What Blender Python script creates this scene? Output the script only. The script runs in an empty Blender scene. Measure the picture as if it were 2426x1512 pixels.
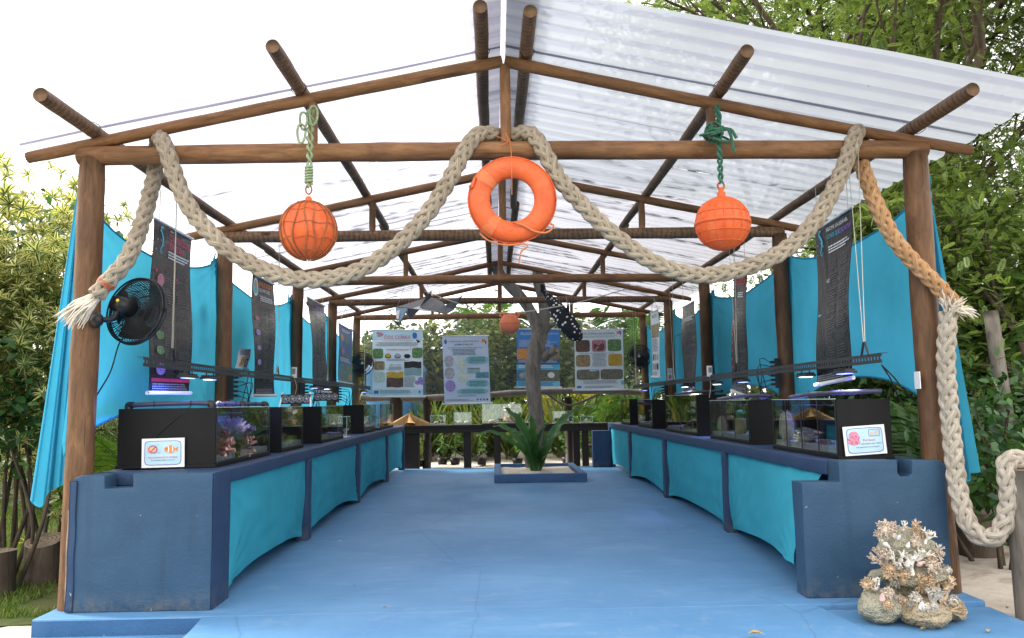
import bpy, bmesh, math, random
import numpy as np
from mathutils import Vector, Matrix, noise as mnoise

R = math.radians
PI = math.pi
scene = bpy.context.scene
COL = scene.collection

# ------------------------------------------------------------------ camera
PW, PH = 2425.0, 1512.0
FPX, YAW, PIT, ROL = 1900.0, 0.0212, 0.1040, 0.01455
EYE = np.array([0.0, 0.0, 1.44])
_F = np.array([math.sin(YAW)*math.cos(PIT), math.cos(YAW)*math.cos(PIT), math.sin(PIT)])
_R0 = np.array([math.cos(YAW), -math.sin(YAW), 0.0])
_U0 = np.array([-math.sin(YAW)*math.sin(PIT), -math.cos(YAW)*math.sin(PIT), math.cos(PIT)])
_RT = _R0*math.cos(ROL) - _U0*math.sin(ROL)
_UP = _R0*math.sin(ROL) + _U0*math.cos(ROL)
cam_data = bpy.data.cameras.new('camera')
cam = bpy.data.objects.new('camera', cam_data)
COL.objects.link(cam)
cam.matrix_world = Matrix((( _RT[0], _UP[0], -_F[0], EYE[0]), (_RT[1], _UP[1], -_F[1], EYE[1]), (_RT[2], _UP[2], -_F[2], EYE[2]), (0, 0, 0, 1)))
cam_data.sensor_width = 36.0
cam_data.sensor_fit = 'HORIZONTAL'
cam_data.lens = FPX/PW*36.0
cam_data.clip_start = 0.05
cam_data.clip_end = 500.0
scene.camera = cam

# ------------------------------------------------------------------ world, sun, exposure
world = bpy.data.worlds.new('World')
scene.world = world
world.use_nodes = True
wn = world.node_tree
for n in list(wn.nodes): wn.nodes.remove(n)
sky = wn.nodes.new('ShaderNodeTexSky')
sky.sky_type = 'NISHITA'
sky.sun_disc = False
sky.sun_elevation = R(40)
sky.sun_rotation = R(-65)
sky.air_density = 1.0
sky.dust_density = 4.0
sky.ozone_density = 1.0
veil = wn.nodes.new('ShaderNodeMixRGB')        # thin white overcast over the sky
veil.inputs[0].default_value = 0.86
veil.inputs[2].default_value = (10.6, 10.4, 10.2, 1)
bg = wn.nodes.new('ShaderNodeBackground')
bg.inputs['Strength'].default_value = 0.14
wo = wn.nodes.new('ShaderNodeOutputWorld')
wn.links.new(sky.outputs[0], veil.inputs[1])
wn.links.new(veil.outputs[0], bg.inputs['Color'])
wn.links.new(bg.outputs[0], wo.inputs['Surface'])

sun_data = bpy.data.lights.new('sun', 'SUN')
sun_data.energy = 2.9
sun_data.angle = R(13)
sun_data.color = (1.0, 0.95, 0.86)
sun = bpy.data.objects.new('sun', sun_data)
COL.objects.link(sun)
_sd = Vector((-0.71, 0.29, 0.64))               # towards the sun: behind the pavilion, to the left
sun.rotation_euler = _sd.to_track_quat('Z', 'Y').to_euler()

scene.view_settings.view_transform = 'Standard'
scene.view_settings.look = 'None'
scene.view_settings.gamma = 1.0
scene.view_settings.use_curve_mapping = False
scene.view_settings.exposure = 1.28
scene.render.engine = 'CYCLES'
scene.cycles.use_denoising = True
scene.cycles.max_bounces = 10
scene.cycles.diffuse_bounces = 5
scene.cycles.transparent_max_bounces = 24
scene.cycles.transmission_bounces = 6
scene.cycles.caustics_reflective = False
scene.cycles.caustics_refractive = False
scene.cycles.sample_clamp_indirect = 6.0

# ------------------------------------------------------------------ helpers
def un(px, py, x=None, y=None, z=None):
    """a measured sight line cut with the plane x, y or z = const of the place"""
    a = (px - PW/2)/FPX
    b = (PH/2 - py)/FPX
    d = _F + _RT*a + _UP*b
    if x is not None: t = (x - EYE[0])/d[0]
    elif y is not None: t = (y - EYE[1])/d[1]
    else: t = (z - EYE[2])/d[2]
    return EYE + d*t

def rng(seed): return np.random.default_rng(seed)
def nz(x, y=0.0, z=0.0): return mnoise.noise(Vector((x, y, z)))

WLOC = {}
def link(o, parent=None, loc=(0, 0, 0)):
    COL.objects.link(o)
    loc = np.array(loc, float)
    if parent is not None:
        o.parent = parent
        o.location = tuple(loc - WLOC[parent.name])
    else:
        o.location = tuple(loc)
    WLOC[o.name] = loc
    return o

def tag(o, label=None, cat=None, group=None, kind=None):
    if label: o['label'] = label
    if cat: o['category'] = cat
    if group: o['group'] = group
    if kind: o['kind'] = kind
    return o

def thing(name, label, cat, loc=(0, 0, 0), group=None):
    o = bpy.data.objects.new(name, None)
    o.empty_display_size = 0.1
    link(o, None, loc)
    return tag(o, label, cat, group)

class MB:
    """collects faces of ONE piece in place coordinates"""
    def __init__(s): s.v = []; s.f = []; s.uv = []; s.n = 0
    def add(s, verts, faces, uvs=None):
        verts = np.asarray(verts, float).reshape(-1, 3)
        b = s.n
        s.v.append(verts); s.n += len(verts)
        for i, f in enumerate(faces):
            s.f.append(tuple(int(k) + b for k in f))
            s.uv.append(uvs[i] if uvs is not None else [(0.0, 0.0)]*len(f))
        return s
    def box(s, x0, x1, y0, y1, z0, z1):
        v = [(x0,y0,z0),(x1,y0,z0),(x1,y1,z0),(x0,y1,z0),(x0,y0,z1),(x1,y0,z1),(x1,y1,z1),(x0,y1,z1)]
        return s.add(v, [(0,3,2,1),(4,5,6,7),(0,1,5,4),(1,2,6,5),(2,3,7,6),(3,0,4,7)])
    def quad(s, a, b, c, d, uv=True):
        return s.add([a, b, c, d], [(0,1,2,3)], [[(0,0),(1,0),(1,1),(0,1)]])
    def grid(s, P, closed_u=False, uv=None):
        """P: (n,m,3)"""
        n, m = P.shape[:2]
        fs = []; us = []
        for i in range(n-1):
            for j in range(m if closed_u else m-1):
                k = (j+1) % m
                fs.append((i*m+j, i*m+k, (i+1)*m+k, (i+1)*m+j))
                if uv is not None:
                    kk = j+1
                    us.append([tuple(uv[i][j]), tuple(uv[i][kk]), tuple(uv[i+1][kk]), tuple(uv[i+1][j])])
        return s.add(P.reshape(-1, 3), fs, us if uv is not None else None)
    def tube(s, path, rad, seg=8, caps=True, squash=None):
        path = np.asarray(path, float); n = len(path)
        rad = np.full(n, rad) if np.isscalar(rad) else np.asarray(rad, float)
        T = np.gradient(path, axis=0); T /= np.linalg.norm(T, axis=1)[:, None] + 1e-12
        ref = np.array([0, 0, 1.0]) if abs(T[0][2]) < 0.9 else np.array([1.0, 0, 0])
        N = np.cross(T[0], ref); N /= np.linalg.norm(N)
        P = np.zeros((n, seg, 3)); L = 0.0
        uv = np.zeros((n, seg+1, 2))
        for i in range(n):
            N = N - T[i]*np.dot(N, T[i]); N /= np.linalg.norm(N) + 1e-12
            B = np.cross(T[i], N)
            if i: L += np.linalg.norm(path[i]-path[i-1])
            for j in range(seg):
                a = 2*PI*j/seg
                P[i, j] = path[i] + rad[i]*(math.cos(a)*N + math.sin(a)*B)
            for j in range(seg+1):
                uv[i, j] = (j/seg*2*PI*rad.mean(), L)
        s.grid(P, True, uv)
        if caps:
            b = s.n - n*seg
            s.f.append(tuple(b+j for j in range(seg)));
            s.uv.append([(0.5+0.02*math.cos(2*PI*j/seg), 0.02*math.sin(2*PI*j/seg)) for j in range(seg)])
            s.f.append(tuple(b+(n-1)*seg+j for j in reversed(range(seg))))
            s.uv.append([(0.5+0.02*math.cos(2*PI*j/seg), 0.02*math.sin(2*PI*j/seg)) for j in range(seg)])
        return s
    def lathe(s, prof, c, seg=24, axis=2):
        """prof: list (r,h); round axis through c"""
        P = np.zeros((len(prof), seg, 3))
        for i, (r, h) in enumerate(prof):
            for j in range(seg):
                a = 2*PI*j/seg
                q = [r*math.cos(a), r*math.sin(a), h]
                if axis == 1: q = [q[0], q[2], q[1]]
                if axis == 0: q = [q[2], q[0], q[1]]
                P[i, j] = np.array(c) + q
        return s.grid(P, True)
    def ico(s, c, rx, ry, rz, sub=3, amp=0.0, freq=3.0, seed=0.0):
        bm = bmesh.new(); bmesh.ops.create_icosphere(bm, subdivisions=sub, radius=1.0)
        vs = []
        for v in bm.verts:
            d = v.co.normalized()
            k = 1.0 + amp*mnoise.noise(d*freq + Vector((seed, seed*1.7, -seed))) + amp*0.45*mnoise.noise(d*freq*2.7 + Vector((seed, 0, seed)))
            vs.append((c[0]+d.x*rx*k, c[1]+d.y*ry*k, c[2]+d.z*rz*k))
        fs = [tuple(v.index for v in f.verts) for f in bm.faces]
        bm.free()
        return s.add(vs, fs)
    def build(s, name, mat, parent=None, smooth=False, bevel=0.0, loc=None, label=None, kind=None, recalc=False):
        V = np.concatenate(s.v) if s.v else np.zeros((0, 3))
        if loc is None:
            if parent is not None: loc = WLOC[parent.name]
            else: loc = np.array([V[:,0].mean(), V[:,1].mean(), V[:,2].min()])
        loc = np.array(loc, float)
        me = bpy.data.meshes.new(name)
        me.from_pydata([tuple(q) for q in (V-loc)], [], s.f)
        uvl = me.uv_layers.new(name='UVMap')
        flat = np.array([c for f in s.uv for c in f], np.float32).ravel()
        uvl.data.foreach_set('uv', flat)
        if recalc or bevel > 0:
            bm = bmesh.new(); bm.from_mesh(me)
            bmesh.ops.recalc_face_normals(bm, faces=bm.faces)
            if bevel > 0:
                bmesh.ops.bevel(bm, geom=list(bm.edges), offset=bevel, segments=2, affect='EDGES', profile=0.6)
            bm.to_mesh(me); bm.free()
        if smooth:
            me.polygons.foreach_set('use_smooth', [True]*len(me.polygons))
        me.materials.append(mat)
        me.update()
        o = bpy.data.objects.new(name, me)
        link(o, parent, loc)
        if label: o['label'] = label
        if kind: o['kind'] = kind
        return o

def smooth_path(pts, n=60):
    pts = np.asarray(pts, float)
    k = len(pts)
    if k == 2:
        t = np.linspace(0, 1, n)[:, None]
        return pts[0]*(1-t) + pts[1]*t
    ext = np.vstack([2*pts[0]-pts[1], pts, 2*pts[-1]-pts[-2]])
    d = np.linalg.norm(np.diff(pts, axis=0), axis=1)
    cum = np.concatenate([[0], np.cumsum(d)])
    out = []
    for sv in np.linspace(0, cum[-1], n):
        i = min(int(np.searchsorted(cum, sv, side='right'))-1, k-2); i = max(i, 0)
        t = (sv-cum[i])/max(d[i], 1e-9)
        p0, p1, p2, p3 = ext[i], ext[i+1], ext[i+2], ext[i+3]
        out.append(0.5*((2*p1)+(-p0+p2)*t+(2*p0-5*p1+4*p2-p3)*t*t+(-p0+3*p1-3*p2+p3)*t**3))
    return np.array(out)

def instanced(name, tv, tf, tuv, M, mat, parent=None, var=None, loc=None, kind=None, smooth=False):
    """one mesh out of many copies of a small template; M (k,3,4); var: one random number per copy"""
    tv = np.asarray(tv, float); k = len(M); nv = len(tv)
    V = np.einsum('kij,vj->kvi', M[:, :, :3], tv) + M[:, None, :, 3]
    V = V.reshape(-1, 3)
    if loc is None:
        loc = WLOC[parent.name] if parent is not None else np.array([V[:,0].mean(), V[:,1].mean(), V[:,2].min()])
    V = V - np.array(loc)
    lt = np.concatenate([np.asarray(f) for f in tf]).astype(np.int64)
    cnt = np.array([len(f) for f in tf])
    loops = (lt[None, :] + (np.arange(k)*nv)[:, None]).ravel()
    tot = np.tile(cnt, k)
    start = np.concatenate([[0], np.cumsum(tot)[:-1]])
    me = bpy.data.meshes.new(name)
    me.vertices.add(len(V)); me.vertices.foreach_set('co', V.astype(np.float32).ravel())
    me.loops.add(len(loops)); me.loops.foreach_set('vertex_index', loops.astype(np.int32))
    me.polygons.add(len(tot)); me.polygons.foreach_set('loop_start', start.astype(np.int32))
    me.polygons.foreach_set('loop_total', tot.astype(np.int32))
    if smooth: me.polygons.foreach_set('use_smooth', np.ones(len(tot), bool))
    if tuv is not None:
        uvl = me.uv_layers.new(name='UVMap')
        tuv = np.asarray(tuv, np.float32)
        uvl.data.foreach_set('uv', np.tile(tuv[lt], (k, 1)).astype(np.float32).ravel())
    if var is None: var = rng(len(name)).random(k)
    at = me.attributes.new('var', 'FLOAT', 'POINT')
    at.data.foreach_set('value', np.repeat(np.asarray(var), nv).astype(np.float32))
    me.materials.append(mat)
    me.update(calc_edges=True); me.validate()
    o = bpy.data.objects.new(name, me)
    link(o, parent, loc)
    if kind: o['kind'] = kind
    return o

def frames(pos, fwd, up, scale):
    """(k,3,4) matrices: template x = side, y = fwd, z = up-ish"""
    pos = np.asarray(pos, float); fwd = np.asarray(fwd, float); up = np.asarray(up, float)
    fwd = fwd/(np.linalg.norm(fwd, axis=1)[:, None]+1e-9)
    side = np.cross(fwd, up); side /= (np.linalg.norm(side, axis=1)[:, None]+1e-9)
    u2 = np.cross(side, fwd)
    s = np.asarray(scale, float).reshape(-1, 1)
    M = np.zeros((len(pos), 3, 4))
    M[:, :, 0] = side*s; M[:, :, 1] = fwd*s; M[:, :, 2] = u2*s; M[:, :, 3] = pos
    return M

def rand_dirs(r, k):
    d = r.normal(size=(k, 3)); return d/np.linalg.norm(d, axis=1)[:, None]

# ------------------------------------------------------------------ materials
class NT:
    def __init__(s, name):
        s.m = bpy.data.materials.new(name); s.m.use_nodes = True
        s.t = s.m.node_tree
        for n in list(s.t.nodes): s.t.nodes.remove(n)
        s.out = s.t.nodes.new('ShaderNodeOutputMaterial')
    def n(s, typ, **kw):
        nd = s.t.nodes.new(typ)
        for k, v in kw.items():
            if k.startswith('i_'): nd.inputs[k[2:].replace('_', ' ')].default_value = v
            else: setattr(nd, k, v)
        return nd
    def l(s, a, b): s.t.links.new(a, b)
    def coord(s, which='Object', scale=(1, 1, 1)):
        c = s.n('ShaderNodeTexCoord'); mp = s.n('ShaderNodeMapping')
        mp.inputs['Scale'].default_value = scale
        s.l(c.outputs[which], mp.inputs['Vector'])
        return mp.outputs[0]
    def noise(s, vec, scale=5, detail=4, rough=0.55, dist=0.0):
        n = s.n('ShaderNodeTexNoise'); n.inputs['Scale'].default_value = scale
        n.inputs['Detail'].default_value = detail; n.inputs['Roughness'].default_value = rough
        n.inputs['Distortion'].default_value = dist
        s.l(vec, n.inputs['Vector']); return n.outputs['Fac']
    def ramp(s, fac, stops):
        r = s.n('ShaderNodeValToRGB'); e = r.color_ramp.elements
        while len(e) < len(stops): e.new(0.5)
        for i, (p, c) in enumerate(stops):
            e[i].position = p; e[i].color = (c[0], c[1], c[2], 1) if not np.isscalar(c) else (c, c, c, 1)
        s.l(fac, r.inputs['Fac']); return r.outputs['Color']
    def mix(s, fac, a, b, typ='MIX'):
        m = s.n('ShaderNodeMixRGB'); m.blend_type = typ
        for i, q in ((0, fac), (1, a), (2, b)):
            if isinstance(q, (int, float)): m.inputs[i].default_value = q if i == 0 else (q, q, q, 1)
            elif isinstance(q, tuple): m.inputs[i].default_value = (q[0], q[1], q[2], 1)
            else: s.l(q, m.inputs[i])
        return m.outputs[0]
    def math(s, op, a, b=0.0):
        m = s.n('ShaderNodeMath'); m.operation = op
        for i, q in ((0, a), (1, b)):
            if isinstance(q, (int, float)): m.inputs[i].default_value = q
            else: s.l(q, m.inputs[i])
        return m.outputs[0]
    def bump(s, h, strength=0.3, dist=0.01):
        b = s.n('ShaderNodeBump'); b.inputs['Strength'].default_value = strength; b.inputs['Distance'].default_value = dist
        s.l(h, b.inputs['Height']); return b.outputs[0]
    def bsdf(s, col, rough=0.6, normal=None, metal=0.0, spec=0.4, **kw):
        p = s.n('ShaderNodeBsdfPrincipled')
        if isinstance(col, tuple): p.inputs['Base Color'].default_value = (col[0], col[1], col[2], 1)
        else: s.l(col, p.inputs['Base Color'])
        if isinstance(rough, (int, float)): p.inputs['Roughness'].default_value = rough
        else: s.l(rough, p.inputs['Roughness'])
        p.inputs['Metallic'].default_value = metal
        p.inputs['Specular IOR Level'].default_value = spec
        if normal is not None: s.l(normal, p.inputs['Normal'])
        return p.outputs[0]
    def done(s, sh): s.l(sh, s.out.inputs['Surface']); return s.m

def simple(name, col, rough=0.55, var=0.12, scale=9.0, bump=0.0, bscale=60.0, metal=0.0, spec=0.4):
    t = NT(name); v = t.coord('Object')
    f = t.noise(v, scale, 4)
    lo = tuple(c*(1-var) for c in col); hi = tuple(min(1, c*(1+var)) for c in col)
    c = t.ramp(f, [(0.3, lo), (0.7, hi)])
    nrm = t.bump(t.noise(v, bscale, 3), bump, 0.004) if bump else None
    return t.done(t.bsdf(c, rough, nrm, metal, spec))

def wood_mat(name, dark, mid, light, ring=0.0, rough=0.6):
    t = NT(name)
    v = t.coord('UV', (5.0, 1.3, 1))
    f1 = t.noise(v, 3.0, 6, 0.62, 0.7)
    v2 = t.coord('UV', (45.0, 2.6, 1))
    f2 = t.noise(v2, 2.0, 3, 0.6)
    c = t.ramp(f1, [(0.26, dark), (0.48, mid), (0.74, light)])
    c = t.mix(0.30, c, t.ramp(f2, [(0.3, tuple(q*0.55 for q in mid)), (0.7, light)]), 'MIX')
    oi = t.n('ShaderNodeObjectInfo')
    big = t.noise(t.coord('Object'), 1.3, 3)
    c = t.mix(t.ramp(big, [(0.35, 0.0), (0.72, 0.55)]), c, dark)
    kn = t.n('ShaderNodeTexVoronoi'); kn.inputs['Scale'].default_value = 1.0
    t.l(t.coord('UV', (5.0, 2.1, 1)), kn.inputs['Vector'])
    c = t.mix(t.ramp(kn.outputs['Distance'], [(0.05, 0.95), (0.16, 0.0)]), c, tuple(q*0.35 for q in dark))
    h = t.mix(0.5, f1, f2)
    crack = t.ramp(t.noise(t.coord('UV', (26.0, 0.5, 1)), 2.2, 2, 0.5), [(0.29, 0.0), (0.33, 1.0)])
    c = t.mix(t.math('MULTIPLY', t.math('SUBTRACT', 1.0, crack), 0.6), c, tuple(q*0.22 for q in dark))
    h = t.mix(0.5, h, crack)
    if ring > 0:
        w = t.n('ShaderNodeTexWave'); w.wave_type = 'BANDS'; w.bands_direction = 'Y'
        w.inputs['Scale'].default_value = 5.5; w.inputs['Distortion'].default_value = 7.0; w.inputs['Detail'].default_value = 2.0; w.inputs['Detail Scale'].default_value = 1.2
        t.l(t.coord('UV', (0.5, 1.0, 1)), w.inputs['Vector'])
        ww = t.ramp(w.outputs['Fac'], [(0.15, 0.0), (0.6, 1.0)])
        c = t.mix(t.math('MULTIPLY', t.math('SUBTRACT', 1.0, ww), ring), c, tuple(q*0.3 for q in dark))
        h = t.mix(0.6, h, ww)
    rv = t.math('ADD', t.math('MULTIPLY', oi.outputs['Random'], 0.5), 0.72)
    c = t.mix(1.0, c, rv, 'MULTIPLY')
    return t.done(t.bsdf(c, rough, t.bump(h, 0.55, 0.008), 0, 0.35))

def fabric_mat(name, col, trans=0.35):
    t = NT(name); v = t.coord('Object')
    c = t.ramp(t.noise(v, 2.2, 4), [(0.3, tuple(q*0.9 for q in col)), (0.7, tuple(q*1.08 for q in col))])
    w = t.noise(t.coord('Object', (1, 1, 1)), 420, 2)
    wr = t.noise(t.coord('Object', (1.0, 1.0, 0.25)), 5.0, 3, 0.5, 1.0)
    nrm = t.bump(t.mix(0.75, w, wr), 0.22, 0.006)
    a = t.bsdf(c, 0.85, nrm, 0, 0.15)
    tr = t.n('ShaderNodeBsdfTranslucent'); t.l(c, tr.inputs['Color'])
    mx = t.n('ShaderNodeMixShader'); mx.inputs[0].default_value = trans
    t.l(a, mx.inputs[1]); t.l(tr.outputs[0], mx.inputs[2])
    return t.done(mx.outputs[0])

def leaf_mat(name, stops, trans=0.45, rough=0.45, edge=None, ystripe=None):
    """stops: colours over the per-leaf random number; edge: colour of the leaf margin"""
    t = NT(name)
    a = t.n('ShaderNodeAttribute'); a.attribute_name = 'var'
    c = t.ramp(a.outputs['Fac'], stops)
    if edge is not None:
        uvn = t.n('ShaderNodeTexCoord'); sep = t.n('ShaderNodeSeparateXYZ'); t.l(uvn.outputs['UV'], sep.inputs[0])
        d = t.math('ABSOLUTE', t.math('SUBTRACT', sep.outputs[0], 0.5))
        c = t.mix(t.ramp(d, [(0.16, 0.0), (0.24, 1.0)]), c, edge)
    p = t.bsdf(c, rough, None, 0, 0.3)
    tr = t.n('ShaderNodeBsdfTranslucent')
    c2 = t.mix(1.0, c, (1.2, 1.2, 0.7), 'MULTIPLY'); t.l(c2, tr.inputs['Color'])
    mx = t.n('ShaderNodeMixShader'); mx.inputs[0].default_value = trans
    t.l(p, mx.inputs[1]); t.l(tr.outputs[0], mx.inputs[2])
    return t.done(mx.outputs[0])

def glass_mat(name, tint=(0.93, 0.97, 0.96), refl=0.06):
    t = NT(name)
    tp = t.n('ShaderNodeBsdfTransparent'); tp.inputs['Color'].default_value = (*tint, 1)
    gl = t.n('ShaderNodeBsdfGlossy'); gl.inputs['Roughness'].default_value = 0.02
    fr = t.n('ShaderNodeFresnel'); fr.inputs['IOR'].default_value = 1.5
    k = t.math('ADD', t.math('MULTIPLY', fr.outputs[0], 0.6), refl*0.3)
    mx = t.n('ShaderNodeMixShader'); t.l(k, mx.inputs[0])
    t.l(tp.outputs[0], mx.inputs[1]); t.l(gl.outputs[0], mx.inputs[2])
    return t.done(mx.outputs[0])

def emit_mat(name, col, strength):
    t = NT(name); e = t.n('ShaderNodeEmission'); e.inputs['Color'].default_value = (*col, 1); e.inputs['Strength'].default_value = strength
    return t.done(e.outputs[0])

M = {}
M['post'] = wood_mat('post wood', (0.035, 0.016, 0.008), (0.125, 0.056, 0.023), (0.25, 0.128, 0.055))
M['pole'] = wood_mat('pole wood', (0.055, 0.023, 0.011), (0.185, 0.082, 0.033), (0.34, 0.175, 0.075))
M['ring_pole'] = wood_mat('ringed pole wood', (0.07, 0.036, 0.02), (0.20, 0.108, 0.056), (0.35, 0.205, 0.11), ring=0.4)
M['dark_wood'] = wood_mat('dark stained wood', (0.012, 0.008, 0.006), (0.028, 0.018, 0.013), (0.05, 0.033, 0.024))
M['grey_wood'] = wood_mat('weathered wood', (0.06, 0.05, 0.04), (0.15, 0.125, 0.10), (0.27, 0.235, 0.19))
M['stump'] = wood_mat('stump bark', (0.03, 0.02, 0.012), (0.09, 0.06, 0.04), (0.19, 0.14, 0.095))
M['teal'] = fabric_mat('teal fabric', (0.055, 0.37, 0.545), 0.40)
M['teal_skirt'] = fabric_mat('teal skirt fabric', (0.045, 0.36, 0.48), 0.25)
M['black'] = simple('black plastic', (0.012, 0.012, 0.014), 0.42, 0.25)
M['black_panel'] = simple('black acrylic panel', (0.006, 0.006, 0.007), 0.5, 0.3, 3.0, 0.05, 30, 0.0, 0.18)
M['black_metal'] = simple('black painted metal', (0.016, 0.016, 0.018), 0.45, 0.3, 14, 0, 40, 0.0, 0.5)
M['steel'] = simple('grey steel', (0.35, 0.35, 0.36), 0.4, 0.2, 14, 0, 40, 0.8)
M['white'] = simple('white paint', (0.74, 0.74, 0.74), 0.5, 0.06)
M['white_print'] = simple('white print', (0.70, 0.72, 0.72), 0.55, 0.05)
M['ink'] = simple('dark ink', (0.03, 0.035, 0.05), 0.6, 0.1)
M['grey_ink'] = simple('grey ink', (0.22, 0.23, 0.25), 0.6, 0.1)
M['red_ink'] = simple('red ink', (0.55, 0.035, 0.04), 0.6, 0.1)
M['pink_ink'] = simple('pink ink', (0.60, 0.03, 0.13), 0.6, 0.1)
M['blue_ink'] = simple('blue ink', (0.04, 0.14, 0.38), 0.6, 0.1)
M['cyan_ink'] = simple('cyan ink', (0.05, 0.42, 0.58), 0.6, 0.1)
M['violet_ink'] = simple('violet ink', (0.28, 0.12, 0.62), 0.6, 0.1)
M['orange_ink'] = simple('orange ink', (0.75, 0.23, 0.04), 0.6, 0.1)
M['sand_ink'] = simple('peach ink', (0.75, 0.42, 0.28), 0.6, 0.1)
M['twine'] = simple('pale twine', (0.50, 0.46, 0.38), 0.8, 0.15)
M['cable'] = simple('black cable', (0.012, 0.012, 0.013), 0.5, 0.2)
M['orange'] = None
# ------------------------------------------------------------------ more materials
def floor_mat():
    t = NT('blue painted concrete')
    v = t.coord('Object')
    big = t.noise(v, 0.7, 5, 0.6, 0.4)
    streak = t.noise(t.coord('Object', (0.6, 3.0, 1)), 2.4, 5, 0.65, 0.8)
    fine = t.noise(v, 38, 3)
    c = t.ramp(big, [(0.25, (0.070, 0.185, 0.345)), (0.55, (0.086, 0.215, 0.39)), (0.8, (0.11, 0.26, 0.44))])
    c = t.mix(t.ramp(streak, [(0.52, 0.0), (0.78, 0.38)]), c, (0.17, 0.32, 0.52))
    c = t.mix(t.ramp(t.noise(v, 1.7, 6, 0.7, 1.2), [(0.56, 0.0), (0.70, 0.30)]), c, (0.045, 0.135, 0.36))
    c = t.mix(t.ramp(fine, [(0.66, 0.0), (0.74, 0.35)]), c, (0.05, 0.12, 0.28))
    sc = t.ramp(t.noise(t.coord('Object', (5.0, 0.8, 1)), 6.0, 2, 0.5, 2.5), [(0.73, 0.0), (0.76, 0.35)])
    c = t.mix(sc, c, (0.25, 0.38, 0.58))
    dust = t.ramp(t.noise(t.coord('Object', (1.0, 1.6, 1)), 3.2, 7, 0.72, 1.0), [(0.55, 0.0), (0.80, 0.42)])
    c = t.mix(dust, c, (0.30, 0.36, 0.42))
    chips = t.ramp(t.noise(v, 21, 3, 0.5, 0.3), [(0.77, 0.0), (0.785, 0.8)])
    c = t.mix(chips, c, (0.28, 0.28, 0.27))
    ck = t.n('ShaderNodeTexVoronoi'); ck.feature = 'DISTANCE_TO_EDGE'; ck.inputs['Scale'].default_value = 0.42
    wv = t.mix(0.10, v, t.n('ShaderNodeTexNoise').outputs['Color'], 'ADD'); t.l(wv, ck.inputs['Vector'])
    c = t.mix(t.ramp(ck.outputs['Distance'], [(0.001, 0.3), (0.0025, 0.0)]), c, (0.03, 0.06, 0.12))
    rg = t.ramp(big, [(0.3, 0.62), (0.7, 0.48)])
    return t.done(t.bsdf(c, rg, t.bump(t.mix(0.6, fine, t.noise(v, 9, 4)), 0.28, 0.006), 0, 0.3))
def plaster_mat(name, a, b, worn, splash=0.5):
    t = NT(name); v = t.coord('Object')
    f = t.noise(v, 2.6, 6, 0.62, 0.5)
    c = t.ramp(f, [(0.3, a), (0.7, b)])
    c = t.mix(t.ramp(t.noise(v, 26, 4, 0.7), [(0.62, 0.0), (0.75, 0.4)]), c, worn)
    vs = t.noise(t.coord('Object', (5.0, 5.0, 0.6)), 1.6, 4, 0.6)
    c = t.mix(t.ramp(vs, [(0.56, 0.0), (0.75, 0.35)]), c, tuple(q*0.6 for q in a))
    br = t.noise(t.coord('Object', (3.0, 3.0, 14.0)), 3.0, 4, 0.65, 1.4)
    c = t.mix(t.ramp(br, [(0.52, 0.0), (0.76, 0.14)]), c, worn)
    ch = t.ramp(t.noise(v, 13, 3, 0.55, 0.5), [(0.735, 0.0), (0.75, 0.85)])
    c = t.mix(ch, c, (0.30, 0.28, 0.25))
    sep = t.n('ShaderNodeSeparateXYZ'); t.l(t.n('ShaderNodeNewGeometry').outputs['Position'], sep.inputs[0])
    sp = t.math('MULTIPLY', t.ramp(sep.outputs[2], [(0.0, 1.0), (0.16, 0.0)]), t.ramp(t.noise(v, 9, 5, 0.7), [(0.4, 0.0), (0.65, splash)]))
    c = t.mix(sp, c, (0.16, 0.15, 0.13))
    h = t.mix(0.55, t.mix(0.4, t.noise(v, 7, 5, 0.6), br), t.noise(v, 55, 3))
    return t.done(t.bsdf(c, 0.6, t.bump(h, 0.5, 0.012), 0, 0.3))
def sand_mat(name, a, b, litter=None):
    t = NT(name); v = t.coord('Object')
    c = t.ramp(t.noise(v, 3.0, 6, 0.65), [(0.3, a), (0.7, b)])
    if litter:
        c = t.mix(t.ramp(t.noise(v, 1.1, 5, 0.7, 0.6), [(0.48, 0.0), (0.66, 0.8)]), c, litter)
    return t.done(t.bsdf(c, 0.9, t.bump(t.noise(v, 22, 5, 0.7), 0.6, 0.02), 0, 0.1))
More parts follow.
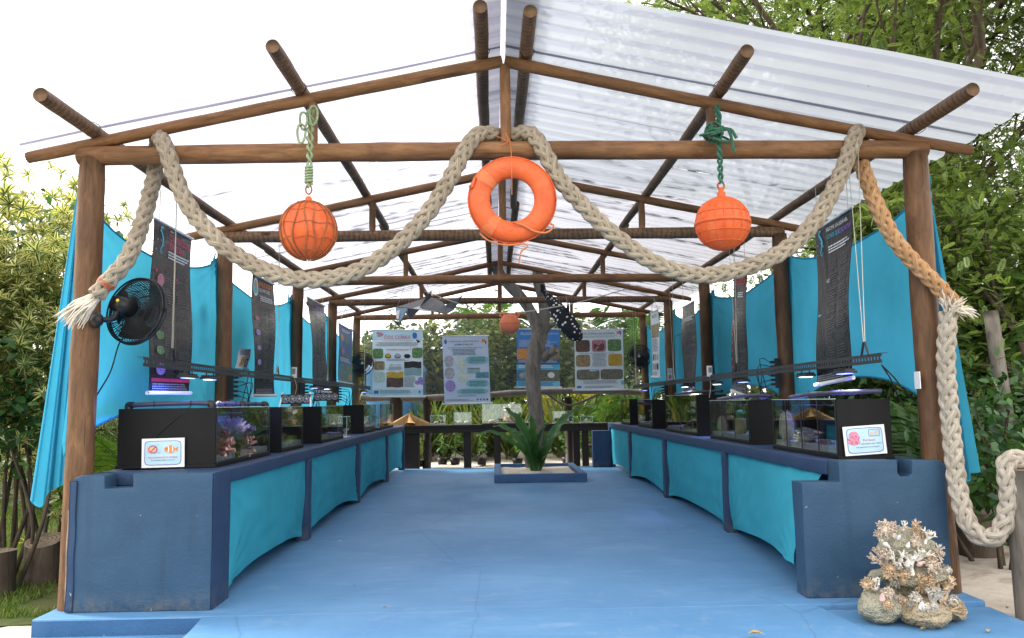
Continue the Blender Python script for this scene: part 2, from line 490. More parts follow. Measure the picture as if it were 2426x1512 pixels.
def sheet_mat(name, lo, hi, dirt):
    t = NT(name)
    v = t.coord('Object')
    oi = t.n('ShaderNodeObjectInfo')
    st = t.noise(t.coord('Object', (0.5, 8.0, 1)), 1.5, 5, 0.7)
    c = t.ramp(t.noise(v, 1.2, 4), [(0.3, lo), (0.7, hi)])
    spots = t.ramp(t.noise(t.coord('Object', (0.5, 12.0, 1)), 5, 5, 0.65), [(0.60, 0.0), (0.72, dirt)])
    c = t.mix(spots, c, (0.17, 0.15, 0.14))
    c = t.mix(t.ramp(st, [(0.45, 0.0), (0.75, 0.5)]), c, (0.24, 0.24, 0.30))
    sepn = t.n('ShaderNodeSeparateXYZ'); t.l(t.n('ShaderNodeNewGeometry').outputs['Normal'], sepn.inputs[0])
    wall = t.ramp(t.math('ABSOLUTE', sepn.outputs[1]), [(0.2, 0.0), (0.5, 0.35)])   # rib flanks tinted darker lavender: their shading painted into the colour
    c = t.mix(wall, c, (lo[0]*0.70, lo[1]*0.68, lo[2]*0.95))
    tr = t.n('ShaderNodeBsdfTranslucent'); t.l(c, tr.inputs['Color'])
    df = t.bsdf(c, 0.28, None, 0, 0.6)
    m1 = t.n('ShaderNodeMixShader'); m1.inputs[0].default_value = 0.72
    t.l(df, m1.inputs[1]); t.l(tr.outputs[0], m1.inputs[2])
    tp = t.n('ShaderNodeBsdfTransparent'); tp.inputs['Color'].default_value = (0.92, 0.94, 1.0, 1)
    m2 = t.n('ShaderNodeMixShader'); m2.inputs[0].default_value = 0.06
    t.l(m1.outputs[0], m2.inputs[1]); t.l(tp.outputs[0], m2.inputs[2])
    return t.done(m2.outputs[0])
M['floor'] = floor_mat()
M['wall_blue'] = plaster_mat('dark blue plaster', (0.018, 0.050, 0.095), (0.026, 0.067, 0.122), (0.055, 0.11, 0.175))
M['trim_blue'] = plaster_mat('navy painted trim', (0.016, 0.036, 0.085), (0.023, 0.05, 0.11), (0.06, 0.095, 0.15))
M['planter_blue'] = plaster_mat('planter blue plaster', (0.028, 0.09, 0.21), (0.038, 0.115, 0.25), (0.10, 0.21, 0.40))
M['plinth'] = plaster_mat('plinth blue plaster', (0.026, 0.085, 0.185), (0.036, 0.105, 0.22), (0.08, 0.17, 0.30), 0.0)
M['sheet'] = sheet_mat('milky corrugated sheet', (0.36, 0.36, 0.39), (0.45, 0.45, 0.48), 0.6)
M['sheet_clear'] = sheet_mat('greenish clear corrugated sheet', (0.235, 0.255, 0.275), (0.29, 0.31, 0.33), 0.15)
M['sand'] = sand_mat('pale sand', (0.46, 0.40, 0.33), (0.62, 0.56, 0.48))
M['sand_red'] = sand_mat('sand with litter', (0.40, 0.33, 0.26), (0.56, 0.49, 0.41), (0.16, 0.085, 0.06))
M['path'] = sand_mat('pale path', (0.48, 0.44, 0.37), (0.63, 0.59, 0.51))
M['soil'] = sand_mat('lawn soil', (0.05, 0.07, 0.022), (0.10, 0.12, 0.04), (0.15, 0.11, 0.06))
M['litter'] = simple('leaf litter', (0.045, 0.030, 0.020), 0.9, 0.5, 20)

# ------------------------------------------------------------------ setting
def patch(name, poly, z, mat, bumpy=0.0, n=40):
    """flat sheet over a convex-ish outline, kind structure"""
    mb = MB()
    if bumpy > 0:
        x0, x1, y0, y1 = poly
        P = np.zeros((n, n, 3))
        for i in range(n):
            for j in range(n):
                x = x0+(x1-x0)*j/(n-1); y = y0+(y1-y0)*i/(n-1)
                P[i, j] = (x, y, z + bumpy*(nz(x*1.3, y*1.3, 3.1)+0.5*nz(x*3.1, y*3.1, 7.0)))
        mb.grid(P)
    else:
        mb.add([(p[0], p[1], z) for p in poly], [tuple(range(len(poly)))])
    o = mb.build(name, mat, None, smooth=bumpy > 0, loc=(0, 0, 0))
    return tag(o, kind='structure')

patch('ground', [(-150, -40), (150, -40), (150, 260), (-150, 260)], -0.30, M['soil'])
patch('path', [(-9, 2), (-3.1, 2), (-3.1, 6.6), (-3.45, 6.75), (-3.75, 6.55), (-4.2, 6.1), (-9, 5.0)], -0.225, M['path'])
patch('sand', (3.38, 7.6, 2.0, 9.4), -0.10, M['sand_red'], 0.035, 50)
patch('sand_yard', (-6.0, 8.0, 18.27, 27.0), -0.045, M['sand'], 0.06, 70)
def lawn_z(x, y):
    return -0.215 + 0.05*nz(x*0.5, y*0.5, 1.0)
P = np.zeros((40, 40, 3))
for i in range(40):
    for j in range(40):
        x = -12 + 8.76*j/39; y = 6.5 + 18*i/39
        P[i, j] = (x, y, lawn_z(x, y))
tag(MB().grid(P).build('lawn', M['soil'], None, True, loc=(0, 0, 0)), kind='structure')
P = np.zeros((40, 40, 3))
for i in range(40):
    for j in range(40):
        x = 3.9 + 14*j/39; y = 8.6 + 16*i/39
        P[i, j] = (x, y, -0.13 + 0.05*nz(x*0.5, y*0.5, 1.0))
tag(MB().grid(P).build('lawn', M['soil'], None, True, loc=(0, 0, 0)), kind='structure')

# floor slab with its ramp and the lower slabs beside it
YF0, YF1 = 5.78, 18.3
mb = MB()
mb.box(-3.22, 3.44, YF0, YF1, -0.30, 0.0)
tag(mb.build('floor', M['floor'], None, loc=(0, 0, 0), bevel=0.012), kind='structure')
fb = MB().box(-3.215, -2.06, YF0-0.006, YF0-0.001, -0.27, -0.012).build('plinth_face', M['plinth'], bpy.data.objects['floor'])
mb = MB()
n = 24
P = np.zeros((n, 30, 3))
for i in range(n):
    for j in range(30):
        u = j/29; w = i/(n-1)
        y = YF0 - 0.004 - 2.3*w
        x = (-2.05+0.10*math.sin(9*w)*0.3)*(1-u) + (2.22+0.5*w)*u
        z = -0.002 - 0.17*(w**1.25) + 0.004*nz(x*2, y*2)
        P[i, j] = (x, y, z)
mb.grid(P)
mb.grid(np.stack([P[:, 0], P[:, 0]-np.array([0.03, 0, 0.25])], 1))
mb.grid(np.stack([P[:, -1]-np.array([-0.03, 0, 0.25]), P[:, -1]], 1))
tag(mb.build('ramp', M['floor'], None, True, loc=(0, 0, 0)), kind='structure')
mb = MB(); mb.box(2.15, 3.46, 2.6, YF0-0.004, -0.30, -0.038)
tag(mb.build('paving', M['floor'], None, loc=(0, 0, 0), bevel=0.01), kind='structure')
mb = MB(); mb.box(-3.24, -2.0, 3.0, YF0-0.004, -0.30, -0.115)
tag(mb.build('paving', M['floor'], None, loc=(0, 0, 0), bevel=0.01), kind='structure')

# ------------------------------------------------------------------ timber pavilion
XL, XR, ZB = -3.085, 3.32, 3.377
YS = [6.085, 9.13, 12.53, 15.21, 17.88]
XC, ZRG, SLP = 0.09, 4.12, 0.205
def zr(x): return ZRG - SLP*abs(x-XC)
pav = thing('pavilion', 'open timber pole pavilion with translucent corrugated gable roof over the blue floor', 'pavilion', (0, 12, 0))
_ps = [0]
def pole(p0, p1, r0, r1, mat, name, bow=0.012, seg=14, n=None, parent=None):
    _ps[0] += 1
    sd = _ps[0]*3.7
    p0 = np.array(p0, float); p1 = np.array(p1, float)
    L = np.linalg.norm(p1-p0)
    n = n or max(8, int(L*7))
    t = np.linspace(0, 1, n)
    d = (p1-p0)/L
    a = np.cross(d, [0.3, 0.5, 0.8]); a /= np.linalg.norm(a); b = np.cross(d, a)
    path = p0 + np.outer(t, p1-p0)
    for i in range(n):
        s = t[i]*L
        path[i] += bow*math.sin(PI*t[i])*(nz(sd, 0.3)*2*a + nz(sd, 5.1)*2*b)
        path[i] += 0.004*(nz(s*1.7+sd)*a + nz(s*1.7, sd)*b)
    rad = [ (r0+(r1-r0)*t[i])*(1+0.055*nz(t[i]*L*2.3, sd, 2.0)+0.03*nz(t[i]*L*7, sd)) for i in range(n)]
    rad[0] *= 0.93; rad[-1] *= 0.93
    return MB().tube(path, rad, seg).build(name, mat, parent or pav, True)

postr = [0.098, 0.09, 0.09, 0.09, 0.085]
for k, y in enumerate(YS):
    for x in (XL, XR):
        top = ZB-0.03
        lean = -0.02 if x < 0 else 0.02
        m = M['post']
        pole((x+ (lean if k == 0 else 0), y, -0.25 if k == 0 else 0.0), (x, y, top), postr[k]*1.02, postr[k]*0.97, m, 'post', 0.02)
    rb = [0.074, 0.066, 0.070, 0.064, 0.062][k]
    pole((XL-(0.10 if k == 0 else 0.06), y, ZB), (XR+(0.09 if k == 0 else 0.05), y, ZB), rb, rb*0.96, M['ring_pole'] if k in (1, 3) else M['pole'], 'tie_beam', 0.02)
    rr = 0.047
    pole((-3.58-0.1*(k in (2,)), y, zr(-3.58)), (XC-0.01, y, ZRG), rr, rr*1.05, M['pole'], 'rafter', 0.02)
    pole((XC+0.012, y-0.004, ZRG), (3.77, y, zr(3.77)), rr*1.05, rr*0.93, M['pole'], 'rafter', 0.02)
    pole((XC+0.01, y+0.01, ZB+rb*0.8), (XC+0.01, y+0.01, ZRG-0.03), 0.043, 0.043, M['pole'], 'king_post', 0.004)
    for x in (-1.40, 1.72):
        pole((x, y+0.005, ZB+rb*0.8), (x, y+0.005, zr(x)-0.02), 0.038, 0.038, M['pole'], 'strut', 0.003)
for x in (-0.075, 0.275, -1.50, 1.79, -3.07, 3.33):
    y0 = 5.34 + 0.05*math.sin(x*5)
    z = zr(x)+0.045+0.052
    for (a, b) in ((y0, 11.0), (10.9, 18.5)):
        off = 0.0 if a < 9 else 0.035*(1 if x > 0 else -1)
        pole((x+off, a, z), (x+off, b, z-0.002), 0.053, 0.047, M['ring_pole'], 'purlin', 0.02)

# corrugated sheets: ribs run down the slope
def roof_sheet(y0, y1, side, k):
    pitch = 0.23
    ny = int((y1-y0)/pitch*14)+2
    xe = 3.92 if side > 0 else -3.74
    xs = np.linspace(XC+0.02*side, xe, 14)
    prng = rng(100+k)
    lift = 0.012*(k % 2)
    P = np.zeros((ny, len(xs), 3))
    for i in range(ny):
        y = y0+(y1-y0)*i/(ny-1)
        ph = (y/pitch) % 1.0
        prof = 0.046*(0.5+0.5*math.cos(2*PI*ph))**6.0-0.008
        for j, x in enumerate(xs):
            sag = -0.012*math.sin(PI*j/(len(xs)-1)*2)
            zz = zr(x)+0.178+prof+lift+0.008*nz(x*1.1, y*0.9, k)+sag*0.4
            ed = 0.03*nz(y*1.2, k*2.0) if j == len(xs)-1 else 0
            P[i, j] = (x+ed*side, y, zz)
    if side < 0: P = P[:, ::-1]
    return MB().grid(P).build('roof_sheet', M['sheet_clear'] if side > 0 and k < 8 else M['sheet'], pav, True)  # left front sheets made milky too, so sun glare is painted into their colour
edges = [5.17]
while edges[-1] < 18.4: edges.append(edges[-1]+1.06)
for k in range(len(edges)-1):
    for side in (-1, 1):
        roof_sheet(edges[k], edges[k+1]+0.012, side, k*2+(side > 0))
# ridge capping in short lengths
for k in range(7):
    y0 = 5.2+k*1.93
    P = np.zeros((8, 9, 3))
    for i in range(8):
        for j in range(9):
            x = XC-0.26+0.52*j/8
            P[i, j] = (x, y0+2.0*i/7, zr(x)+0.235+0.004*k*0.3)
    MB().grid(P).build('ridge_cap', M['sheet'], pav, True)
# wire ties that hold the purlins
for x in (-0.075, 0.275, -1.50, 1.79, -3.07, 3.33):
    for y in (6.085,):
        z = zr(x)+0.097
        a = np.linspace(0, 2*PI, 15)
        pth = np.stack([x+0.058*np.cos(a), np.full(15, y-0.05)+0.02*np.sin(3*a), z+0.058*np.sin(a)], 1)
        MB().tube(pth, 0.003, 5).build('wire_tie', M['black_metal'], pav, True)
# old leaves that have gathered in the valleys of the sheets
r = rng(77)
pos = []; fw = []
for k in range(11000):
    y = 8.2 + 10.1*r.random()**0.8
    y = round(y/0.23)*0.23 + 0.075 + r.normal()*0.012
    side = 1 if r.random() < 0.55 else -1
    q = r.random()
    x = XC + side*(0.1+3.6*q)
    if nz(x*0.55, round(y/0.23)*3.7, 4.0) < 0.0+0.012*(18-y): continue
    pos.append((x, y, zr(x)+0.205)); fw.append((side*1.0, r.normal()*0.2, -SLP))
pos = np.array(pos); fw = np.array(fw)
lt = [(-0.16, 0, 0), (0, -1.0, 0.05), (0.16, 0, 0), (0, 1.0, 0.05)]
Mx = frames(pos, fw, np.tile([0, 0, 1.0], (len(pos), 1))+0.3*rand_dirs(r, len(pos)), 0.04+0.07*r.random(len(pos)))
instanced('leaf_litter', lt, [(0, 1, 2, 3)], None, Mx, M['litter'], pav, kind='stuff')
r = rng(78)
pos = []; fw = []
for k in range(70):
    x = XC + 0.6+3.1*r.random(); y = 5.3+3.6*r.random()
    pos.append((x, y, zr(x)+0.21)); fw.append(tuple(r.normal(size=3)*[1, 1, 0.1]))
Mx = frames(pos, fw, np.tile([0, 0, 1.0], (len(pos), 1)), 0.015+0.02*r.random(len(pos)))
instanced('leaf_litter', lt, [(0, 1, 2, 3)], None, Mx, M['litter'], pav, kind='stuff')

# ------------------------------------------------------------------ counters
def rough_box(x0, x1, y0, y1, z0, z1, seed=0, step=0.09, amp=0.006, notch=None):
    """box with uneven plastered faces"""
    bm = bmesh.new()
    bmesh.ops.create_cube(bm, size=1.0)
    for v in bm.verts:
        v.co = ((x0+x1)/2+v.co.x*(x1-x0), (y0+y1)/2+v.co.y*(y1-y0), (z0+z1)/2+v.co.z*(z1-z0))
    bmesh.ops.bevel(bm, geom=list(bm.edges), offset=0.007, segments=2, affect='EDGES', profile=0.6)
    for ax, (a, b) in enumerate(((x0, x1), (y0, y1), (z0, z1))):
        k = int((b-a)/step)
        for q in range(1, k):
            co = Vector((0, 0, 0)); no = Vector((0, 0, 0)); co[ax] = a+(b-a)*q/k; no[ax] = 1
            bmesh.ops.bisect_plane(bm, geom=list(bm.verts)+list(bm.edges)+list(bm.faces), plane_co=co, plane_no=no)
    for v in bm.verts:
        c = v.co
        v.co = c + Vector((nz(c.x*4+seed, c.y*4, c.z*4), nz(c.x*4, c.y*4+seed, c.z*4+9), nz(c.x*4, c.y*4, c.z*4+seed+5)))*amp
    bm.verts.index_update()
    mb = MB()
    mb.add([tuple(v.co) for v in bm.verts], [tuple(v.index for v in f.verts) for f in bm.faces])
    bm.free()
    return mb
def rough_prism(poly, y0, y1, seed=0, step=0.07, amp=0.006):
    bm = bmesh.new()
    vs = [bm.verts.new((p[0], y0, p[1])) for p in poly]
    f = bm.faces.new(vs)
    r_ = bmesh.ops.extrude_face_region(bm, geom=[f])
    for e in r_['geom']:
        if isinstance(e, bmesh.types.BMVert): e.co.y = y1
    bmesh.ops.recalc_face_normals(bm, faces=bm.faces)
    bmesh.ops.bevel(bm, geom=list(bm.edges), offset=0.006, segments=2, affect='EDGES', profile=0.6)
    xs = [p[0] for p in poly]; zs = [p[1] for p in poly]
    for ax, (a, b) in enumerate(((min(xs), max(xs)), (y0, y1), (min(zs), max(zs)))):
        k = int((b-a)/step)
        for q in range(1, k):
            co = Vector((0, 0, 0)); no = Vector((0, 0, 0)); co[ax] = a+(b-a)*q/k+0.0013; no[ax] = 1
            bmesh.ops.bisect_plane(bm, geom=list(bm.verts)+list(bm.edges)+list(bm.faces), plane_co=co, plane_no=no)
    for v in bm.verts:
        c = v.co
        v.co = c + Vector((nz(c.x*4+seed, c.y*4, c.z*4), nz(c.x*4, c.y*4+seed, c.z*4+9), nz(c.x*4, c.y*4, c.z*4+seed+5)))*amp
    bm.verts.index_update()
    mb = MB()
    mb.add([tuple(v.co) for v in bm.verts], [tuple(v.index for v in f.verts) for f in bm.faces])
    bm.free()
    return mb
M['bare'] = simple('bare render', (0.27, 0.21, 0.14), 0.9, 0.3, 20, 0.4)
YE = 5.94
ctL = thing('display_counter', 'long navy blue counter under the aquariums with the wide plastered end wall at left', 'counter', (-2.6, YE, 0))
rough_prism([(XL+0.02, 0.001), (-2.055, 0.001), (-2.055, 0.966), (-2.63, 0.970), (-2.625, 0.868), (-2.835, 0.862), (-2.838, 0.955), (-3.0, 0.962), (XL+0.03, 0.94)], YE, YE+0.2, 1).build('end_wall', M['wall_blue'], ctL, True)
rough_box(-2.053, -2.046, YE+0.004, YE+0.365, 0.002, 0.964, 44, 0.08, 0.002).build('edge_face', M['trim_blue'], ctL, True)
rough_box(XL+0.012, XL+0.062, YE-0.006, YE-0.001, 0.004, 0.93, 45, 0.05, 0.010).build('edge_face', M['trim_blue'], ctL, True)
rough_box(XL-0.002, XL+0.014, YE-0.004, YE+0.03, 0.03, 0.72, 46, 0.04, 0.010).build('bare_edge', M['bare'], ctL, True)
MB().box(-3.02, -2.96, YE+0.21, 18.05, 0.001, 0.859).build('back_wall', M['trim_blue'], ctL)
rough_box(-2.115, -2.052, YE+0.202, YE+0.36, 0.001, 0.86, 4).build('pillar', M['trim_blue'], ctL, True)
rough_box(-2.60, -2.05, YE+0.202, 18.1, 0.862, 0.967, 5, 0.25).build('countertop', M['trim_blue'], ctL, True)
rough_box(-3.02, -2.602, YE+0.24, 18.1, 0.862, 0.962, 5, 0.25).build('countertop', M['trim_blue'], ctL, True)
PLY = [8.94, 12.15, 15.3, 18.0]
for q, y in enumerate(PLY):
    rough_box(-2.17, -2.04, y-0.07, y+0.08, 0.001, 0.861, 6+q).build('pillar', M['trim_blue'], ctL, True)
    rough_box(-2.95, -2.85, y-0.05, y+0.06, 0.001, 0.861, 16+q).build('pillar', M['trim_blue'], ctL, True)
ctR = thing('display_counter', 'long navy blue counter under the aquariums with the stepped end wall behind the coral sculpture', 'counter', (2.9, YE, 0))
rough_prism([(2.235, 0.001), (3.30, 0.001), (3.31, 0.93), (3.27, 0.972), (3.07, 0.975), (3.06, 0.87), (3.04, 0.852), (2.975, 0.855), (2.957, 0.88), (2.955, 0.977), (2.517, 0.978), (2.515, 0.822), (2.235, 0.826)], YE, YE+0.2, 22).build('end_wall', M['wall_blue'], ctR, True)
MB().box(3.20, 3.26, YE+0.21, 18.05, 0.001, 0.859).build('back_wall', M['trim_blue'], ctR)
rough_box(2.50, 2.95, YE+0.203, 18.1, 0.862, 0.967, 25, 0.25).build('countertop', M['trim_blue'], ctR, True)
rough_box(2.952, 3.28, YE+0.24, 18.1, 0.862, 0.962, 26, 0.25).build('countertop', M['trim_blue'], ctR, True)
for q, y in enumerate(PLY):
    rough_box(2.50, 2.63, y-0.07, y+0.08, 0.001, 0.861, 27+q).build('pillar', M['trim_blue'], ctR, True)
    rough_box(3.08, 3.19, y-0.05, y+0.06, 0.001, 0.861, 37+q).build('pillar', M['trim_blue'], ctR, True)
rough_box(2.12, 2.52, 17.85, 18.05, 0.001, 0.80, 47).build('end_wall', M['trim_blue'], ctR, True)

# ------------------------------------------------------------------ fabric
def corner_pull(a, b, w, h, amp, seed):
    """creases that fan out from the four tied corners"""
    t = 0.0
    for q, (cx, cy) in enumerate(((0, 0), (w, 0), (0, h), (w, h))):
        dx, dy = abs(a-cx), abs(b-cy); rr = math.hypot(dx, dy)
        t += amp*math.exp(-rr*3.2)*min(1, rr*9)*math.sin(math.atan2(dy, dx)*(15+2*q)+seed+q*1.9)
    return t
def skirt(x, ya, yb, label, side, rise=0.11, xb=None, seed=0):
    nu, nv = 84, 34
    P = np.zeros((nv, nu, 3))
    for i in range(nv):
        v = i/(nv-1)
        for j in range(nu):
            u = j/(nu-1)
            arch = 4*u*(1-u)
            zb = 0.03 + rise*arch**0.8 + (0.13*(1-u)**1.5 if xb is not None else 0)
            zt = 0.87 - 0.012*abs(math.sin(u*17+seed))
            z = zt + (zb-zt)*v
            # pinched corners, faint pull lines, a soft belly
            pull = (1-arch)**3
            d = 0.012*math.sin(9*(u+0.3*v)+seed)*v + 0.024*pull*v*math.sin(40*(u if u < .5 else 1-u)*1.3+v*5+seed) + 0.03*arch*math.sin(PI*v) + 0.007*nz(u*6, v*6, seed) + corner_pull(u*(yb-ya), v*0.85, yb-ya, 0.85, 0.013, seed)
            px = x + (xb-x)*(1-u)*v**0.7 if xb is not None else x
            P[i, j] = (px + side*d, ya+(yb-ya)*u, z)
    o = MB().grid(P).build('fabric_skirt', M['teal_skirt'], None, True, loc=(x, (ya+yb)/2, 0))
    tag(o, label, 'fabric', 'teal fabric skirts under the counters')
pos4 = ['first bay from the camera', 'second bay from the camera', 'third bay from the camera', 'fourth and farthest bay']
ys = [YE+0.20]+PLY
for k in range(4):
    ya = ys[k]+(0.165 if k == 0 else 0.075); yb = ys[k+1]-0.065
    skirt(-2.085, ya, yb, 'stretched teal fabric under the left counter, ' + pos4[k], 1, seed=k*2.1)
    skirt(2.545, ya, yb, 'stretched teal fabric under the right counter, ' + pos4[k], -1, 0.09, 2.28 if k == 0 else None, seed=k*2.1+5)

def screen(x, ya, yb, label, side, k, zc=3.18, sag=0.32, zb=1.18, rise=0.42):
    nu, nv = 96, 56
    P = np.zeros((nv, nu, 3))
    for i in range(nv):
        v = i/(nv-1)
        for j in range(nu):
            u = j/(nu-1)
            arch = 4*u*(1-u)
            zt = zc - sag*arch**0.62 + 0.02*nz(u*3, k)
            zl = zb + rise*arch**0.62
            z = zl + (zt-zl)*v
            e = min(u, 1-u)
            d = 0.05*math.sin(PI*v)*arch + 0.035*math.exp(-e*16)*math.sin(e*70+v*2+k) + 0.012*math.sin(u*13+v*2+k) + 0.01*nz(u*5, v*4, k) + corner_pull(u*(yb-ya), v*2.0, yb-ya, 2.0, 0.028, k)
            P[i, j] = (x + side*d, ya+(yb-ya)*u, z)
    o = MB().grid(P).build('fabric_screen', M['teal'], None, True, loc=(x, (ya+yb)/2, 1.2))
    for row, nm in ((nv-1, 'hem'), (0, 'hem')):
        MB().tube(P[row]+np.array([side*0.004, 0, 0]), 0.009, 6).build(nm, M['teal'], o, True)
    tag(o, label, 'fabric', 'teal fabric screens between the posts')
for k in range(4):
    screen(XL-0.10, YS[k]-0.05, YS[k+1]+0.02, 'teal fabric screen stretched between the left hand posts, ' + pos4[k], 1, k, sag=0.34, rise=0.32, zb=1.10)
    screen(XR+0.09, YS[k]-0.05, YS[k+1]+0.02, 'teal fabric screen stretched between the right hand posts, ' + pos4[k], -1, k+7, sag=0.30, rise=0.46)

def curtain(top, bots, label, seed, tip):
    """loose end of a screen gathered outside the front post: folds fan out downwards"""
    nv, nu = 40, 64
    P = np.zeros((nv, nu, 3))
    bots = np.array(bots); top = np.array(top)
    for i in range(nv):
        v = i/(nv-1)
        for j in range(nu):
            u = j/(nu-1)
            b = bots[0]*(1-u) + bots[1]*u
            b = b + np.array([0, 0, tip(u)])
            t = top + np.array([0.03*(u-0.5), 0.05*(u-0.5), 0])
            fold = math.sin(u*PI*7+seed) * (0.012+0.045*v)
            q = t*(1-v) + b*v
            P[i, j] = (q[0] + 0.35*fold, q[1] - fold, q[2] + 0.006*nz(u*4, v*6, seed))
    o = MB().grid(P).build('gathered_curtain', M['teal'], None, True, loc=(bots[0][0], bots[0][1], bots[0][2]))
    tag(o, label, 'curtain', 'gathered fabric ends outside the front posts')
curtain((-3.215, 6.22, 3.32), ((-3.50, 6.20, 0.78), (-3.19, 6.36, 0.84)), 'gathered teal curtain hanging outside the left front post', 0.4, lambda u: -0.10*math.exp(-((u-0.18)/0.12)**2)+0.08*u)
curtain((3.46, 6.22, 3.36), ((3.68, 6.20, 0.86), (3.44, 6.36, 0.62)), 'gathered teal curtain hanging outside the right front post', 2.1, lambda u: -0.06*math.exp(-((u-0.7)/0.2)**2))
# ------------------------------------------------------------------ ropes
def rope_mat(name, a, b, c_):
    t = NT(name)
    f = t.noise(t.coord('UV', (55.0, 7.0, 1)), 2.0, 4, 0.6, 0.5)
    big = t.noise(t.coord('Object'), 4.0, 4)
    col = t.ramp(f, [(0.25, a), (0.5, b), (0.75, c_)])
    col = t.mix(t.ramp(big, [(0.45, 0.0), (0.75, 0.5)]), col, a)
    return t.done(t.bsdf(col, 0.9, t.bump(f, 0.9, 0.006), 0, 0.1))
M['rope'] = rope_mat('old hemp rope', (0.17, 0.13, 0.095), (0.33, 0.275, 0.21), (0.47, 0.41, 0.33))
M['rope_tawny'] = rope_mat('tawny rope', (0.24, 0.12, 0.05), (0.44, 0.25, 0.125), (0.55, 0.36, 0.21))
M['rope_grey'] = rope_mat('pale grey rope', (0.20, 0.165, 0.125), (0.37, 0.325, 0.265), (0.50, 0.455, 0.39))
M['fibre'] = simple('rope fibre', (0.46, 0.39, 0.30), 0.95, 0.2)
M['fray'] = simple('frayed rope yarn', (0.62, 0.55, 0.46), 0.95, 0.15, 20)

def path_frames(path):
    T = np.gradient(path, axis=0); T /= np.linalg.norm(T, axis=1)[:, None]
    N = np.zeros_like(T); B = np.zeros_like(T)
    v = np.array([0, -1.0, 0]); v = v - T[0]*np.dot(v, T[0]); v /= np.linalg.norm(v)
    for i in range(len(path)):
        v = v - T[i]*np.dot(v, T[i]); v /= np.linalg.norm(v)
        N[i] = v; B[i] = np.cross(T[i], v)
    return T, N, B

def braid(root, pts, rad, mat, seed=0, fuzz=900, pitch_k=7.2):
    """eight strands laid as a plait: four turn left, four turn right, passing over and under"""
    L = np.linalg.norm(np.diff(np.asarray(pts), axis=0), axis=1).sum()
    pitch = rad*pitch_k
    n = int(L/pitch*22)
    path = smooth_path(pts, n)
    d = np.linalg.norm(np.diff(path, axis=0), axis=1); s = np.concatenate([[0], np.cumsum(d)])
    T, N, B = path_frames(path)
    for k in range(8):
        sg = 1 if k < 4 else -1
        q = k % 4
        ph = sg*2*PI*s/pitch + q*PI/2 + (PI/4 if sg < 0 else 0)
        ph = ph + 0.16*np.array([nz(x*4.0, k*3.0, seed) for x in s])
        # relative phase to the strands of the other hand: over, then under
        over = np.cos(4*(2*PI*s/pitch)/2*1.0*1.0 + q*PI + (0 if sg > 0 else PI))
        rr = rad*(0.63 + 0.15*over)*(1+0.10*np.array([nz(x*2.6, 7.0, seed+k) for x in s]))
        P = path + (rr*np.cos(ph))[:, None]*N + (rr*np.sin(ph))[:, None]*B
        wid = rad*0.395*(1+0.16*np.array([nz(x*9, k, seed) for x in s]))
        MB().tube(P, wid, 9).build('strand', mat, root, True)
    r = rng(seed+5)
    i = r.integers(2, n-2, fuzz)
    a = r.random(fuzz)*2*PI
    dirs = np.cos(a)[:, None]*N[i] + np.sin(a)[:, None]*B[i]
    pos = path[i] + dirs*rad*0.93
    fw = dirs*0.45 + T[i]*r.choice([-1, 1], fuzz)[:, None]*(0.5+r.random(fuzz))[:, None] + 0.6*rand_dirs(r, fuzz)
    tv = [(-0.03, 0, 0), (0.03, 0, 0), (0.02, 0.6, 0.06), (0, 1.0, 0.22), (-0.02, 0.6, 0.06)]
    Mx = frames(pos, fw, dirs, 0.010+0.022*r.random(fuzz))
    instanced('loose_fibre', tv, [(0, 1, 2, 4), (4, 2, 3)], None, Mx, M['fibre'], root, kind='stuff')
    return path, T

def fray(root, c, axis, n, length, spread, seed, droop=0.35):
    """burst of untwisted yarns at a rope's cut end"""
    r = rng(seed); mb = MB()
    axis = np.array(axis, float); axis /= np.linalg.norm(axis)
    for k in range(n):
        d = axis + spread*rand_dirs(r, 1)[0]; d /= np.linalg.norm(d)
        ln = length*(0.45+0.6*r.random())
        p = [np.array(c) + 0.035*rand_dirs(r, 1)[0]]
        for q in range(1, 7):
            dd = d + np.array([0, 0, -droop*q/4]) + 0.22*rand_dirs(r, 1)[0]
            dd /= np.linalg.norm(dd)
            p.append(p[-1]+dd*ln/6)
        w = 0.004+0.006*r.random()
        mb.tube(np.array(p), [w, w*1.1, w, w*0.9, w*0.8, w*0.6, w*0.25], 5)
    return mb.build('frayed_end', M['fray'], root, True)

def uy(l): return [un(a, b, y=c) for (a, b, c) in l]
rp = thing('rope_garland', 'thick plaited hemp rope in two deep swags along the front beam, frayed at left', 'rope', (0.1, 5.9, 3.4))
pts = uy([(228, 700, 5.84), (262, 660, 5.85), (302, 612, 5.9), (338, 520, 6.05), (360, 440, 6.2), (370, 385, 6.26), (372, 345, 6.22), (377, 327, 6.10), (390, 345, 5.96), (412, 410, 5.935), (440, 478, 5.93), (495, 550, 5.92), (570, 612, 5.91), (655, 650, 5.9), (740, 663, 5.9), (840, 645, 5.9), (930, 590, 5.91), (1005, 515, 5.92), (1062, 430, 5.935), (1098, 362, 5.96), (1130, 322, 6.05),
     (1165, 318, 6.12), (1192, 326, 6.20), (1220, 318, 6.12), (1258, 318, 6.05), (1288, 358, 5.96), (1322, 420, 5.935), (1385, 492, 5.92), (1465, 565, 5.91), (1560, 628, 5.9), (1655, 652, 5.9), (1750, 640, 5.9), (1850, 598, 5.9), (1925, 530, 5.92), (1978, 440, 5.935), (2008, 370, 5.95), (2025, 322, 6.02), (2034, 312, 6.10), (2040, 340, 6.24), (2040, 380, 6.26)])
_, _ = braid(rp, pts, 0.058, M['rope'], 1, 5000)
fray(rp, un(222, 708, y=5.84), (-0.8, -0.15, -0.55), 120, 0.27, 0.42, 3)
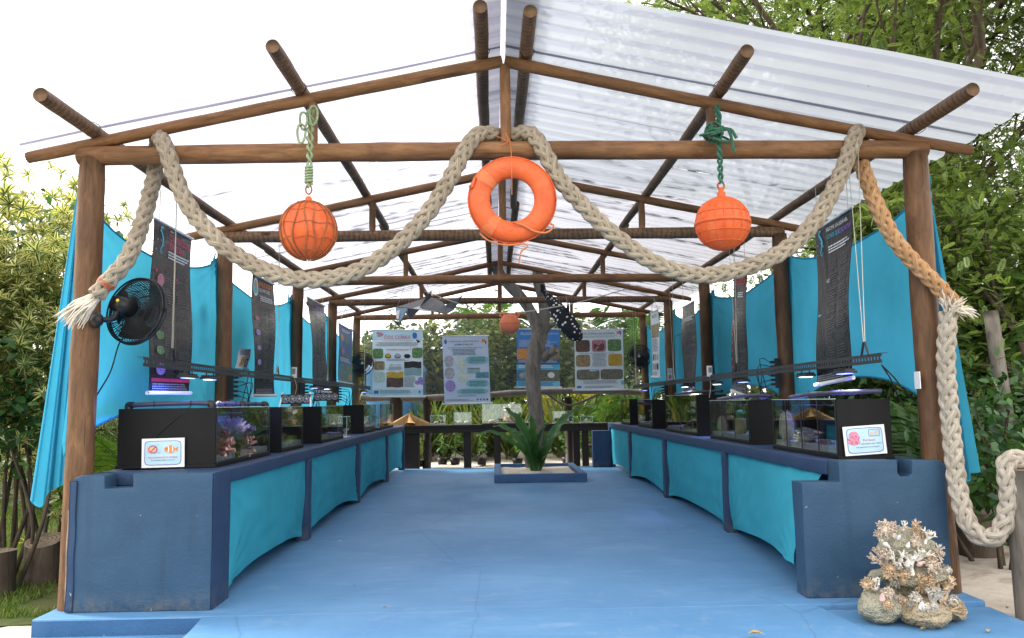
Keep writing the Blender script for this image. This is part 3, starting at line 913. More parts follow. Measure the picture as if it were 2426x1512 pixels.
# cord lashed round the frayed end
c0 = un(252, 672, y=5.845); ax = un(228, 700, y=5.84)-un(262, 660, y=5.85); ax /= np.linalg.norm(ax)
nn = np.cross(ax, [0, -1, 0]); nn /= np.linalg.norm(nn); bb = np.cross(ax, nn)
a = np.linspace(0, 2*PI*3, 60)
MB().tube(np.array([c0 + ax*0.012*(q/6-1.5) + 0.062*(math.cos(q)*nn+math.sin(q)*bb) for q in a]), 0.005, 6).build('lashing', simple('rust cord', (0.36, 0.10, 0.05), 0.85, 0.2), rp, True)

rp2 = thing('mooring_rope', 'tawny plaited rope slung from the right end of the beam past the front post', 'rope', (3.0, 5.9, 2.2))
pts = uy([(2034, 372, 6.2), (2050, 420, 6.08), (2078, 492, 5.98), (2120, 570, 5.95), (2175, 632, 5.94), (2225, 682, 5.92), (2262, 728, 5.90)])
braid(rp2, pts, 0.055, M['rope_tawny'], 2, 1400)
fray(rp2, un(2268, 735, y=5.90), (0.9, -0.1, -0.15), 36, 0.13, 0.45, 6, 0.2)

rp3 = thing('hanging_rope', 'pale grey plaited rope looping down beside the right front post to the low fence post', 'rope', (3.6, 5.8, 0.6))
pts = uy([(2246, 742, 5.92), (2243, 790, 5.92), (2240, 870, 5.90), (2247, 960, 5.88), (2256, 1050, 5.86), (2266, 1140, 5.82), (2282, 1215, 5.76), (2305, 1258, 5.72), (2335, 1276, 5.68), (2366, 1262, 5.64), (2386, 1215, 5.62), (2390, 1160, 5.60), (2383, 1115, 5.60), (2390, 1090, 5.61), (2420, 1090, 5.62), (2460, 1108, 5.62), (2490, 1150, 5.6), (2510, 1220, 5.6)])
braid(rp3, pts, 0.060, M['rope_grey'], 3, 2200)
fray(rp3, un(2250, 735, y=5.9), (0.1, -0.2, 0.9), 60, 0.15, 0.75, 7, 0.1)

# ------------------------------------------------------------------ buoys, life ring
def orange_mat(name, a, b, rough=0.5):
    t = NT(name); v = t.coord('Object')
    f = t.noise(v, 5, 5, 0.6)
    c = t.ramp(f, [(0.3, a), (0.7, b)])
    c = t.mix(t.ramp(t.noise(v, 24, 4, 0.7), [(0.56, 0.0), (0.70, 0.5)]), c, tuple(q*0.5 for q in a))
    c = t.mix(t.ramp(t.noise(v, 3.4, 5, 0.7, 0.8), [(0.5, 0.0), (0.74, 0.4)]), c, (0.62, 0.26, 0.13))
    c = t.mix(t.ramp(t.noise(t.coord('Object', (1, 1, 6)), 14, 3, 0.6, 1.5), [(0.68, 0.0), (0.74, 0.35)]), c, (0.16, 0.07, 0.03))
    return t.done(t.bsdf(c, rough, t.bump(t.noise(v, 60, 3), 0.12, 0.003), 0, 0.35))
M['orange'] = orange_mat('faded orange plastic', (0.56, 0.078, 0.016), (0.68, 0.125, 0.03))
M['orange_soft'] = orange_mat('sun bleached orange plastic', (0.62, 0.16, 0.075), (0.72, 0.21, 0.10))
M['orange_band'] = orange_mat('scuffed orange tape', (0.58, 0.12, 0.035), (0.64, 0.18, 0.07), 0.7)
M['net_cord'] = simple('tarred net cord', (0.30, 0.105, 0.04), 0.9, 0.3)
M['green_rope'] = simple('pale green rope', (0.27, 0.34, 0.20), 0.9, 0.25, 30, 0.5, 200)
M['dark_green_rope'] = simple('dark green rope', (0.035, 0.12, 0.075), 0.9, 0.3, 30, 0.5, 200)

def sphere_mb(c, r, seg=40, ring=24, sq=1.0):
    prof = [(max(r*math.sin(PI*i/ring), 0.0005), -r*sq*math.cos(PI*i/ring)) for i in range(ring+1)]
    return MB().lathe(prof, c, seg)
def torus_path(c, r, tilt=(0, 0, 1), n=40, phase=0.0):
    t = np.array(tilt, float); t /= np.linalg.norm(t)
    a = np.cross(t, [0.2, 0.9, 0.3]); a /= np.linalg.norm(a); b = np.cross(t, a)
    q = np.linspace(0, 2*PI, n)+phase
    return np.array(c) + r*(np.cos(q)[:, None]*a + np.sin(q)[:, None]*b)

def buoy_a():
    c = un(730, 547, y=5.88); r = 0.205
    b = thing('fishing_buoy', 'round orange buoy wrapped in rope netting on a pale green rope', 'buoy', (c[0], c[1], c[2]-r))
    fl = sphere_mb(c, r, 40, 24, 1.06).build('float', M['orange'], b, True)
    for k in range(16):
        ph = 2*PI*k/16+0.1
        pth = []
        for i in range(19):
            th = 0.16+(PI-0.34)*i/18
            wob = 0.10*math.sin(3*th+k)*(1 if k % 2 else -1)*math.sin(th)
            pth.append(c + (r+0.006)*np.array([math.sin(th)*math.cos(ph+wob), math.sin(th)*math.sin(ph+wob), 1.06*math.cos(th)]))
        MB().tube(np.array(pth), 0.0050, 6).build('net_cord', M['net_cord'], fl, True)
    for th in (0.5, 0.95, 1.45, 1.95, 2.45):
        rr = (r+0.006)*math.sin(th); zz = (r+0.004)*1.06*math.cos(th)
        a = np.linspace(0, 2*PI, 49)
        MB().tube(np.array([(c[0]+rr*math.cos(q), c[1]+rr*math.sin(q), c[2]+zz+0.008*math.sin(8*q)) for q in a]), 0.0024, 5).build('net_cord', M['net_cord'], fl, True)
    MB().lathe([(0.026, 0), (0.024, 0.04), (0.016, 0.055), (0.001, 0.056)], (c[0], c[1], c[2]+r*1.05-0.012), 16).build('neck', M['orange'], fl, True)
    tp = c + np.array([0, 0, r*1.06+0.06])
    a = np.linspace(0, 2*PI, 20)
    MB().tube(np.array([tp+np.array([0.022*math.sin(q), 0, 0.035*(1-math.cos(q))]) for q in a]), 0.006, 6).build('loop', M['net_cord'], b, True)
    zt = un(735, 262, y=5.93)[2]
    z0 = tp[2]+0.05
    # chain of knots up to the rafter
    for sgn in (0, PI):
        zz = np.linspace(z0, zt, 90)
        f = (zz-z0)/(zt-z0)
        MB().tube(np.stack([tp[0]+0.012*np.sin(zz*46+sgn)*(1+f*0.8), c[1]+0.012*np.cos(zz*46+sgn)-0.0+f*0.03, zz], 1), 0.0095*(1+0.25*np.sin(zz*90)), 7).build('rope_strand', M['green_rope'], b, True)
    a = np.linspace(0, 2*PI*6, 90)
    MB().tube(np.stack([tp[0]+0.024*np.cos(a), c[1]+0.024*np.sin(a), z0+0.03+0.13*a/a[-1]], 1), 0.010, 7).build('whipping', M['green_rope'], b, True)
    for (ox, oz, rr) in ((-0.045, -0.10, 0.045), (-0.06, -0.2, 0.05), (0.03, -0.06, 0.05)):
        a = np.linspace(0, 2*PI, 24)
        MB().tube(np.stack([tp[0]+ox+rr*0.6*np.cos(a), np.full(24, c[1]-0.0)+0.012*np.sin(2*a), zt+oz+rr*1.5*np.sin(a)], 1), 0.009, 6).build('rope_loop', M['green_rope'], b, True)
buoy_a()
def buoy_b():
    c = un(1711, 530, y=5.88); r = 0.200
    b = thing('fishing_buoy', 'round orange buoy with moulded grid ribs on a knotted dark green rope', 'buoy', (c[0], c[1], c[2]-r))
    fl = sphere_mb(c, r, 40, 24, 1.03).build('float', M['orange'], b, True)
    for k in range(9):
        t = k*PI/9+0.15
        MB().tube(torus_path(c, r*1.008, (math.cos(t), math.sin(t), 0), 48), 0.0045, 6).build('rib', M['orange'], fl, True)
    for zz in (-0.72, -0.36, 0.36, 0.72):
        MB().tube(torus_path(c+np.array([0, 0, r*zz*1.02]), r*1.006*math.sqrt(1-zz*zz), (0, 0, 1), 48), 0.0045, 6).build('rib', M['orange'], fl, True)
    MB().lathe([(r*0.995, -0.014), (r*1.045, -0.010), (r*1.045, 0.010), (r*0.995, 0.014)], c, 48).build('seam', M['orange'], fl, True)
    MB().lathe([(0.032, 0), (0.03, 0.035), (0.02, 0.045), (0.018, 0.075), (0.001, 0.078)], (c[0], c[1], c[2]+r), 16).build('neck', M['orange'], fl, True)
    tp = c+np.array([0, 0, r+0.07])
    a = np.linspace(0, 2*PI, 20)
    MB().tube(np.array([tp+np.array([0.024*math.sin(q), 0, 0.03*(1-math.cos(q))-0.01]) for q in a]), 0.008, 6).build('loop', M['net_cord'], b, True)
    zt = un(1695, 255, y=5.93)[2]; xt = un(1695, 255, y=5.93)[0]
    zz = np.linspace(tp[2]+0.04, zt, 90); f = (zz-zz[0])/(zz[-1]-zz[0])
    for sgn in (0, PI):
        MB().tube(np.stack([tp[0]+(xt-tp[0])*f+0.013*np.sin(zz*52+sgn), c[1]+0.012*np.cos(zz*52+sgn), zz], 1), 0.0105, 7).build('rope_strand', M['dark_green_rope'], b, True)
    kc = un(1692, 315, y=5.885)
    r_ = rng(4)
    for k in range(9):
        MB().tube(torus_path(kc+np.array([0.018*r_.normal(), 0.0, 0.022*r_.normal()]), 0.045+0.03*r_.random(), (r_.normal()*0.7, 0.6, r_.normal()), 26), 0.010, 6).build('knot_turn', M['dark_green_rope'], b, True)
    for (dx, dz, l) in ((0.14, -0.16, 1), (0.16, -0.05, 1)):
        MB().tube(smooth_path([kc, kc+np.array([dx*0.7, -0.02, 0.02]), kc+np.array([dx, -0.02, dz])], 14), 0.012, 6).build('rope_tail', M['dark_green_rope'], b, True)
    MB().tube(smooth_path([un(1692, 262, y=5.98), un(1705, 275, y=5.93), un(1700, 300, y=5.9), kc], 16), 0.014, 6).build('rope_tail', M['dark_green_rope'], b, True)
buoy_b()
def buoy_c():
    c = un(1207, 768, y=12.46); r = 0.160
    b = thing('fishing_buoy', 'small plain orange buoy with two lugs strung on a line behind the planter tree', 'buoy', (c[0], c[1], c[2]-r))
    fl = sphere_mb(c, r, 36, 22).build('float', M['orange_soft'], b, True)
    MB().lathe([(r*0.99, -0.006), (r*1.02, -0.004), (r*1.02, 0.004), (r*0.99, 0.006)], c, 40).build('seam', M['orange'], fl, True)
    for s in (-1, 1):
        lc = c+np.array([s*0.115, 0, 0.145])
        MB().tube(torus_path(lc, 0.03, (0, 1, 0), 20), 0.016, 8).build('lug', M['orange_soft'], b, True)
    l0 = un(1005, 690, y=12.47); l1 = un(1485, 685, y=12.47)
    for s, e in ((-1, l0), (1, l1)):
        st = c+np.array([s*0.13, 0, 0.17])
        m = (st+e)/2+np.array([0, 0, -0.04])
        MB().tube(smooth_path([st, m, e], 20), 0.009, 6).build('line', M['twine'], b, True)
buoy_c()

def life_ring():
    c = un(1213, 474, y=5.90); Rm, r = 0.245, 0.083
    b = thing('life_ring', 'orange life ring hung under the middle of the front beam', 'life ring', (c[0], c[1], c[2]-Rm-r))
    seg, ring = 20, 64
    P = np.zeros((ring+1, seg, 3))
    for i in range(ring+1):
        a = 2*PI*i/ring
        for j in range(seg):
            q = 2*PI*j/seg
            rr = Rm + r*math.cos(q)*0.96
            P[i, j] = c+np.array([rr*math.cos(a), r*0.62*math.sin(q), rr*math.sin(a)])
    rg_ = MB().grid(P, True).build('ring', M['orange'], b, True)
    MB().tube(np.array([c+np.array([(Rm+r+0.002)*math.cos(q), 0, (Rm+r+0.002)*math.sin(q)]) for q in np.linspace(0, 2*PI, 60)]), 0.006, 6).build('seam', M['orange'], rg_, True)
    for a0 in (R(142), R(232)):
        P = np.zeros((9, seg, 3))
        for i in range(9):
            a = a0-R(9)+R(18)*i/8
            for j in range(seg):
                q = 2*PI*j/seg
                rr = Rm + (r+0.004)*math.cos(q)*0.96
                P[i, j] = c+np.array([rr*math.cos(a), (r*0.62+0.004)*math.sin(q), rr*math.sin(a)])
        MB().grid(P, True).build('band', M['orange_band'], rg_, True)
    cord = simple('orange cord', (0.50, 0.16, 0.06), 0.85, 0.2)
    MB().tube(smooth_path([un(1212, 462, y=5.83), un(1212, 400, y=5.83), un(1211, 370, y=5.9), un(1208, 335, y=5.98), un(1200, 322, y=6.02)], 20), 0.0035, 6).build('hanging_cord', cord, b, True)
    for q in (-1, 1):
        MB().tube(smooth_path([un(1185+q*12, 318-q*4, y=6.0), un(1203, 335, y=5.98), un(1200-q*14, 345, y=5.985)], 10), 0.004, 6).build('cord_tie', cord, b, True)
    o = [(1215, 527), (1240, 535), (1265, 548), (1290, 552), (1305, 545), (1311, 535), (1303, 530)]
    MB().tube(smooth_path([un(p[0], p[1], y=5.835) for p in o], 30), 0.008, 6).build('grab_cord', cord, b, True)
    o = [(1135, 553), (1160, 572), (1200, 581), (1240, 578), (1250, 585), (1235, 595), (1228, 625)]
    MB().tube(smooth_path([un(p[0], p[1], y=5.86) for p in o], 30), 0.007, 6).build('grab_cord', cord, b, True)
    o = [(1125, 420), (1117, 445), (1113, 440)]
    MB().tube(smooth_path([un(p[0], p[1], y=5.86) for p in o], 10), 0.012, 6).build('grab_cord', M['orange'], b, True)
life_ring()

# ------------------------------------------------------------------ wall fans
def fan(c, axis, rad, label, base, detail=True):
    axis = np.array(axis, float); axis /= np.linalg.norm(axis)
    f = thing('wall_fan', label, 'fan', c, 'black wall fans')
    c = np.array(c)
    sx = np.cross(axis, [0, 0, 1.0]); sx /= np.linalg.norm(sx); sy = np.cross(sx, axis)
    def ringp(r, off, n=48): 
        q = np.linspace(0, 2*PI, n)
        return c + axis*off + r*(np.cos(q)[:, None]*sx + np.sin(q)[:, None]*sy)
    MB().tube(ringp(rad, 0), 0.012, 8).build('rim', M['black'], f, True)
    MB().tube(ringp(rad*0.99, -0.035), 0.008, 6).build('rim', M['black'], f, True)
    nsp = 60 if detail else 36
    for sgn, nm in ((1, 'front_grille'), (-1, 'rear_grille')):
        mb = MB()
        for k in range(nsp):
            a = 2*PI*k/nsp; pth = []
            for i in range(8):
                t = i/7; r_ = rad*(0.2+0.8*t); aa = a+0.7*sgn*t
                off = sgn*0.085*math.sqrt(max(0, 1-t**2.2))
                pth.append(c+axis*off+r_*(math.cos(aa)*sx+math.sin(aa)*sy))
            mb.tube(np.array(pth), 0.0032, 4, False)
        for q in (0.35, 0.55, 0.75):
            off = sgn*0.085*math.sqrt(max(0, 1-q**2.2))
            mb.tube(ringp(rad*q, off, 40), 0.0036, 4, False)
        mb.build(nm, M['black'], f, True)
    for k in range(3):
        P = np.zeros((7, 7, 3)); a0 = 2*PI*k/3+0.4
        for i in range(7):
            for j in range(7):
                t = i/6; u = (j/6-0.5)
                r_ = rad*(0.14+0.74*t); aa = a0 + u*(1.0+0.35*t)+0.35*t
                P[i, j] = c + axis*(0.05*u*2) + r_*(math.cos(aa)*sx+math.sin(aa)*sy)
        MB().grid(P).build('blade', M['black'], f, True)
    def disc(r1, o1, r2, o2, nm, m):
        P = np.zeros((4, 24, 3))
        for i, (r_, o_) in enumerate(((0.001, o1), (r1, o1), (r2, o2), (0.001, o2))):
            for j in range(24):
                q = 2*PI*j/24
                P[i, j] = c+axis*o_+r_*(math.cos(q)*sx+math.sin(q)*sy)
        MB().grid(P, True).build(nm, m, f, True)
    disc(0.055, 0.105, 0.06, 0.085, 'hub_cap', M['black'])
    disc(0.030, 0.112, 0.032, 0.106, 'hub_badge', M['steel'])
    disc(0.075, -0.08, 0.06, -0.24, 'motor_housing', M['black'])
    base = np.array(base)
    MB().tube(smooth_path([c-axis*0.2+sy*-0.02, c-axis*0.24-sy*0.12, base+np.array([0, 0, 0.0])], 16), 0.022, 8).build('arm', M['black'], f, True)
    d = base-c; d[2] = 0; d /= np.linalg.norm(d)+1e-9
    MB().ico(base, 0.05, 0.05, 0.06, 2).build('mount', M['black'], f, True)
    return f
cF = un(326, 738, y=6.36)
f1 = fan(cF, (0.30, 0.93, -0.16), 0.265, 'large black wall fan on the left front post beside the frayed rope', (XL+0.11, 6.02, 2.10))
# round yellow sticker on the motor
dc = cF-np.array([0.30, 0.93, -0.16])*0.235+np.array([0.02, -0.012, 0.02])
MB().ico(dc, 0.014, 0.014, 0.014, 2).build('sticker', simple('yellow sticker', (0.75, 0.62, 0.02), 0.5), f1, True)
MB().tube(smooth_path([cF+np.array([-0.05, -0.1, -0.2]), un(280, 820, y=6.38), un(262, 880, y=6.35), un(232, 932, y=6.3), un(226, 940, y=6.25)], 20), 0.006, 6).build('power_cord', M['cable'], f1, True)
fan(un(857, 862, y=17.6), (0.25, -0.97, 0.0), 0.25, 'black wall fan on the rear post at left beside the white posters', (XL+0.1, 17.80, 2.1), False)
fan(un(1514, 845, y=17.6), (-0.2, -0.98, 0.0), 0.255, 'black wall fan on the rear post at right beside the white posters', (XR-0.1, 17.80, 2.25), False)
# ------------------------------------------------------------------ printed things
def pic_mat(name, cols, scale=14, dist=1.0, rough=0.45):
    t = NT(name); v = t.coord('Object')
    f = t.noise(v, scale, 5, 0.65, dist)
    k = len(cols)
    c = t.ramp(f, [(0.28+0.44*i/(k-1), cols[i]) for i in range(k)])
    return t.done(t.bsdf(c, rough, None, 0, 0.3))
def vinyl_mat(name, a, b, rough=0.32):
    t = NT(name); v = t.coord('Object')
    c = t.ramp(t.noise(v, 1.6, 3), [(0.3, a), (0.7, b)])
    w = t.noise(t.coord('Object', (2.0, 9.0, 0.8)), 2.0, 4, 0.6, 1.6)
    return t.done(t.bsdf(c, rough, t.bump(w, 0.5, 0.03), 0, 0.5))
M['vinyl_black'] = vinyl_mat('black banner vinyl', (0.010, 0.009, 0.010), (0.022, 0.019, 0.020), 0.25)
M['vinyl_blue'] = vinyl_mat('blue banner vinyl', (0.02, 0.08, 0.26), (0.03, 0.13, 0.36), 0.4)
M['vinyl_white'] = vinyl_mat('white banner vinyl', (0.60, 0.67, 0.73), (0.67, 0.73, 0.78), 0.45)
M['vinyl_pale'] = vinyl_mat('pale blue banner vinyl', (0.42, 0.52, 0.66), (0.50, 0.58, 0.72), 0.45)
M['p_green'] = pic_mat('green coral picture', [(0.02, 0.05, 0.03), (0.10, 0.20, 0.08), (0.24, 0.36, 0.16)], 30)
M['p_tan'] = pic_mat('tan coral picture', [(0.05, 0.04, 0.03), (0.28, 0.20, 0.10), (0.45, 0.36, 0.20)], 34)
M['p_brown'] = pic_mat('brown coral picture', [(0.025, 0.018, 0.014), (0.10, 0.06, 0.045), (0.19, 0.11, 0.08)], 24)
M['p_grey'] = pic_mat('grey coral picture', [(0.10, 0.11, 0.14), (0.33, 0.34, 0.38), (0.55, 0.56, 0.58)], 26)
M['p_pale'] = pic_mat('pale coral picture', [(0.25, 0.35, 0.32), (0.48, 0.55, 0.48), (0.62, 0.66, 0.58)], 10)
M['p_sea'] = pic_mat('sea picture', [(0.02, 0.10, 0.16), (0.06, 0.22, 0.30), (0.20, 0.36, 0.38)], 20)
M['p_reef'] = pic_mat('reef picture', [(0.03, 0.04, 0.04), (0.16, 0.14, 0.10), (0.30, 0.28, 0.20)], 26)
M['p_gold'] = pic_mat('sunset picture', [(0.35, 0.20, 0.03), (0.52, 0.32, 0.05), (0.60, 0.40, 0.09)], 6)
M['p_dark'] = pic_mat('night shore picture', [(0.008, 0.008, 0.01), (0.02, 0.02, 0.022), (0.05, 0.05, 0.05)], 30)
M['p_lagoon'] = pic_mat('lagoon picture', [(0.16, 0.26, 0.28), (0.24, 0.36, 0.38), (0.34, 0.46, 0.47)], 8)
M['p_pink'] = pic_mat('pink coral picture', [(0.20, 0.05, 0.08), (0.42, 0.16, 0.20), (0.60, 0.34, 0.36)], 40)
M['p_orange'] = pic_mat('orange fish picture', [(0.30, 0.10, 0.03), (0.60, 0.24, 0.07), (0.75, 0.50, 0.25)], 40)
M['p_teal'] = pic_mat('teal caption', [(0.16, 0.40, 0.46), (0.20, 0.46, 0.50), (0.24, 0.50, 0.54)], 8)
M['p_violet'] = pic_mat('violet coral picture', [(0.10, 0.06, 0.20), (0.28, 0.20, 0.48), (0.50, 0.42, 0.66)], 40)
M['p_sky'] = pic_mat('pale sky print', [(0.30, 0.52, 0.66), (0.42, 0.60, 0.70), (0.55, 0.68, 0.74)], 5)

M['dim_ink'] = simple('dim grey ink', (0.075, 0.073, 0.075), 0.35, 0.3)
_txt = {}
def text_shape(s):
    if s not in _txt:
        cu = bpy.data.curves.new('tmp', 'FONT'); cu.body = s; cu.size = 1.0; cu.resolution_u = 3
        ob = bpy.data.objects.new('tmp', cu)
        me = bpy.data.meshes.new_from_object(ob)
        V = np.array([v.co[:] for v in me.vertices]); F = [tuple(p.vertices) for p in me.polygons]
        V[:, 0] -= V[:, 0].min(); V[:, 1] -= V[:, 1].min()
        _txt[s] = (V, F, V[:, 0].max(), V[:, 1].max())
        bpy.data.objects.remove(ob); bpy.data.curves.remove(cu); bpy.data.meshes.remove(me)
    return _txt[s]

class Sheet:
    """a flat printed sheet: u to the reader's right, v downwards, both 0..1"""
    def __init__(s, name, label, cat, TL, TR, BL, mat, group=None, wave=0.008, rods=True, thick=0.004, rodmat=None, wrinkle=0):
        s.TL = np.array(TL, float); s.U = np.array(TR, float)-s.TL; s.V = np.array(BL, float)-s.TL
        s.N = np.cross(s.V, s.U); s.N /= np.linalg.norm(s.N)
        if np.dot(s.N, EYE-s.TL) < 0: s.N = -s.N
        s.wave = wave; s.lv = 0
        s.w = np.linalg.norm(s.U); s.h = np.linalg.norm(s.V)
        s.root = thing(name, label, cat, s.pt(0.5, 1.0, 0), group)
        nu, nv = 14, 30
        P = np.array([[s.pt(j/(nu-1), i/(nv-1), 0) for j in range(nu)] for i in range(nv)])
        mb = MB(); mb.grid(P); mb.grid(P - s.N*thick)
        s.paper = mb.build('sheet', mat, s.root, True)
        if rods:
            for v, rr, ex in ((0.0, 0.012, 0.03), (1.0, 0.018, 0.05)):
                MB().tube(np.array([s.pt(-ex, v, 0.004), s.pt(1+ex, v, 0.004)]), rr, 10).build('rod', rodmat or M['white'], s.root, True)
    def pt(s, u, v, off):
        wv = s.wave*(math.sin(u*5.0+v*3.0+s.TL[1])*0.5 + math.sin(v*7+u*2+s.TL[1]*3))
        return s.TL + s.U*u + s.V*v + s.N*(off+wv)
    def _o(s): s.lv = (s.lv+1) % 6; return 0.0035+0.0006*s.lv
    def rect(s, u0, v0, u1, v1, mat, name='picture', rag=0.0, off=None):
        off = off or s._o()
        nu = max(2, int((u1-u0)*16)+2); nv = max(2, int((v1-v0)*24)+2)
        r = rng(int((u0*7+v0*13+u1)*1000))
        P = np.zeros((nv, nu, 3))
        for i in range(nv):
            for j in range(nu):
                a, b = j/(nu-1), i/(nv-1)
                dv = rag*math.sin(a*9+u0*30) if i in (0, nv-1) else 0
                P[i, j] = s.pt(u0+(u1-u0)*a, v0+(v1-v0)*b+dv, off)
        return MB().grid(P).build(name, mat, s.paper)
    def oval(s, cu, cv, ru, rv, mat, name='picture', p=3.5, off=None):
        off = off or s._o()
        pts = [s.pt(cu, cv, off)]
        n = 32
        for k in range(n):
            a = 2*PI*k/n
            c_, s_ = math.cos(a), math.sin(a)
            pts.append(s.pt(cu+ru*math.copysign(abs(c_)**(2/p), c_), cv+rv*math.copysign(abs(s_)**(2/p), s_), off))
        return MB().add(pts, [(0, 1+k, 1+(k+1) % n) for k in range(n)]).build(name, mat, s.paper)
    def ring(s, cu, cv, ru, rv, w, mat, name='border', p=8, off=None):
        off = off or s._o()
        n = 48; pts = []
        for k in range(n):
            a = 2*PI*k/n; c_, s_ = math.cos(a), math.sin(a)
            e = (math.copysign(abs(c_)**(2/p), c_), math.copysign(abs(s_)**(2/p), s_))
            pts.append(s.pt(cu+ru*e[0], cv+rv*e[1], off)); pts.append(s.pt(cu+(ru-w/s.w)*e[0], cv+(rv-w/s.h)*e[1], off))
        return MB().add(pts, [(2*k, 2*((k+1) % n), 2*((k+1) % n)+1, 2*k+1) for k in range(n)]).build(name, mat, s.paper)
    def poly(s, uvs, mat, name='picture', off=None):
        off = off or s._o()
        return MB().add([s.pt(u, v, off) for u, v in uvs], [tuple(range(len(uvs)))]).build(name, mat, s.paper)
    def text(s, body, u, v, height, mat, width=None, align='c', name='lettering', off=0.0075):
        V, F, w, h = text_shape(body)
        k = height*s.h/h
        kx = (width*s.w/w) if width else k
        ww = w*kx/s.w
        u0 = u-ww/2 if align == 'c' else u
        return MB().add([s.pt(u0+q[0]*kx/s.w, v-q[1]*k/s.h, off) for q in V], F).build(name, mat, s.paper)
    def lines(s, u0, v0, u1, v1, n, mat, seed=1, fill=0.55, center=False, name='small_print'):
        """lines of print too small to read: rows of word-sized dashes"""
        r = rng(seed); mb = MB(); off = 0.0078
        for k in range(n):
            va = v0+(v1-v0)*k/n; vb = va+(v1-v0)/n*fill
            u = u0+((u1-u0)*0.12*r.random() if center else 0); end = u1-(u1-u0)*(0.25*r.random() if not center else 0.12*r.random())
            while u < end-0.004:
                w = min((0.008+0.03*r.random())/s.w, end-u)
                mb.quad(s.pt(u, va, off), s.pt(u+w, va, off), s.pt(u+w, vb, off), s.pt(u, vb, off))
                u += w+0.007/s.w
        return mb.build(name, mat, s.paper)
    def cord(s, apex, mat=None, ends=(0.02, 0.98)):
        for e in ends:
            MB().tube(np.array([s.pt(e, 0, 0.004), np.array(apex)]), 0.004, 5).build('hanging_cord', mat or M['twine'], s.root, True)

def seahorse(S, cu, cv, hgt, mat):
    # curled marine logo drawn as one tapering stroke
    pth = [(0.10, -0.46), (-0.06, -0.50), (-0.10, -0.36), (0.02, -0.22), (0.10, -0.05), (0.06, 0.16), (-0.05, 0.32), (-0.02, 0.46), (0.10, 0.44), (0.09, 0.34)]
    wd = [0.03, 0.07, 0.08, 0.10, 0.13, 0.11, 0.07, 0.05, 0.035, 0.02]
    pts = smooth_path([(p[0], p[1], 0) for p in pth], 30); ww = np.interp(np.linspace(0, 1, 30), np.linspace(0, 1, 10), wd)
    T = np.gradient(pts, axis=0); P = np.zeros((30, 2, 3))
    for i in range(30):
        t = T[i]/np.linalg.norm(T[i]); nx, ny = -t[1], t[0]
        for q, sg in enumerate((-1, 1)):
            u = cu+(pts[i][0]+sg*nx*ww[i]/2)*hgt*S.h/S.w; v = cv+(pts[i][1]+sg*ny*ww[i]/2)*hgt
            P[i, q] = S.pt(u, v, 0.0075)
    MB().grid(P).build('logo', mat, S.paper)
    r = rng(int(cu*100))
    for k in range(6):
        S.oval(cu+r.normal()*0.05, cv+r.normal()*hgt*0.4, 0.012, 0.004, mat, 'logo', 2)

hang_z = 3.30
def black_banner(TL, TR, BL, label, title, seed, pics=(), bar=None, logo=None):
    S = Sheet('hanging_banner', label, 'banner', TL, TR, BL, M['vinyl_black'], 'banners along the sides', 0.014)
    for (body, u, v, hh, m, w) in title: S.text(body, u, v, hh, m, w, 'l', 'title')
    S.lines(0.36, 0.15, 0.95, 0.20, 3, M['white_print'], seed)
    r = rng(seed)
    v = 0.24
    while v < 0.90:
        hh = 0.05+0.04*r.random()
        S.lines(0.34, v, 0.60, v+hh, 5, M['dim_ink'], seed+int(v*100), 0.35); S.lines(0.66, v, 0.95, v+hh, 5, M['dim_ink'], seed+int(v*100)+7, 0.35)
        v += hh+0.02
    for (u, vv, ru, rv, m) in pics: S.oval(u, vv, ru, rv, m, 'picture', 2.2)
    if bar: S.rect(0.03, 0.915, 0.97, 0.935, bar, 'colour_bar')
    S.lines(0.05, 0.945, 0.95, 0.985, 3, M['grey_ink'], seed+70)
    if logo: seahorse(S, 0.17, 0.11, 0.16, logo)
    for e in (0.1, 0.9):
        p = S.pt(e, 0, 0.004)
        MB().tube(np.array([p, p+np.array([0, 0, hang_z-p[2]])]), 0.003, 5).build('hanging_cord', M['twine'], S.root, True)
    return S
black_banner((-2.88, 6.70, 3.03), (-2.88, 7.60, 3.04), (-2.88, 6.72, 1.565), 'black banner with pink title beside the large fan at left', [('CORAIS DE COURO', 0.34, 0.085, 0.038, M['pink_ink'], 0.62), ('HIDROCORAIS', 0.34, 0.138, 0.038, M['pink_ink'], 0.46), ('SÉRIE', 0.36, 0.035, 0.012, M['white_print'], 0.10)], 3,
    [(0.24, 0.335, 0.09, 0.035, M['p_pink']), (0.24, 0.66, 0.09, 0.026, M['p_green']), (0.24, 0.75, 0.09, 0.026, M['p_green']), (0.24, 0.86, 0.11, 0.035, M['p_violet']), (0.10, 0.29, 0.03, 0.008, M['pink_ink']), (0.66, 0.30, 0.02, 0.006, M['pink_ink'])], M['pink_ink'], M['cyan_ink'])
black_banner((-2.86, 9.45, 3.0), (-2.86, 10.35, 3.01), (-2.86, 9.62, 1.57), 'black banner with orange title second from the camera at left', [('PEIXES', 0.34, 0.07, 0.04, M['orange_ink'], 0.58), ('DO RECIFE', 0.34, 0.115, 0.028, M['white_print'], 0.42)], 13,
    [(0.17, 0.09, 0.12, 0.075, M['white_print']), (0.17, 0.09, 0.09, 0.058, M['cyan_ink']), (0.17, 0.08, 0.05, 0.03, M['orange_ink']), (0.18, 0.35, 0.08, 0.02, M['p_pink']), (0.18, 0.47, 0.09, 0.025, M['p_violet']), (0.18, 0.60, 0.08, 0.02, M['p_violet']), (0.18, 0.72, 0.08, 0.025, M['p_violet'])])
black_banner((-2.82, 12.1, 3.07), (-2.82, 13.2, 3.07), (-2.82, 12.55, 1.66), 'crumpled glossy black banner third from the camera at left', [('ESPONJAS', 0.30, 0.10, 0.05, M['violet_ink'], 0.6)], 23)
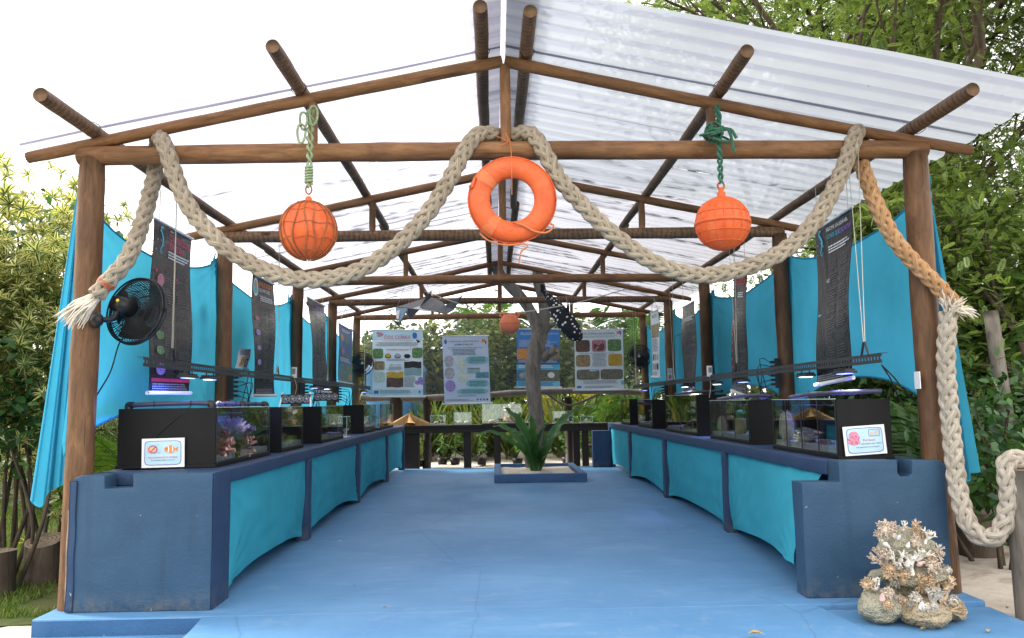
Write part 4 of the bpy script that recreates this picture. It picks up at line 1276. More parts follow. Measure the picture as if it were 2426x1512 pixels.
black_banner((2.88, 6.98, 2.93), (2.88, 6.30, 2.97), (2.88, 7.15, 1.56), 'black banner with white and turquoise title at the right front bay', [('RECIFE SAUDÁVEL,', 0.34, 0.060, 0.030, M['white_print'], 0.56), ('CORES QUE', 0.34, 0.108, 0.030, M['cyan_ink'], 0.33), ('ENCANTAM', 0.69, 0.108, 0.030, M['violet_ink'], 0.28)], 33,
    [(0.32, 0.36, 0.05, 0.012, M['p_grey']), (0.10, 0.56, 0.05, 0.006, M['cyan_ink'])], None, M['cyan_ink'])
black_banner((2.90, 9.62, 2.95), (2.90, 9.05, 2.88), (2.90, 9.88, 1.55), 'crumpled black banner with red title behind the rope swag at right', [('PEIXES', 0.15, 0.09, 0.06, M['red_ink'], 0.75)], 43,
    [(0.12, 0.30+0.07*k, 0.05, 0.010, M['red_ink']) for k in range(9)])
black_banner((2.90, 12.3, 2.87), (2.90, 11.5, 2.87), (2.90, 12.4, 1.56), 'plain dark banner with grey print third from the camera at right', [], 53)
S = Sheet('hanging_banner', 'blue fish banner in the farthest bay at left', 'banner', (-2.80, 14.35, 2.90), (-2.80, 15.66, 2.88), (-2.80, 14.42, 1.86), M['vinyl_blue'], 'banners along the sides')
S.rect(0.02, 0.66, 0.98, 0.99, M['p_sea']); S.lines(0.2, 0.06, 0.8, 0.12, 2, M['white_print'], 3)
for (u, v, m) in ((0.2, 0.22, M['p_gold']), (0.55, 0.25, M['p_green']), (0.3, 0.45, M['p_pink']), (0.65, 0.52, M['p_green'])): S.oval(u, v, 0.11, 0.06, m, 'picture', 2)
for i in range(3):
    for j in range(2): S.oval(0.2+0.3*i, 0.74+0.15*j, 0.12, 0.055, [M['p_orange'], M['p_reef'], M['p_green']][(i+j) % 3], 'picture', 5)
S.lines(0.1, 0.56, 0.9, 0.64, 3, M['white_print'], 9)
S.cord(S.pt(0.5, 0, 0)+np.array([0, 0, 0.35]))
S = Sheet('hanging_banner', 'narrow white banner in the farthest bay at right', 'banner', (2.90, 14.78, 3.07), (2.90, 14.08, 3.04), (2.90, 14.84, 1.88), M['vinyl_white'], 'banners along the sides')
S.text('RECIFES', 0.5, 0.10, 0.05, M['ink'], 0.6); S.rect(0.05, 0.20, 0.95, 0.40, M['p_tan']); S.lines(0.08, 0.42, 0.92, 0.62, 9, M['grey_ink'], 5)
for i in range(3):
    for j in range(2): S.oval(0.2+0.3*i, 0.70+0.14*j, 0.11, 0.05, [M['p_dark'], M['p_gold'], M['p_grey']][(i+j) % 3], 'picture', 3)
S.lines(0.1, 0.92, 0.9, 0.98, 3, M['grey_ink'], 6)
S.cord(S.pt(0.5, 0, 0)+np.array([0, 0, 0.25]))

# the four posters across the back
def corners(tl, tr, bl, y): return un(*tl, y=y), un(*tr, y=y), un(*bl, y=y)
GP = 'posters across the back'
S = Sheet('poster', 'white coral bleaching poster with red DOS CORAIS title', 'poster', *corners((882, 782), (1001, 782), (882, 940), 17.75), M['vinyl_white'], GP, 0.006)
S.rect(0.0, 0.005, 1.0, 0.15, M['p_sky'], 'header')
S.text('BRANQUEAMENTO', 0.52, 0.065, 0.026, M['white_print'], 0.5, name='title'); S.text('DOS CORAIS', 0.5, 0.135, 0.05, M['red_ink'], 0.52, name='title')
S.text('e impactos à pesca na', 0.36, 0.172, 0.016, M['red_ink'], 0.34); S.text('Ilha de Boipeba', 0.68, 0.172, 0.018, M['ink'], 0.26)
for (u, v, ru, rv) in ((0.11, 0.05, 0.035, 0.02), (0.17, 0.07, 0.045, 0.03), (0.13, 0.09, 0.04, 0.018)): S.oval(u, v, ru, rv, M['p_pink'], 'picture', 2)
S.oval(0.84, 0.085, 0.045, 0.045, M['blue_ink'], 'picture', 3); S.poly([(0.86, 0.10), (1.0, 0.01), (1.0, 0.16)], M['vinyl_pale']); S.poly([(0.86, 0.14), (0.96, 0.17), (0.90, 0.20)], M['p_dark'])
S.lines(0.05, 0.185, 0.95, 0.25, 4, M['grey_ink'], 2, center=True)
S.text('BRANQUEAMENTO, COMO OCORRE', 0.50, 0.305, 0.02, M['ink'], 0.44); S.text('?', 0.755, 0.31, 0.045, M['red_ink']); S.rect(0.34, 0.311, 0.70, 0.314, M['red_ink'], 'underline')
for (u, v, ru, rv, m) in ((0.11, 0.355, 0.105, 0.075, M['p_green']), (0.89, 0.345, 0.105, 0.078, M['p_green']), (0.14, 0.535, 0.105, 0.065, M['p_tan']), (0.14, 0.71, 0.11, 0.078, M['p_pale'])): S.oval(u, v, ru, rv, m, 'picture', 5)
for (u, m) in ((0.31, M['p_gold']), (0.50, M['p_grey']), (0.69, M['white_print'])):
    S.oval(u, 0.395, 0.062, 0.032, M['p_dark'], 'picture', 2.5); S.oval(u, 0.383, 0.052, 0.032, m, 'picture', 2.2)
S.lines(0.28, 0.435, 0.76, 0.47, 3, M['grey_ink'], 4); S.text('IMPACTO À PESCA', 0.46, 0.535, 0.020, M['ink'], 0.24); S.lines(0.29, 0.55, 0.61, 0.61, 5, M['grey_ink'], 5, center=True)
S.rect(0.28, 0.63, 0.61, 0.73, M['p_gold'], 'picture', 0.008); S.rect(0.28, 0.72, 0.61, 0.86, M['p_brown'], 'picture', 0.006)
S.rect(0.63, 0.475, 0.97, 0.575, M['p_dark'], 'picture', 0.006); S.rect(0.63, 0.57, 0.97, 0.685, M['p_lagoon'], 'picture', 0.006)
S.lines(0.63, 0.70, 0.86, 0.86, 11, M['grey_ink'], 6); 
for (u, v) in ((0.95, 0.74), (0.89, 0.79), (0.98, 0.79)): S.oval(u, v, 0.05, 0.035, M['p_violet'], 'picture', 2)
S.rect(0.0, 0.89, 1.0, 0.995, M['p_sky'], 'footer'); S.rect(0.03, 0.91, 0.12, 0.955, M['blue_ink'], 'logo'); S.lines(0.15, 0.905, 0.85, 0.955, 4, M['grey_ink'], 7)
S.oval(0.93, 0.93, 0.02, 0.02, M['blue_ink'], 'logo', 2)
for e in (0.06, 0.94):
    p = S.pt(e, 0, 0); MB().tube(np.array([p, p+np.array([0, 0.12, 0.27])]), 0.004, 5).build('hanging_cord', M['twine'], S.root, True)

S = Sheet('poster', 'pale lilac biodiversity poster hung lower beside the bleaching poster', 'poster', *corners((1047, 797), (1155, 795), (1053, 957), 17.55), M['vinyl_pale'], GP, 0.006)
S.text('CONSERVAÇÃO da BIODIVERSIDADE de', 0.47, 0.095, 0.030, M['ink'], 0.66, name='title'); S.text('BOIPEBA: O MAR VIVO', 0.47, 0.142, 0.028, M['ink'], 0.40, name='title')
S.text('A ILHA DE BOIPEBA GUARDA UM TESOURO SUBMERSO: VAMOS PROTEGÊ-LO?', 0.5, 0.182, 0.018, M['ink'], 0.80); S.lines(0.2, 0.195, 0.76, 0.295, 5, M['ink'], 3, 0.4, True)
S.oval(0.07, 0.085, 0.03, 0.035, M['blue_ink'], 'logo', 2); S.oval(0.90, 0.075, 0.045, 0.025, M['orange_ink'], 'logo', 2.5); S.poly([(0.93, 0.08), (0.97, 0.09), (0.955, 0.135), (0.945, 0.13)], M['ink'], 'logo')
for (u, v, ru, rv, m) in ((0.13, 0.375, 0.10, 0.085, M['p_grey']), (0.39, 0.41, 0.11, 0.085, M['p_pale']), (0.13, 0.55, 0.11, 0.085, M['p_grey']), (0.40, 0.60, 0.11, 0.09, M['p_pale']), (0.14, 0.74, 0.11, 0.085, M['p_violet'])): S.oval(u, v, ru, rv, m, 'picture', 2.2)
for (u, v, ru, rv) in ((0.74, 0.365, 0.25, 0.065), (0.73, 0.71, 0.25, 0.060), (0.62, 0.825, 0.34, 0.045)): S.oval(u, v, ru, rv, M['p_teal'], 'caption', 2.6); S.lines(u-ru*0.85, v-rv*0.6, u+ru*0.85, v+rv*0.7, 4, M['ink'], int(u*100), 0.45, True)
S.rect(0.52, 0.475, 0.80, 0.56, M['p_lagoon']); S.rect(0.70, 0.545, 0.985, 0.63, M['p_sea']); S.rect(0.53, 0.487, 0.78, 0.493, M['ink']); S.lines(0.30, 0.885, 0.72, 0.90, 1, M['ink'], 8, 0.6)
S.lines(0.03, 0.935, 0.66, 0.965, 3, M['grey_ink'], 9)
for u in (0.72, 0.79, 0.86, 0.93): S.oval(u, 0.945, 0.02, 0.015, M['blue_ink'] if u < 0.9 else M['ink'], 'logo', 2)
S.cord(un(1100, 755, y=17.8))

S = Sheet('poster', 'bright blue phylogeny poster partly hidden by the planter tree', 'poster', *corners((1224, 780), (1326, 780), (1223, 918), 17.95), M['vinyl_blue'], GP, 0.006)
S.rect(0.0, 0.005, 1.0, 0.33, simple('bright blue print', (0.05, 0.22, 0.56), 0.45), 'header')
S.text('FILOGENIA', 0.27, 0.10, 0.045, M['white_print'], 0.36, name='title'); S.text('AQUÁTICO', 0.80, 0.10, 0.045, M['white_print'], 0.32, name='title')
S.lines(0.06, 0.19, 0.94, 0.31, 7, M['white_print'], 5, 0.35)
S.rect(0.01, 0.335, 0.25, 0.52, M['p_orange']); S.rect(0.255, 0.335, 0.6, 0.52, M['p_green']); S.rect(0.66, 0.335, 0.99, 0.52, M['p_tan'])
S.lines(0.04, 0.53, 0.96, 0.585, 3, M['white_print'], 6, 0.4); S.rect(0, 0.61, 1.0, 0.70, simple('cyan print', (0.10, 0.42, 0.62), 0.45), 'caption'); S.lines(0.05, 0.62, 0.95, 0.675, 2, M['white_print'], 7, 0.7)
S.rect(0.01, 0.705, 0.46, 0.89, M['p_sea']); S.oval(0.17, 0.79, 0.10, 0.05, M['p_grey'], 'picture', 2); S.rect(0.5, 0.705, 0.99, 0.89, M['p_reef']); S.oval(0.8, 0.79, 0.08, 0.05, M['white_print'], 'picture', 2)
S.rect(0, 0.895, 1.0, 0.995, simple('pale cyan print', (0.16, 0.48, 0.62), 0.45), 'footer'); S.lines(0.04, 0.91, 0.96, 0.98, 4, M['blue_ink'], 8)
for e in (0.06, 0.94):
    p = S.pt(e, 0, 0); MB().tube(np.array([p, p+np.array([0, -0.06, 0.27])]), 0.004, 5).build('hanging_cord', M['twine'], S.root, True)

S = Sheet('poster', 'white poster of seven round coral photos titled OS CORAIS DE BOIPEBA', 'poster', *corners((1360, 782), (1475, 780), (1362, 925), 17.75), M['vinyl_white'], GP, 0.006)
S.text('OS CORAIS DE BOIPEBA', 0.50, 0.085, 0.036, M['ink'], 0.66, name='title'); S.lines(0.1, 0.105, 0.9, 0.14, 2, M['grey_ink'], 3, 0.4)
S.oval(0.91, 0.055, 0.045, 0.025, M['orange_ink'], 'logo', 2.5); S.oval(0.94, 0.045, 0.03, 0.022, M['violet_ink'], 'logo', 2.5); S.poly([(0.94, 0.06), (0.965, 0.065), (0.955, 0.10), (0.945, 0.10)], M['ink'], 'logo')
for (u, v, ru, rv, m) in ((0.17, 0.27, 0.145, 0.10, M['p_brown']), (0.50, 0.27, 0.145, 0.10, M['p_pink']), (0.82, 0.265, 0.14, 0.10, M['p_green']), (0.17, 0.515, 0.145, 0.10, M['p_tan']), (0.83, 0.51, 0.145, 0.10, M['p_gold']), (0.27, 0.745, 0.235, 0.085, M['p_reef']), (0.755, 0.745, 0.23, 0.085, M['p_reef'])):
    S.oval(u, v, ru, rv, m, 'picture', 6)
S.oval(0.50, 0.285, 0.115, 0.07, M['p_brown'], 'picture', 2.4); S.oval(0.20, 0.755, 0.11, 0.045, M['p_brown'], 'picture', 2.4); S.oval(0.38, 0.76, 0.09, 0.045, M['p_brown'], 'picture', 2.4); S.oval(0.86, 0.75, 0.09, 0.06, M['p_tan'], 'picture', 2.4)
S.rect(0.30, 0.665, 0.49, 0.69, M['p_sky']); S.rect(0.53, 0.665, 0.97, 0.69, M['p_sky'])
S.lines(0.34, 0.41, 0.66, 0.62, 10, M['grey_ink'], 4, 0.5, True); S.lines(0.08, 0.39, 0.92, 0.405, 1, M['grey_ink'], 6); S.lines(0.08, 0.845, 0.92, 0.90, 3, M['grey_ink'], 5, 0.5, True)
S.rect(0.04, 0.93, 0.13, 0.965, M['blue_ink'], 'logo'); S.lines(0.2, 0.935, 0.85, 0.97, 3, M['grey_ink'], 7); S.oval(0.97, 0.885, 0.03, 0.035, M['p_teal'], 'picture', 3)
S.cord(un(1418, 755, y=17.8))

# ------------------------------------------------------------------ aquariums
M['glass'] = glass_mat('clear glass')
M['glass_edge'] = simple('glass edge', (0.45, 0.56, 0.53), 0.25, 0.1)
M['gravel'] = sand_mat('aquarium gravel', (0.42, 0.40, 0.46), (0.62, 0.60, 0.66))
def water_mat():
    t = NT('aquarium water surface')
    tp = t.n('ShaderNodeBsdfTransparent'); tp.inputs['Color'].default_value = (0.70, 0.74, 0.95, 1)
    gl = t.bsdf((0.20, 0.22, 0.48), 0.08, t.bump(t.noise(t.coord('Object'), 18, 2), 0.3, 0.01), 0, 0.5)
    mx = t.n('ShaderNodeMixShader'); mx.inputs[0].default_value = 0.35
    t.l(tp.outputs[0], mx.inputs[1]); t.l(gl, mx.inputs[2])
    return t.done(mx.outputs[0])
M['water'] = water_mat()
M['pipe'] = simple('violet grey pipe', (0.05, 0.045, 0.085), 0.35, 0.15)
def box(nm, m, parent, x0, x1, y0, y1, z0, z1, bevel=0.0): return MB().box(x0, x1, y0, y1, z0, z1).build(nm, m, parent, bevel=bevel)
def aquarium(label, xg, xb, y0, y1, z0, z1, ends=(True, True), dividers=0, clear=False, water=True, gravel=True):
    """xg: the glass long side towards the aisle, xb: its back"""
    s = 1 if xg > xb else -1
    a = thing('aquarium', label, 'aquarium', ((xg+xb)/2, (y0+y1)/2, z0), 'aquariums on the counters')
    lo, hi = min(xg, xb), max(xg, xb)
    box('base', M['black_panel'], a, lo-0.012, hi+0.012, y0-0.012, y1+0.012, z0+0.001, z0+0.028, 0.004)
    zb = z0+0.030
    mE = M['black_panel']
    for q, (yy, ee) in enumerate(((y0, ends[0]), (y1, ends[1]))):
        d = 0.012
        if ee: box('end_panel', mE, a, lo, hi, yy-d/2, yy+d/2, zb, z1)
        else: box('glass_pane', M['glass'], a, lo+0.01, hi-0.01, yy-0.004, yy+0.004, zb, z1)
    ya, yb = y0+0.008, y1-0.008
    box('back_panel' if not clear else 'glass_pane', mE if not clear else M['glass'], a, xb-0.005, xb+0.005, ya, yb, zb, z1)
    box('glass_pane', M['glass'], a, xg-0.005, xg+0.005, ya, yb, zb, z1)
    box('bottom_trim', M['black'], a, xg-0.007+0.006*s, xg+0.007+0.006*s, ya, yb, zb+0.0005, zb+0.014)
    for yy in (ya+0.004, yb-0.004):
        box('corner_seal', M['black'] if not clear else M['glass_edge'], a, xg-0.004+0.004*s, xg+0.004+0.004*s, yy-0.005, yy+0.005, zb+0.015, z1)
    box('glass_rim', M['glass_edge'], a, xg-0.006+0.004*s, xg+0.006+0.004*s, ya+0.001, yb-0.001, z1+0.0005, z1+0.006)
    for k in range(dividers):
        yy = y0+(y1-y0)*(k+1)/(dividers+1)
        box('divider', M['black'], a, xg-0.004+0.007*s, xg+0.004+0.007*s, yy-0.004, yy+0.004, zb+0.015, z1-0.005)
    if gravel: box('gravel', M['gravel'], a, lo+0.012, hi-0.012, ya+0.006, yb-0.006, zb+0.0005, zb+0.062)
    if water: box('water', M['water'], a, lo+0.010, hi-0.010, ya+0.004, yb-0.004, z1-0.05, z1-0.046)
    return a
ZC = 0.968
GA = 'aquariums on the counters'
aq = aquarium('long black ended aquarium with purple corals carrying the fish feeding sign', -2.21, -2.97, 6.42, 7.92, ZC, 1.435, (True, False))
MB().tube(smooth_path([un(452, 962, y=6.43), un(425, 985, y=6.408), un(395, 1010, y=6.405), un(352, 1050, y=6.404)], 12), 0.0035, 5).build('cable', M['cable'], aq, True)
aquarium('narrow navy ended aquarium second from the camera on the left counter', -2.21, -2.85, 8.35, 9.27, ZC, 1.43, (True, False))
aquarium('aquarium third from the camera on the left counter beside the small glass box', -2.21, -2.85, 10.24, 11.68, ZC, 1.43, (True, False))
aquarium('aquarium fourth from the camera on the left counter', -2.21, -2.80, 13.5, 14.8, ZC, 1.44, (True, False))
aquarium('clear glass aquarium at the far end of the left counter', -2.21, -2.70, 15.3, 17.3, ZC, 1.45, (False, False), 1, True, False, False)
aquarium('large aquarium with a black end panel carrying the octopus sign at right', 2.64, 3.06, 6.22, 7.66, ZC, 1.43, (True, True), 3)
aquarium('aquarium second from the camera on the right counter with a green topped coral', 2.66, 3.06, 8.45, 9.98, ZC, 1.43, (True, True), 2)
aquarium('taller aquarium third from the camera on the right counter', 2.66, 3.06, 10.65, 12.6, ZC, 1.51, (True, True), 1)
aquarium('aquarium fourth from the camera on the right counter', 2.66, 3.06, 13.7, 15.1, ZC, 1.46, (True, True), 0)
aquarium('farthest aquarium on the right counter', 2.66, 3.06, 16.0, 17.1, ZC, 1.48, (True, True), 0)

# pipes clipped on top of the tanks
def pipe_set(pts, label, mat=None, elbows=True):
    p = thing('water_pipe', label, 'pipe', pts[0], 'pipes on top of the aquariums')
    MB().tube(smooth_path(pts, 30), 0.020, 10).build('pipe', mat or M['pipe'], p, True)
    if elbows:
        for e in (0, -1):
            MB().tube(smooth_path([np.array(pts[e])+np.array([0, 0.0, -0.03]), np.array(pts[e]), np.array(pts[e])*0.8+np.array(pts[1 if e == 0 else -2])*0.2], 8), 0.030, 10).build('elbow', M['black'], p, True)
    for f in (0.3, 0.7):
        q = smooth_path(pts, 30)[int(30*f)]
        MB().tube(torus_path(q, 0.022, (1, 0.4, 0), 14), 0.005, 5).build('clip', M['black'], p, True)
pipe_set([(-2.93, 6.50, 1.462), (-2.75, 6.50, 1.470), (-2.40, 6.52, 1.474), (-2.28, 6.52, 1.466)], 'dark elbowed pipe on top of the long aquarium at left front')
pipe_set([(-2.5, 7.3, 1.462), (-2.42, 7.35, 1.47), (-2.3, 7.38, 1.466)], 'short dark pipe at the far end of the long left aquarium')
pipe_set([(-2.75, 8.40, 1.462), (-2.6, 8.44, 1.468), (-2.4, 8.46, 1.462)], 'dark pipe on the narrow aquarium at left')
pipe_set([(2.68, 7.3, 1.45), (2.72, 6.9, 1.475), (2.80, 6.35, 1.485), (3.02, 6.25, 1.49)], 'violet lit pipe on top of the large right aquarium', None, False)
pipe_set([(2.68, 9.7, 1.445), (2.72, 8.9, 1.475), (2.92, 8.5, 1.475), (2.94, 8.9, 1.45)], 'violet lit pipe on the second right aquarium', None, False)
pipe_set([(2.70, 12.1, 1.53), (2.8, 11.3, 1.55), (3.02, 10.7, 1.555)], 'dark pipe on the tall third right aquarium', M['black'], False)

# bank of four small cooling fans clipped on the narrow aquarium
def fan_bank(c, label, n=4, m2=None, w=0.085):
    b = thing('cooling_fan_bank', label, 'cooling fans', c)
    x0 = c[0]-w*n/2
    box('housing', M['black'], b, x0-0.01, x0+w*n+0.01, c[1]+0.008, c[1]+0.045, c[2]+0.0, c[2]+0.105, 0.003)
    for k in range(n):
        cc = (x0+w*(k+0.5), c[1]+0.004, c[2]+0.053)
        MB().tube(torus_path(cc, 0.036, (0, 1, 0), 24), 0.006, 6).build('fan_ring', M['grey_ink'], b, True)
        MB().lathe([(0.001, -0.004), (0.016, -0.004), (0.018, 0.006)], cc, 16, 1).build('fan_hub', M['steel'], b, True)
        for q in range(5):
            a = 2*PI*q/5
            MB().quad(*[(cc[0]+rr*math.cos(a+da), cc[1]+dd, cc[2]+rr*math.sin(a+da)) for rr, da, dd in ((0.016, 0, 0), (0.034, 0.1, 0.003), (0.034, 0.9, -0.001), (0.016, 0.7, 0.002))]).build('fan_blade', M['grey_ink'], b)
    if m2:
        for s in (-1, 1):
            x = c[0]+s*(w*n/2+0.018)
            MB().add([(x-0.008, c[1]-0.03, c[2]-0.03), (x+0.008, c[1]-0.03, c[2]-0.03), (x+0.008+0.02*-s, c[1]+0.03, c[2]+0.13), (x-0.008+0.02*-s, c[1]+0.03, c[2]+0.13), (x-0.008, c[1]-0.02, c[2]-0.03), (x+0.008, c[1]-0.02, c[2]-0.03), (x+0.008-0.02*s, c[1]+0.045, c[2]+0.13), (x-0.008-0.02*s, c[1]+0.045, c[2]+0.13)],
                [(0, 1, 2, 3), (4, 7, 6, 5), (0, 4, 5, 1), (3, 2, 6, 7), (1, 5, 6, 2), (0, 3, 7, 4)]).build('bracket', m2, b)
c = un(700, 962, y=8.75); fan_bank((c[0], c[1], 1.46), 'bank of four small fans in a white bracket on the narrow aquarium', 4, M['white'], 0.075)
c = un(772, 958, y=10.6); fan_bank((c[0], c[1], 1.50), 'bank of small fans on a black bracket on the third left aquarium', 4, M['black'], 0.075)

# ------------------------------------------------------------------ perforated rails with lamps
def rail(x, y0, y1, z, label, face):
    rl = thing('light_rail', label, 'lamp rail', (x, (y0+y1)/2, z))
    pit = 0.05; n = int((y1-y0)/pit)
    mb = MB()
    for (za, zb) in ((z-0.036, z-0.012), (z+0.012, z+0.036)): mb.box(x-0.0015, x+0.0015, y0, y1, za, zb)
    for k in range(n):
        ya = y0+k*pit
        mb.box(x-0.0014, x+0.0014, ya+0.021, ya+pit, z-0.0121, z+0.0121)
    mb.build('web', M['black_metal'], rl)
    MB().box(x+0.002*face, x+0.045*face, y0, y1, z+0.0335, z+0.0365).build('flange', M['black_metal'], rl)
    return rl
railL = rail(-2.62, 6.02, 16.9, 1.785, 'black perforated steel rail hung along the left aquariums', -1)
railR = rail(2.78, 5.72, 16.3, 1.725, 'black perforated steel rail hung along the right aquariums', 1)
def hanger(parent, x, y, z, m):
    MB().tube(np.array([(x, y-0.06, z+0.03), (x, y-0.01, z+0.13), (x, y+0.01, z+0.13), (x, y+0.06, z+0.03)]), 0.010, 6).build('hanger', m, parent)
    for s in (-1, 1):
        MB().tube(np.array([(x, y+s*0.012, z+0.125), (x-0.02*s, y+s*0.05, 3.42)]), 0.0030, 5).build('suspension_cord', M['twine'], parent, True)
for y in (6.55, 9.7, 12.6, 16.1): hanger(railL, -2.62, y, 1.785, M['steel'] if y > 7 else M['black_metal'])
for y in (5.98, 9.2, 12.5, 15.9): hanger(railR, 2.78, y, 1.725, M['steel'] if y > 12 else M['black_metal'])
M['led_blue'] = emit_mat('lit blue led', (0.16, 0.22, 1.0), 2.6)
M['led_white'] = emit_mat('lit white led', (0.92, 0.95, 1.0), 2.6)
def lamp(x, y, z, label, col='blue', power=9.0):
    l = thing('aquarium_lamp', label, 'lamp', (x, y, z), 'lamps under the rails')
    box('housing', M['black_metal'], l, x-0.05, x+0.05, y-0.12, y+0.12, z-0.010, z+0.010, 0.004)
    for k in range(5): box('heat_fin', M['black_metal'], l, x-0.04, x+0.04, y-0.10+0.05*k-0.006, y-0.10+0.05*k+0.006, z+0.0105, z+0.026)
    for s in (-1, 1): MB().tube(np.array([(x, y+s*0.09, z+0.0105), (x, y+s*0.09, z+0.055)]), 0.006, 6).build('bracket', M['black_metal'], l)
    m = M['led_blue'] if col == 'blue' else M['led_white']
    box('lens', m, l, x-0.028, x+0.028, y-0.09, y-0.01, z-0.015, z-0.0105)
    box('lens', M['led_white'] if col == 'both' else M['led_blue'], l, x-0.028, x+0.028, y+0.0, y+0.09, z-0.015, z-0.0105)
    d = bpy.data.lights.new('led', 'AREA'); d.shape = 'RECTANGLE'; d.size = 0.08; d.size_y = 0.24
    d.energy = power*0.34; d.color = (0.12, 0.20, 1.0) if power > 12 else (0.50, 0.52, 1.0) if col != 'white' else (0.82, 0.85, 1.0); d.spread = R(95) if power < 12 else R(170)
    o = bpy.data.objects.new('led_light', d); link(o, l, (x, y, z-0.018))
for (px, py, lab, cl, pw) in ((497, 893, 'lit white lamp over the long left aquarium', 'white', 7), (745, 915, 'lit blue lamp over the third left aquarium', 'blue', 9), (775, 920, 'lit pale lamp next to the blue one on the left rail', 'white', 6), (862, 925, 'farthest lit lamp on the left rail', 'blue', 8)):
    p = un(px, py, x=-2.60); lamp(-2.60, p[1], 1.70, lab, cl, pw)
lamp(-2.62, 6.9, 1.70, 'small dark bodied lamp nearest the camera on the left rail', 'blue', 26)
for (px, py, lab, cl, pw) in ((2000, 882, 'lit blue lamp nearest the camera on the right rail', 'blue', 8), (1908, 890, 'second lit lamp from the camera on the right rail', 'both', 8), (1760, 905, 'lamp over the second right aquarium', 'blue', 8), (1698, 912, 'lit white and blue lamp over the third right aquarium', 'both', 8), (1622, 918, 'lit lamp fourth along the right rail', 'both', 7), (1527, 925, 'farthest blue lamp on the right rail', 'blue', 7)):
    p = un(px, py, x=2.80); lamp(2.80, p[1], 1.645, lab, cl, pw*0.85)
# small grey devices clipped to the rails
for (px, py, x, z, lab) in ((697, 882, -2.615, 1.83, 'small grey device clipped on the left rail'), (1681, 900, 2.775, 1.77, 'small grey device clipped on the right rail')):
    p = un(px, py, x=x); g = thing('rail_device', lab, 'device', (x, p[1], z))
    box('body', M['white_print'], g, x-0.03, x+0.03, p[1]-0.03, p[1]+0.03, z-0.03, z+0.11, 0.006)
    box('screen', M['grey_ink'], g, x-0.022, x+0.022, p[1]-0.033, p[1]-0.0305, z+0.02, z+0.09)
    MB().tube(smooth_path([(x, p[1], z-0.03), (x+0.02, p[1]+0.05, z-0.15), (x-0.01, p[1]+0.02, z-0.30)], 12), 0.004, 5).build('cord', M['twine'], g, True)
# power strips with their cables on the posts
def power_strip(x, y, z, label, face, n=6):
    g = thing('power_strip', label, 'power strip', (x, y, z))
    box('strip', M['black'], g, x-0.035, x+0.035, y-0.03, y+0.0, z, z+0.34, 0.006)
    r_ = rng(int(y*10))
    for k in range(n):
        zz = z+0.03+0.05*k
        pg = box('plug', M['black'], g, x+face*0.0355, x+face*0.085, y-0.028, y-0.004, zz, zz+0.028, 0.004)
        MB().tube(smooth_path([(x+face*0.085, y-0.015, zz+0.014), (x+face*(0.18+0.1*r_.random()), y-0.03, zz-0.02+0.05*r_.normal()), (x+face*(0.10+0.12*r_.random()), y+0.05, z-0.12), (x+face*0.2, y+0.25, z-0.16)], 14), 0.005, 5).build('cable', M['cable'], pg, True)
power_strip(XL+0.13, 9.04, 1.52, 'black power strip with a tangle of plugs on the second left post', 1)
power_strip(XL+0.12, 12.44, 1.50, 'black power strip on the third left post', 1)
power_strip(XL+0.12, 15.12, 1.50, 'black power strip on the fourth left post', 1)
power_strip(XR-0.13, 9.04, 1.56, 'black power strip with plugs on the second right post', -1)
power_strip(XR-0.12, 15.1, 1.44, 'black power strip on the fourth right post', -1)
for k, (pts, lab) in enumerate((([un(2088, 865, x=2.78), un(2110, 900, y=5.95), un(2125, 935, y=6.1), un(2140, 960, y=6.3)], 'pair of thin black cables drooping from the near end of the right rail'),)):
    g = thing('cable', lab, 'cable', pts[0])
    MB().tube(smooth_path(pts, 20), 0.006, 6).build('lead', M['cable'], g, True)
    MB().tube(smooth_path([p+np.array([0.03*i, 0, 0.01*i]) for i, p in enumerate(pts)], 20), 0.006, 6).build('lead', M['cable'], g, True)

# ------------------------------------------------------------------ signs
M['sign_sky'] = pic_mat('sign pale blue', [(0.36, 0.55, 0.70), (0.45, 0.62, 0.74), (0.52, 0.66, 0.76)], 5, 0.5, 0.4)
y = 6.39
S = Sheet('sign', 'white and blue sign with an orange striped fish on the left aquarium', 'sign', un(336, 1040, y=y), un(437, 1037, y=y), un(335, 1109, y=y), M['white'], None, 0.0, False)
S.rect(0.09, 0.11, 0.91, 0.89, M['sign_sky'], 'panel', off=0.002); S.ring(0.5, 0.5, 0.43, 0.42, 0.004, M['blue_ink'])
S.rect(0.12, 0.18, 0.86, 0.52, M['p_sky'], 'picture', off=0.0026)
S.oval(0.22, 0.38, 0.11, 0.06, M['sand_ink'], 'hand', 2.2); S.oval(0.31, 0.34, 0.05, 0.05, M['sand_ink'], 'hand', 2.2)
S.ring(0.27, 0.37, 0.105, 0.135, 0.006, M['red_ink'], 'prohibition_ring', 2, 0.008)
S.poly([(0.20, 0.455), (0.215, 0.475), (0.345, 0.29), (0.33, 0.27)], M['red_ink'], 'prohibition_bar', 0.0082)
for k in range(6): S.oval(0.35+0.035*(k % 3), 0.44+0.05*(k//2)*0.6, 0.006, 0.007, M['p_brown'], 'crumb', 2)
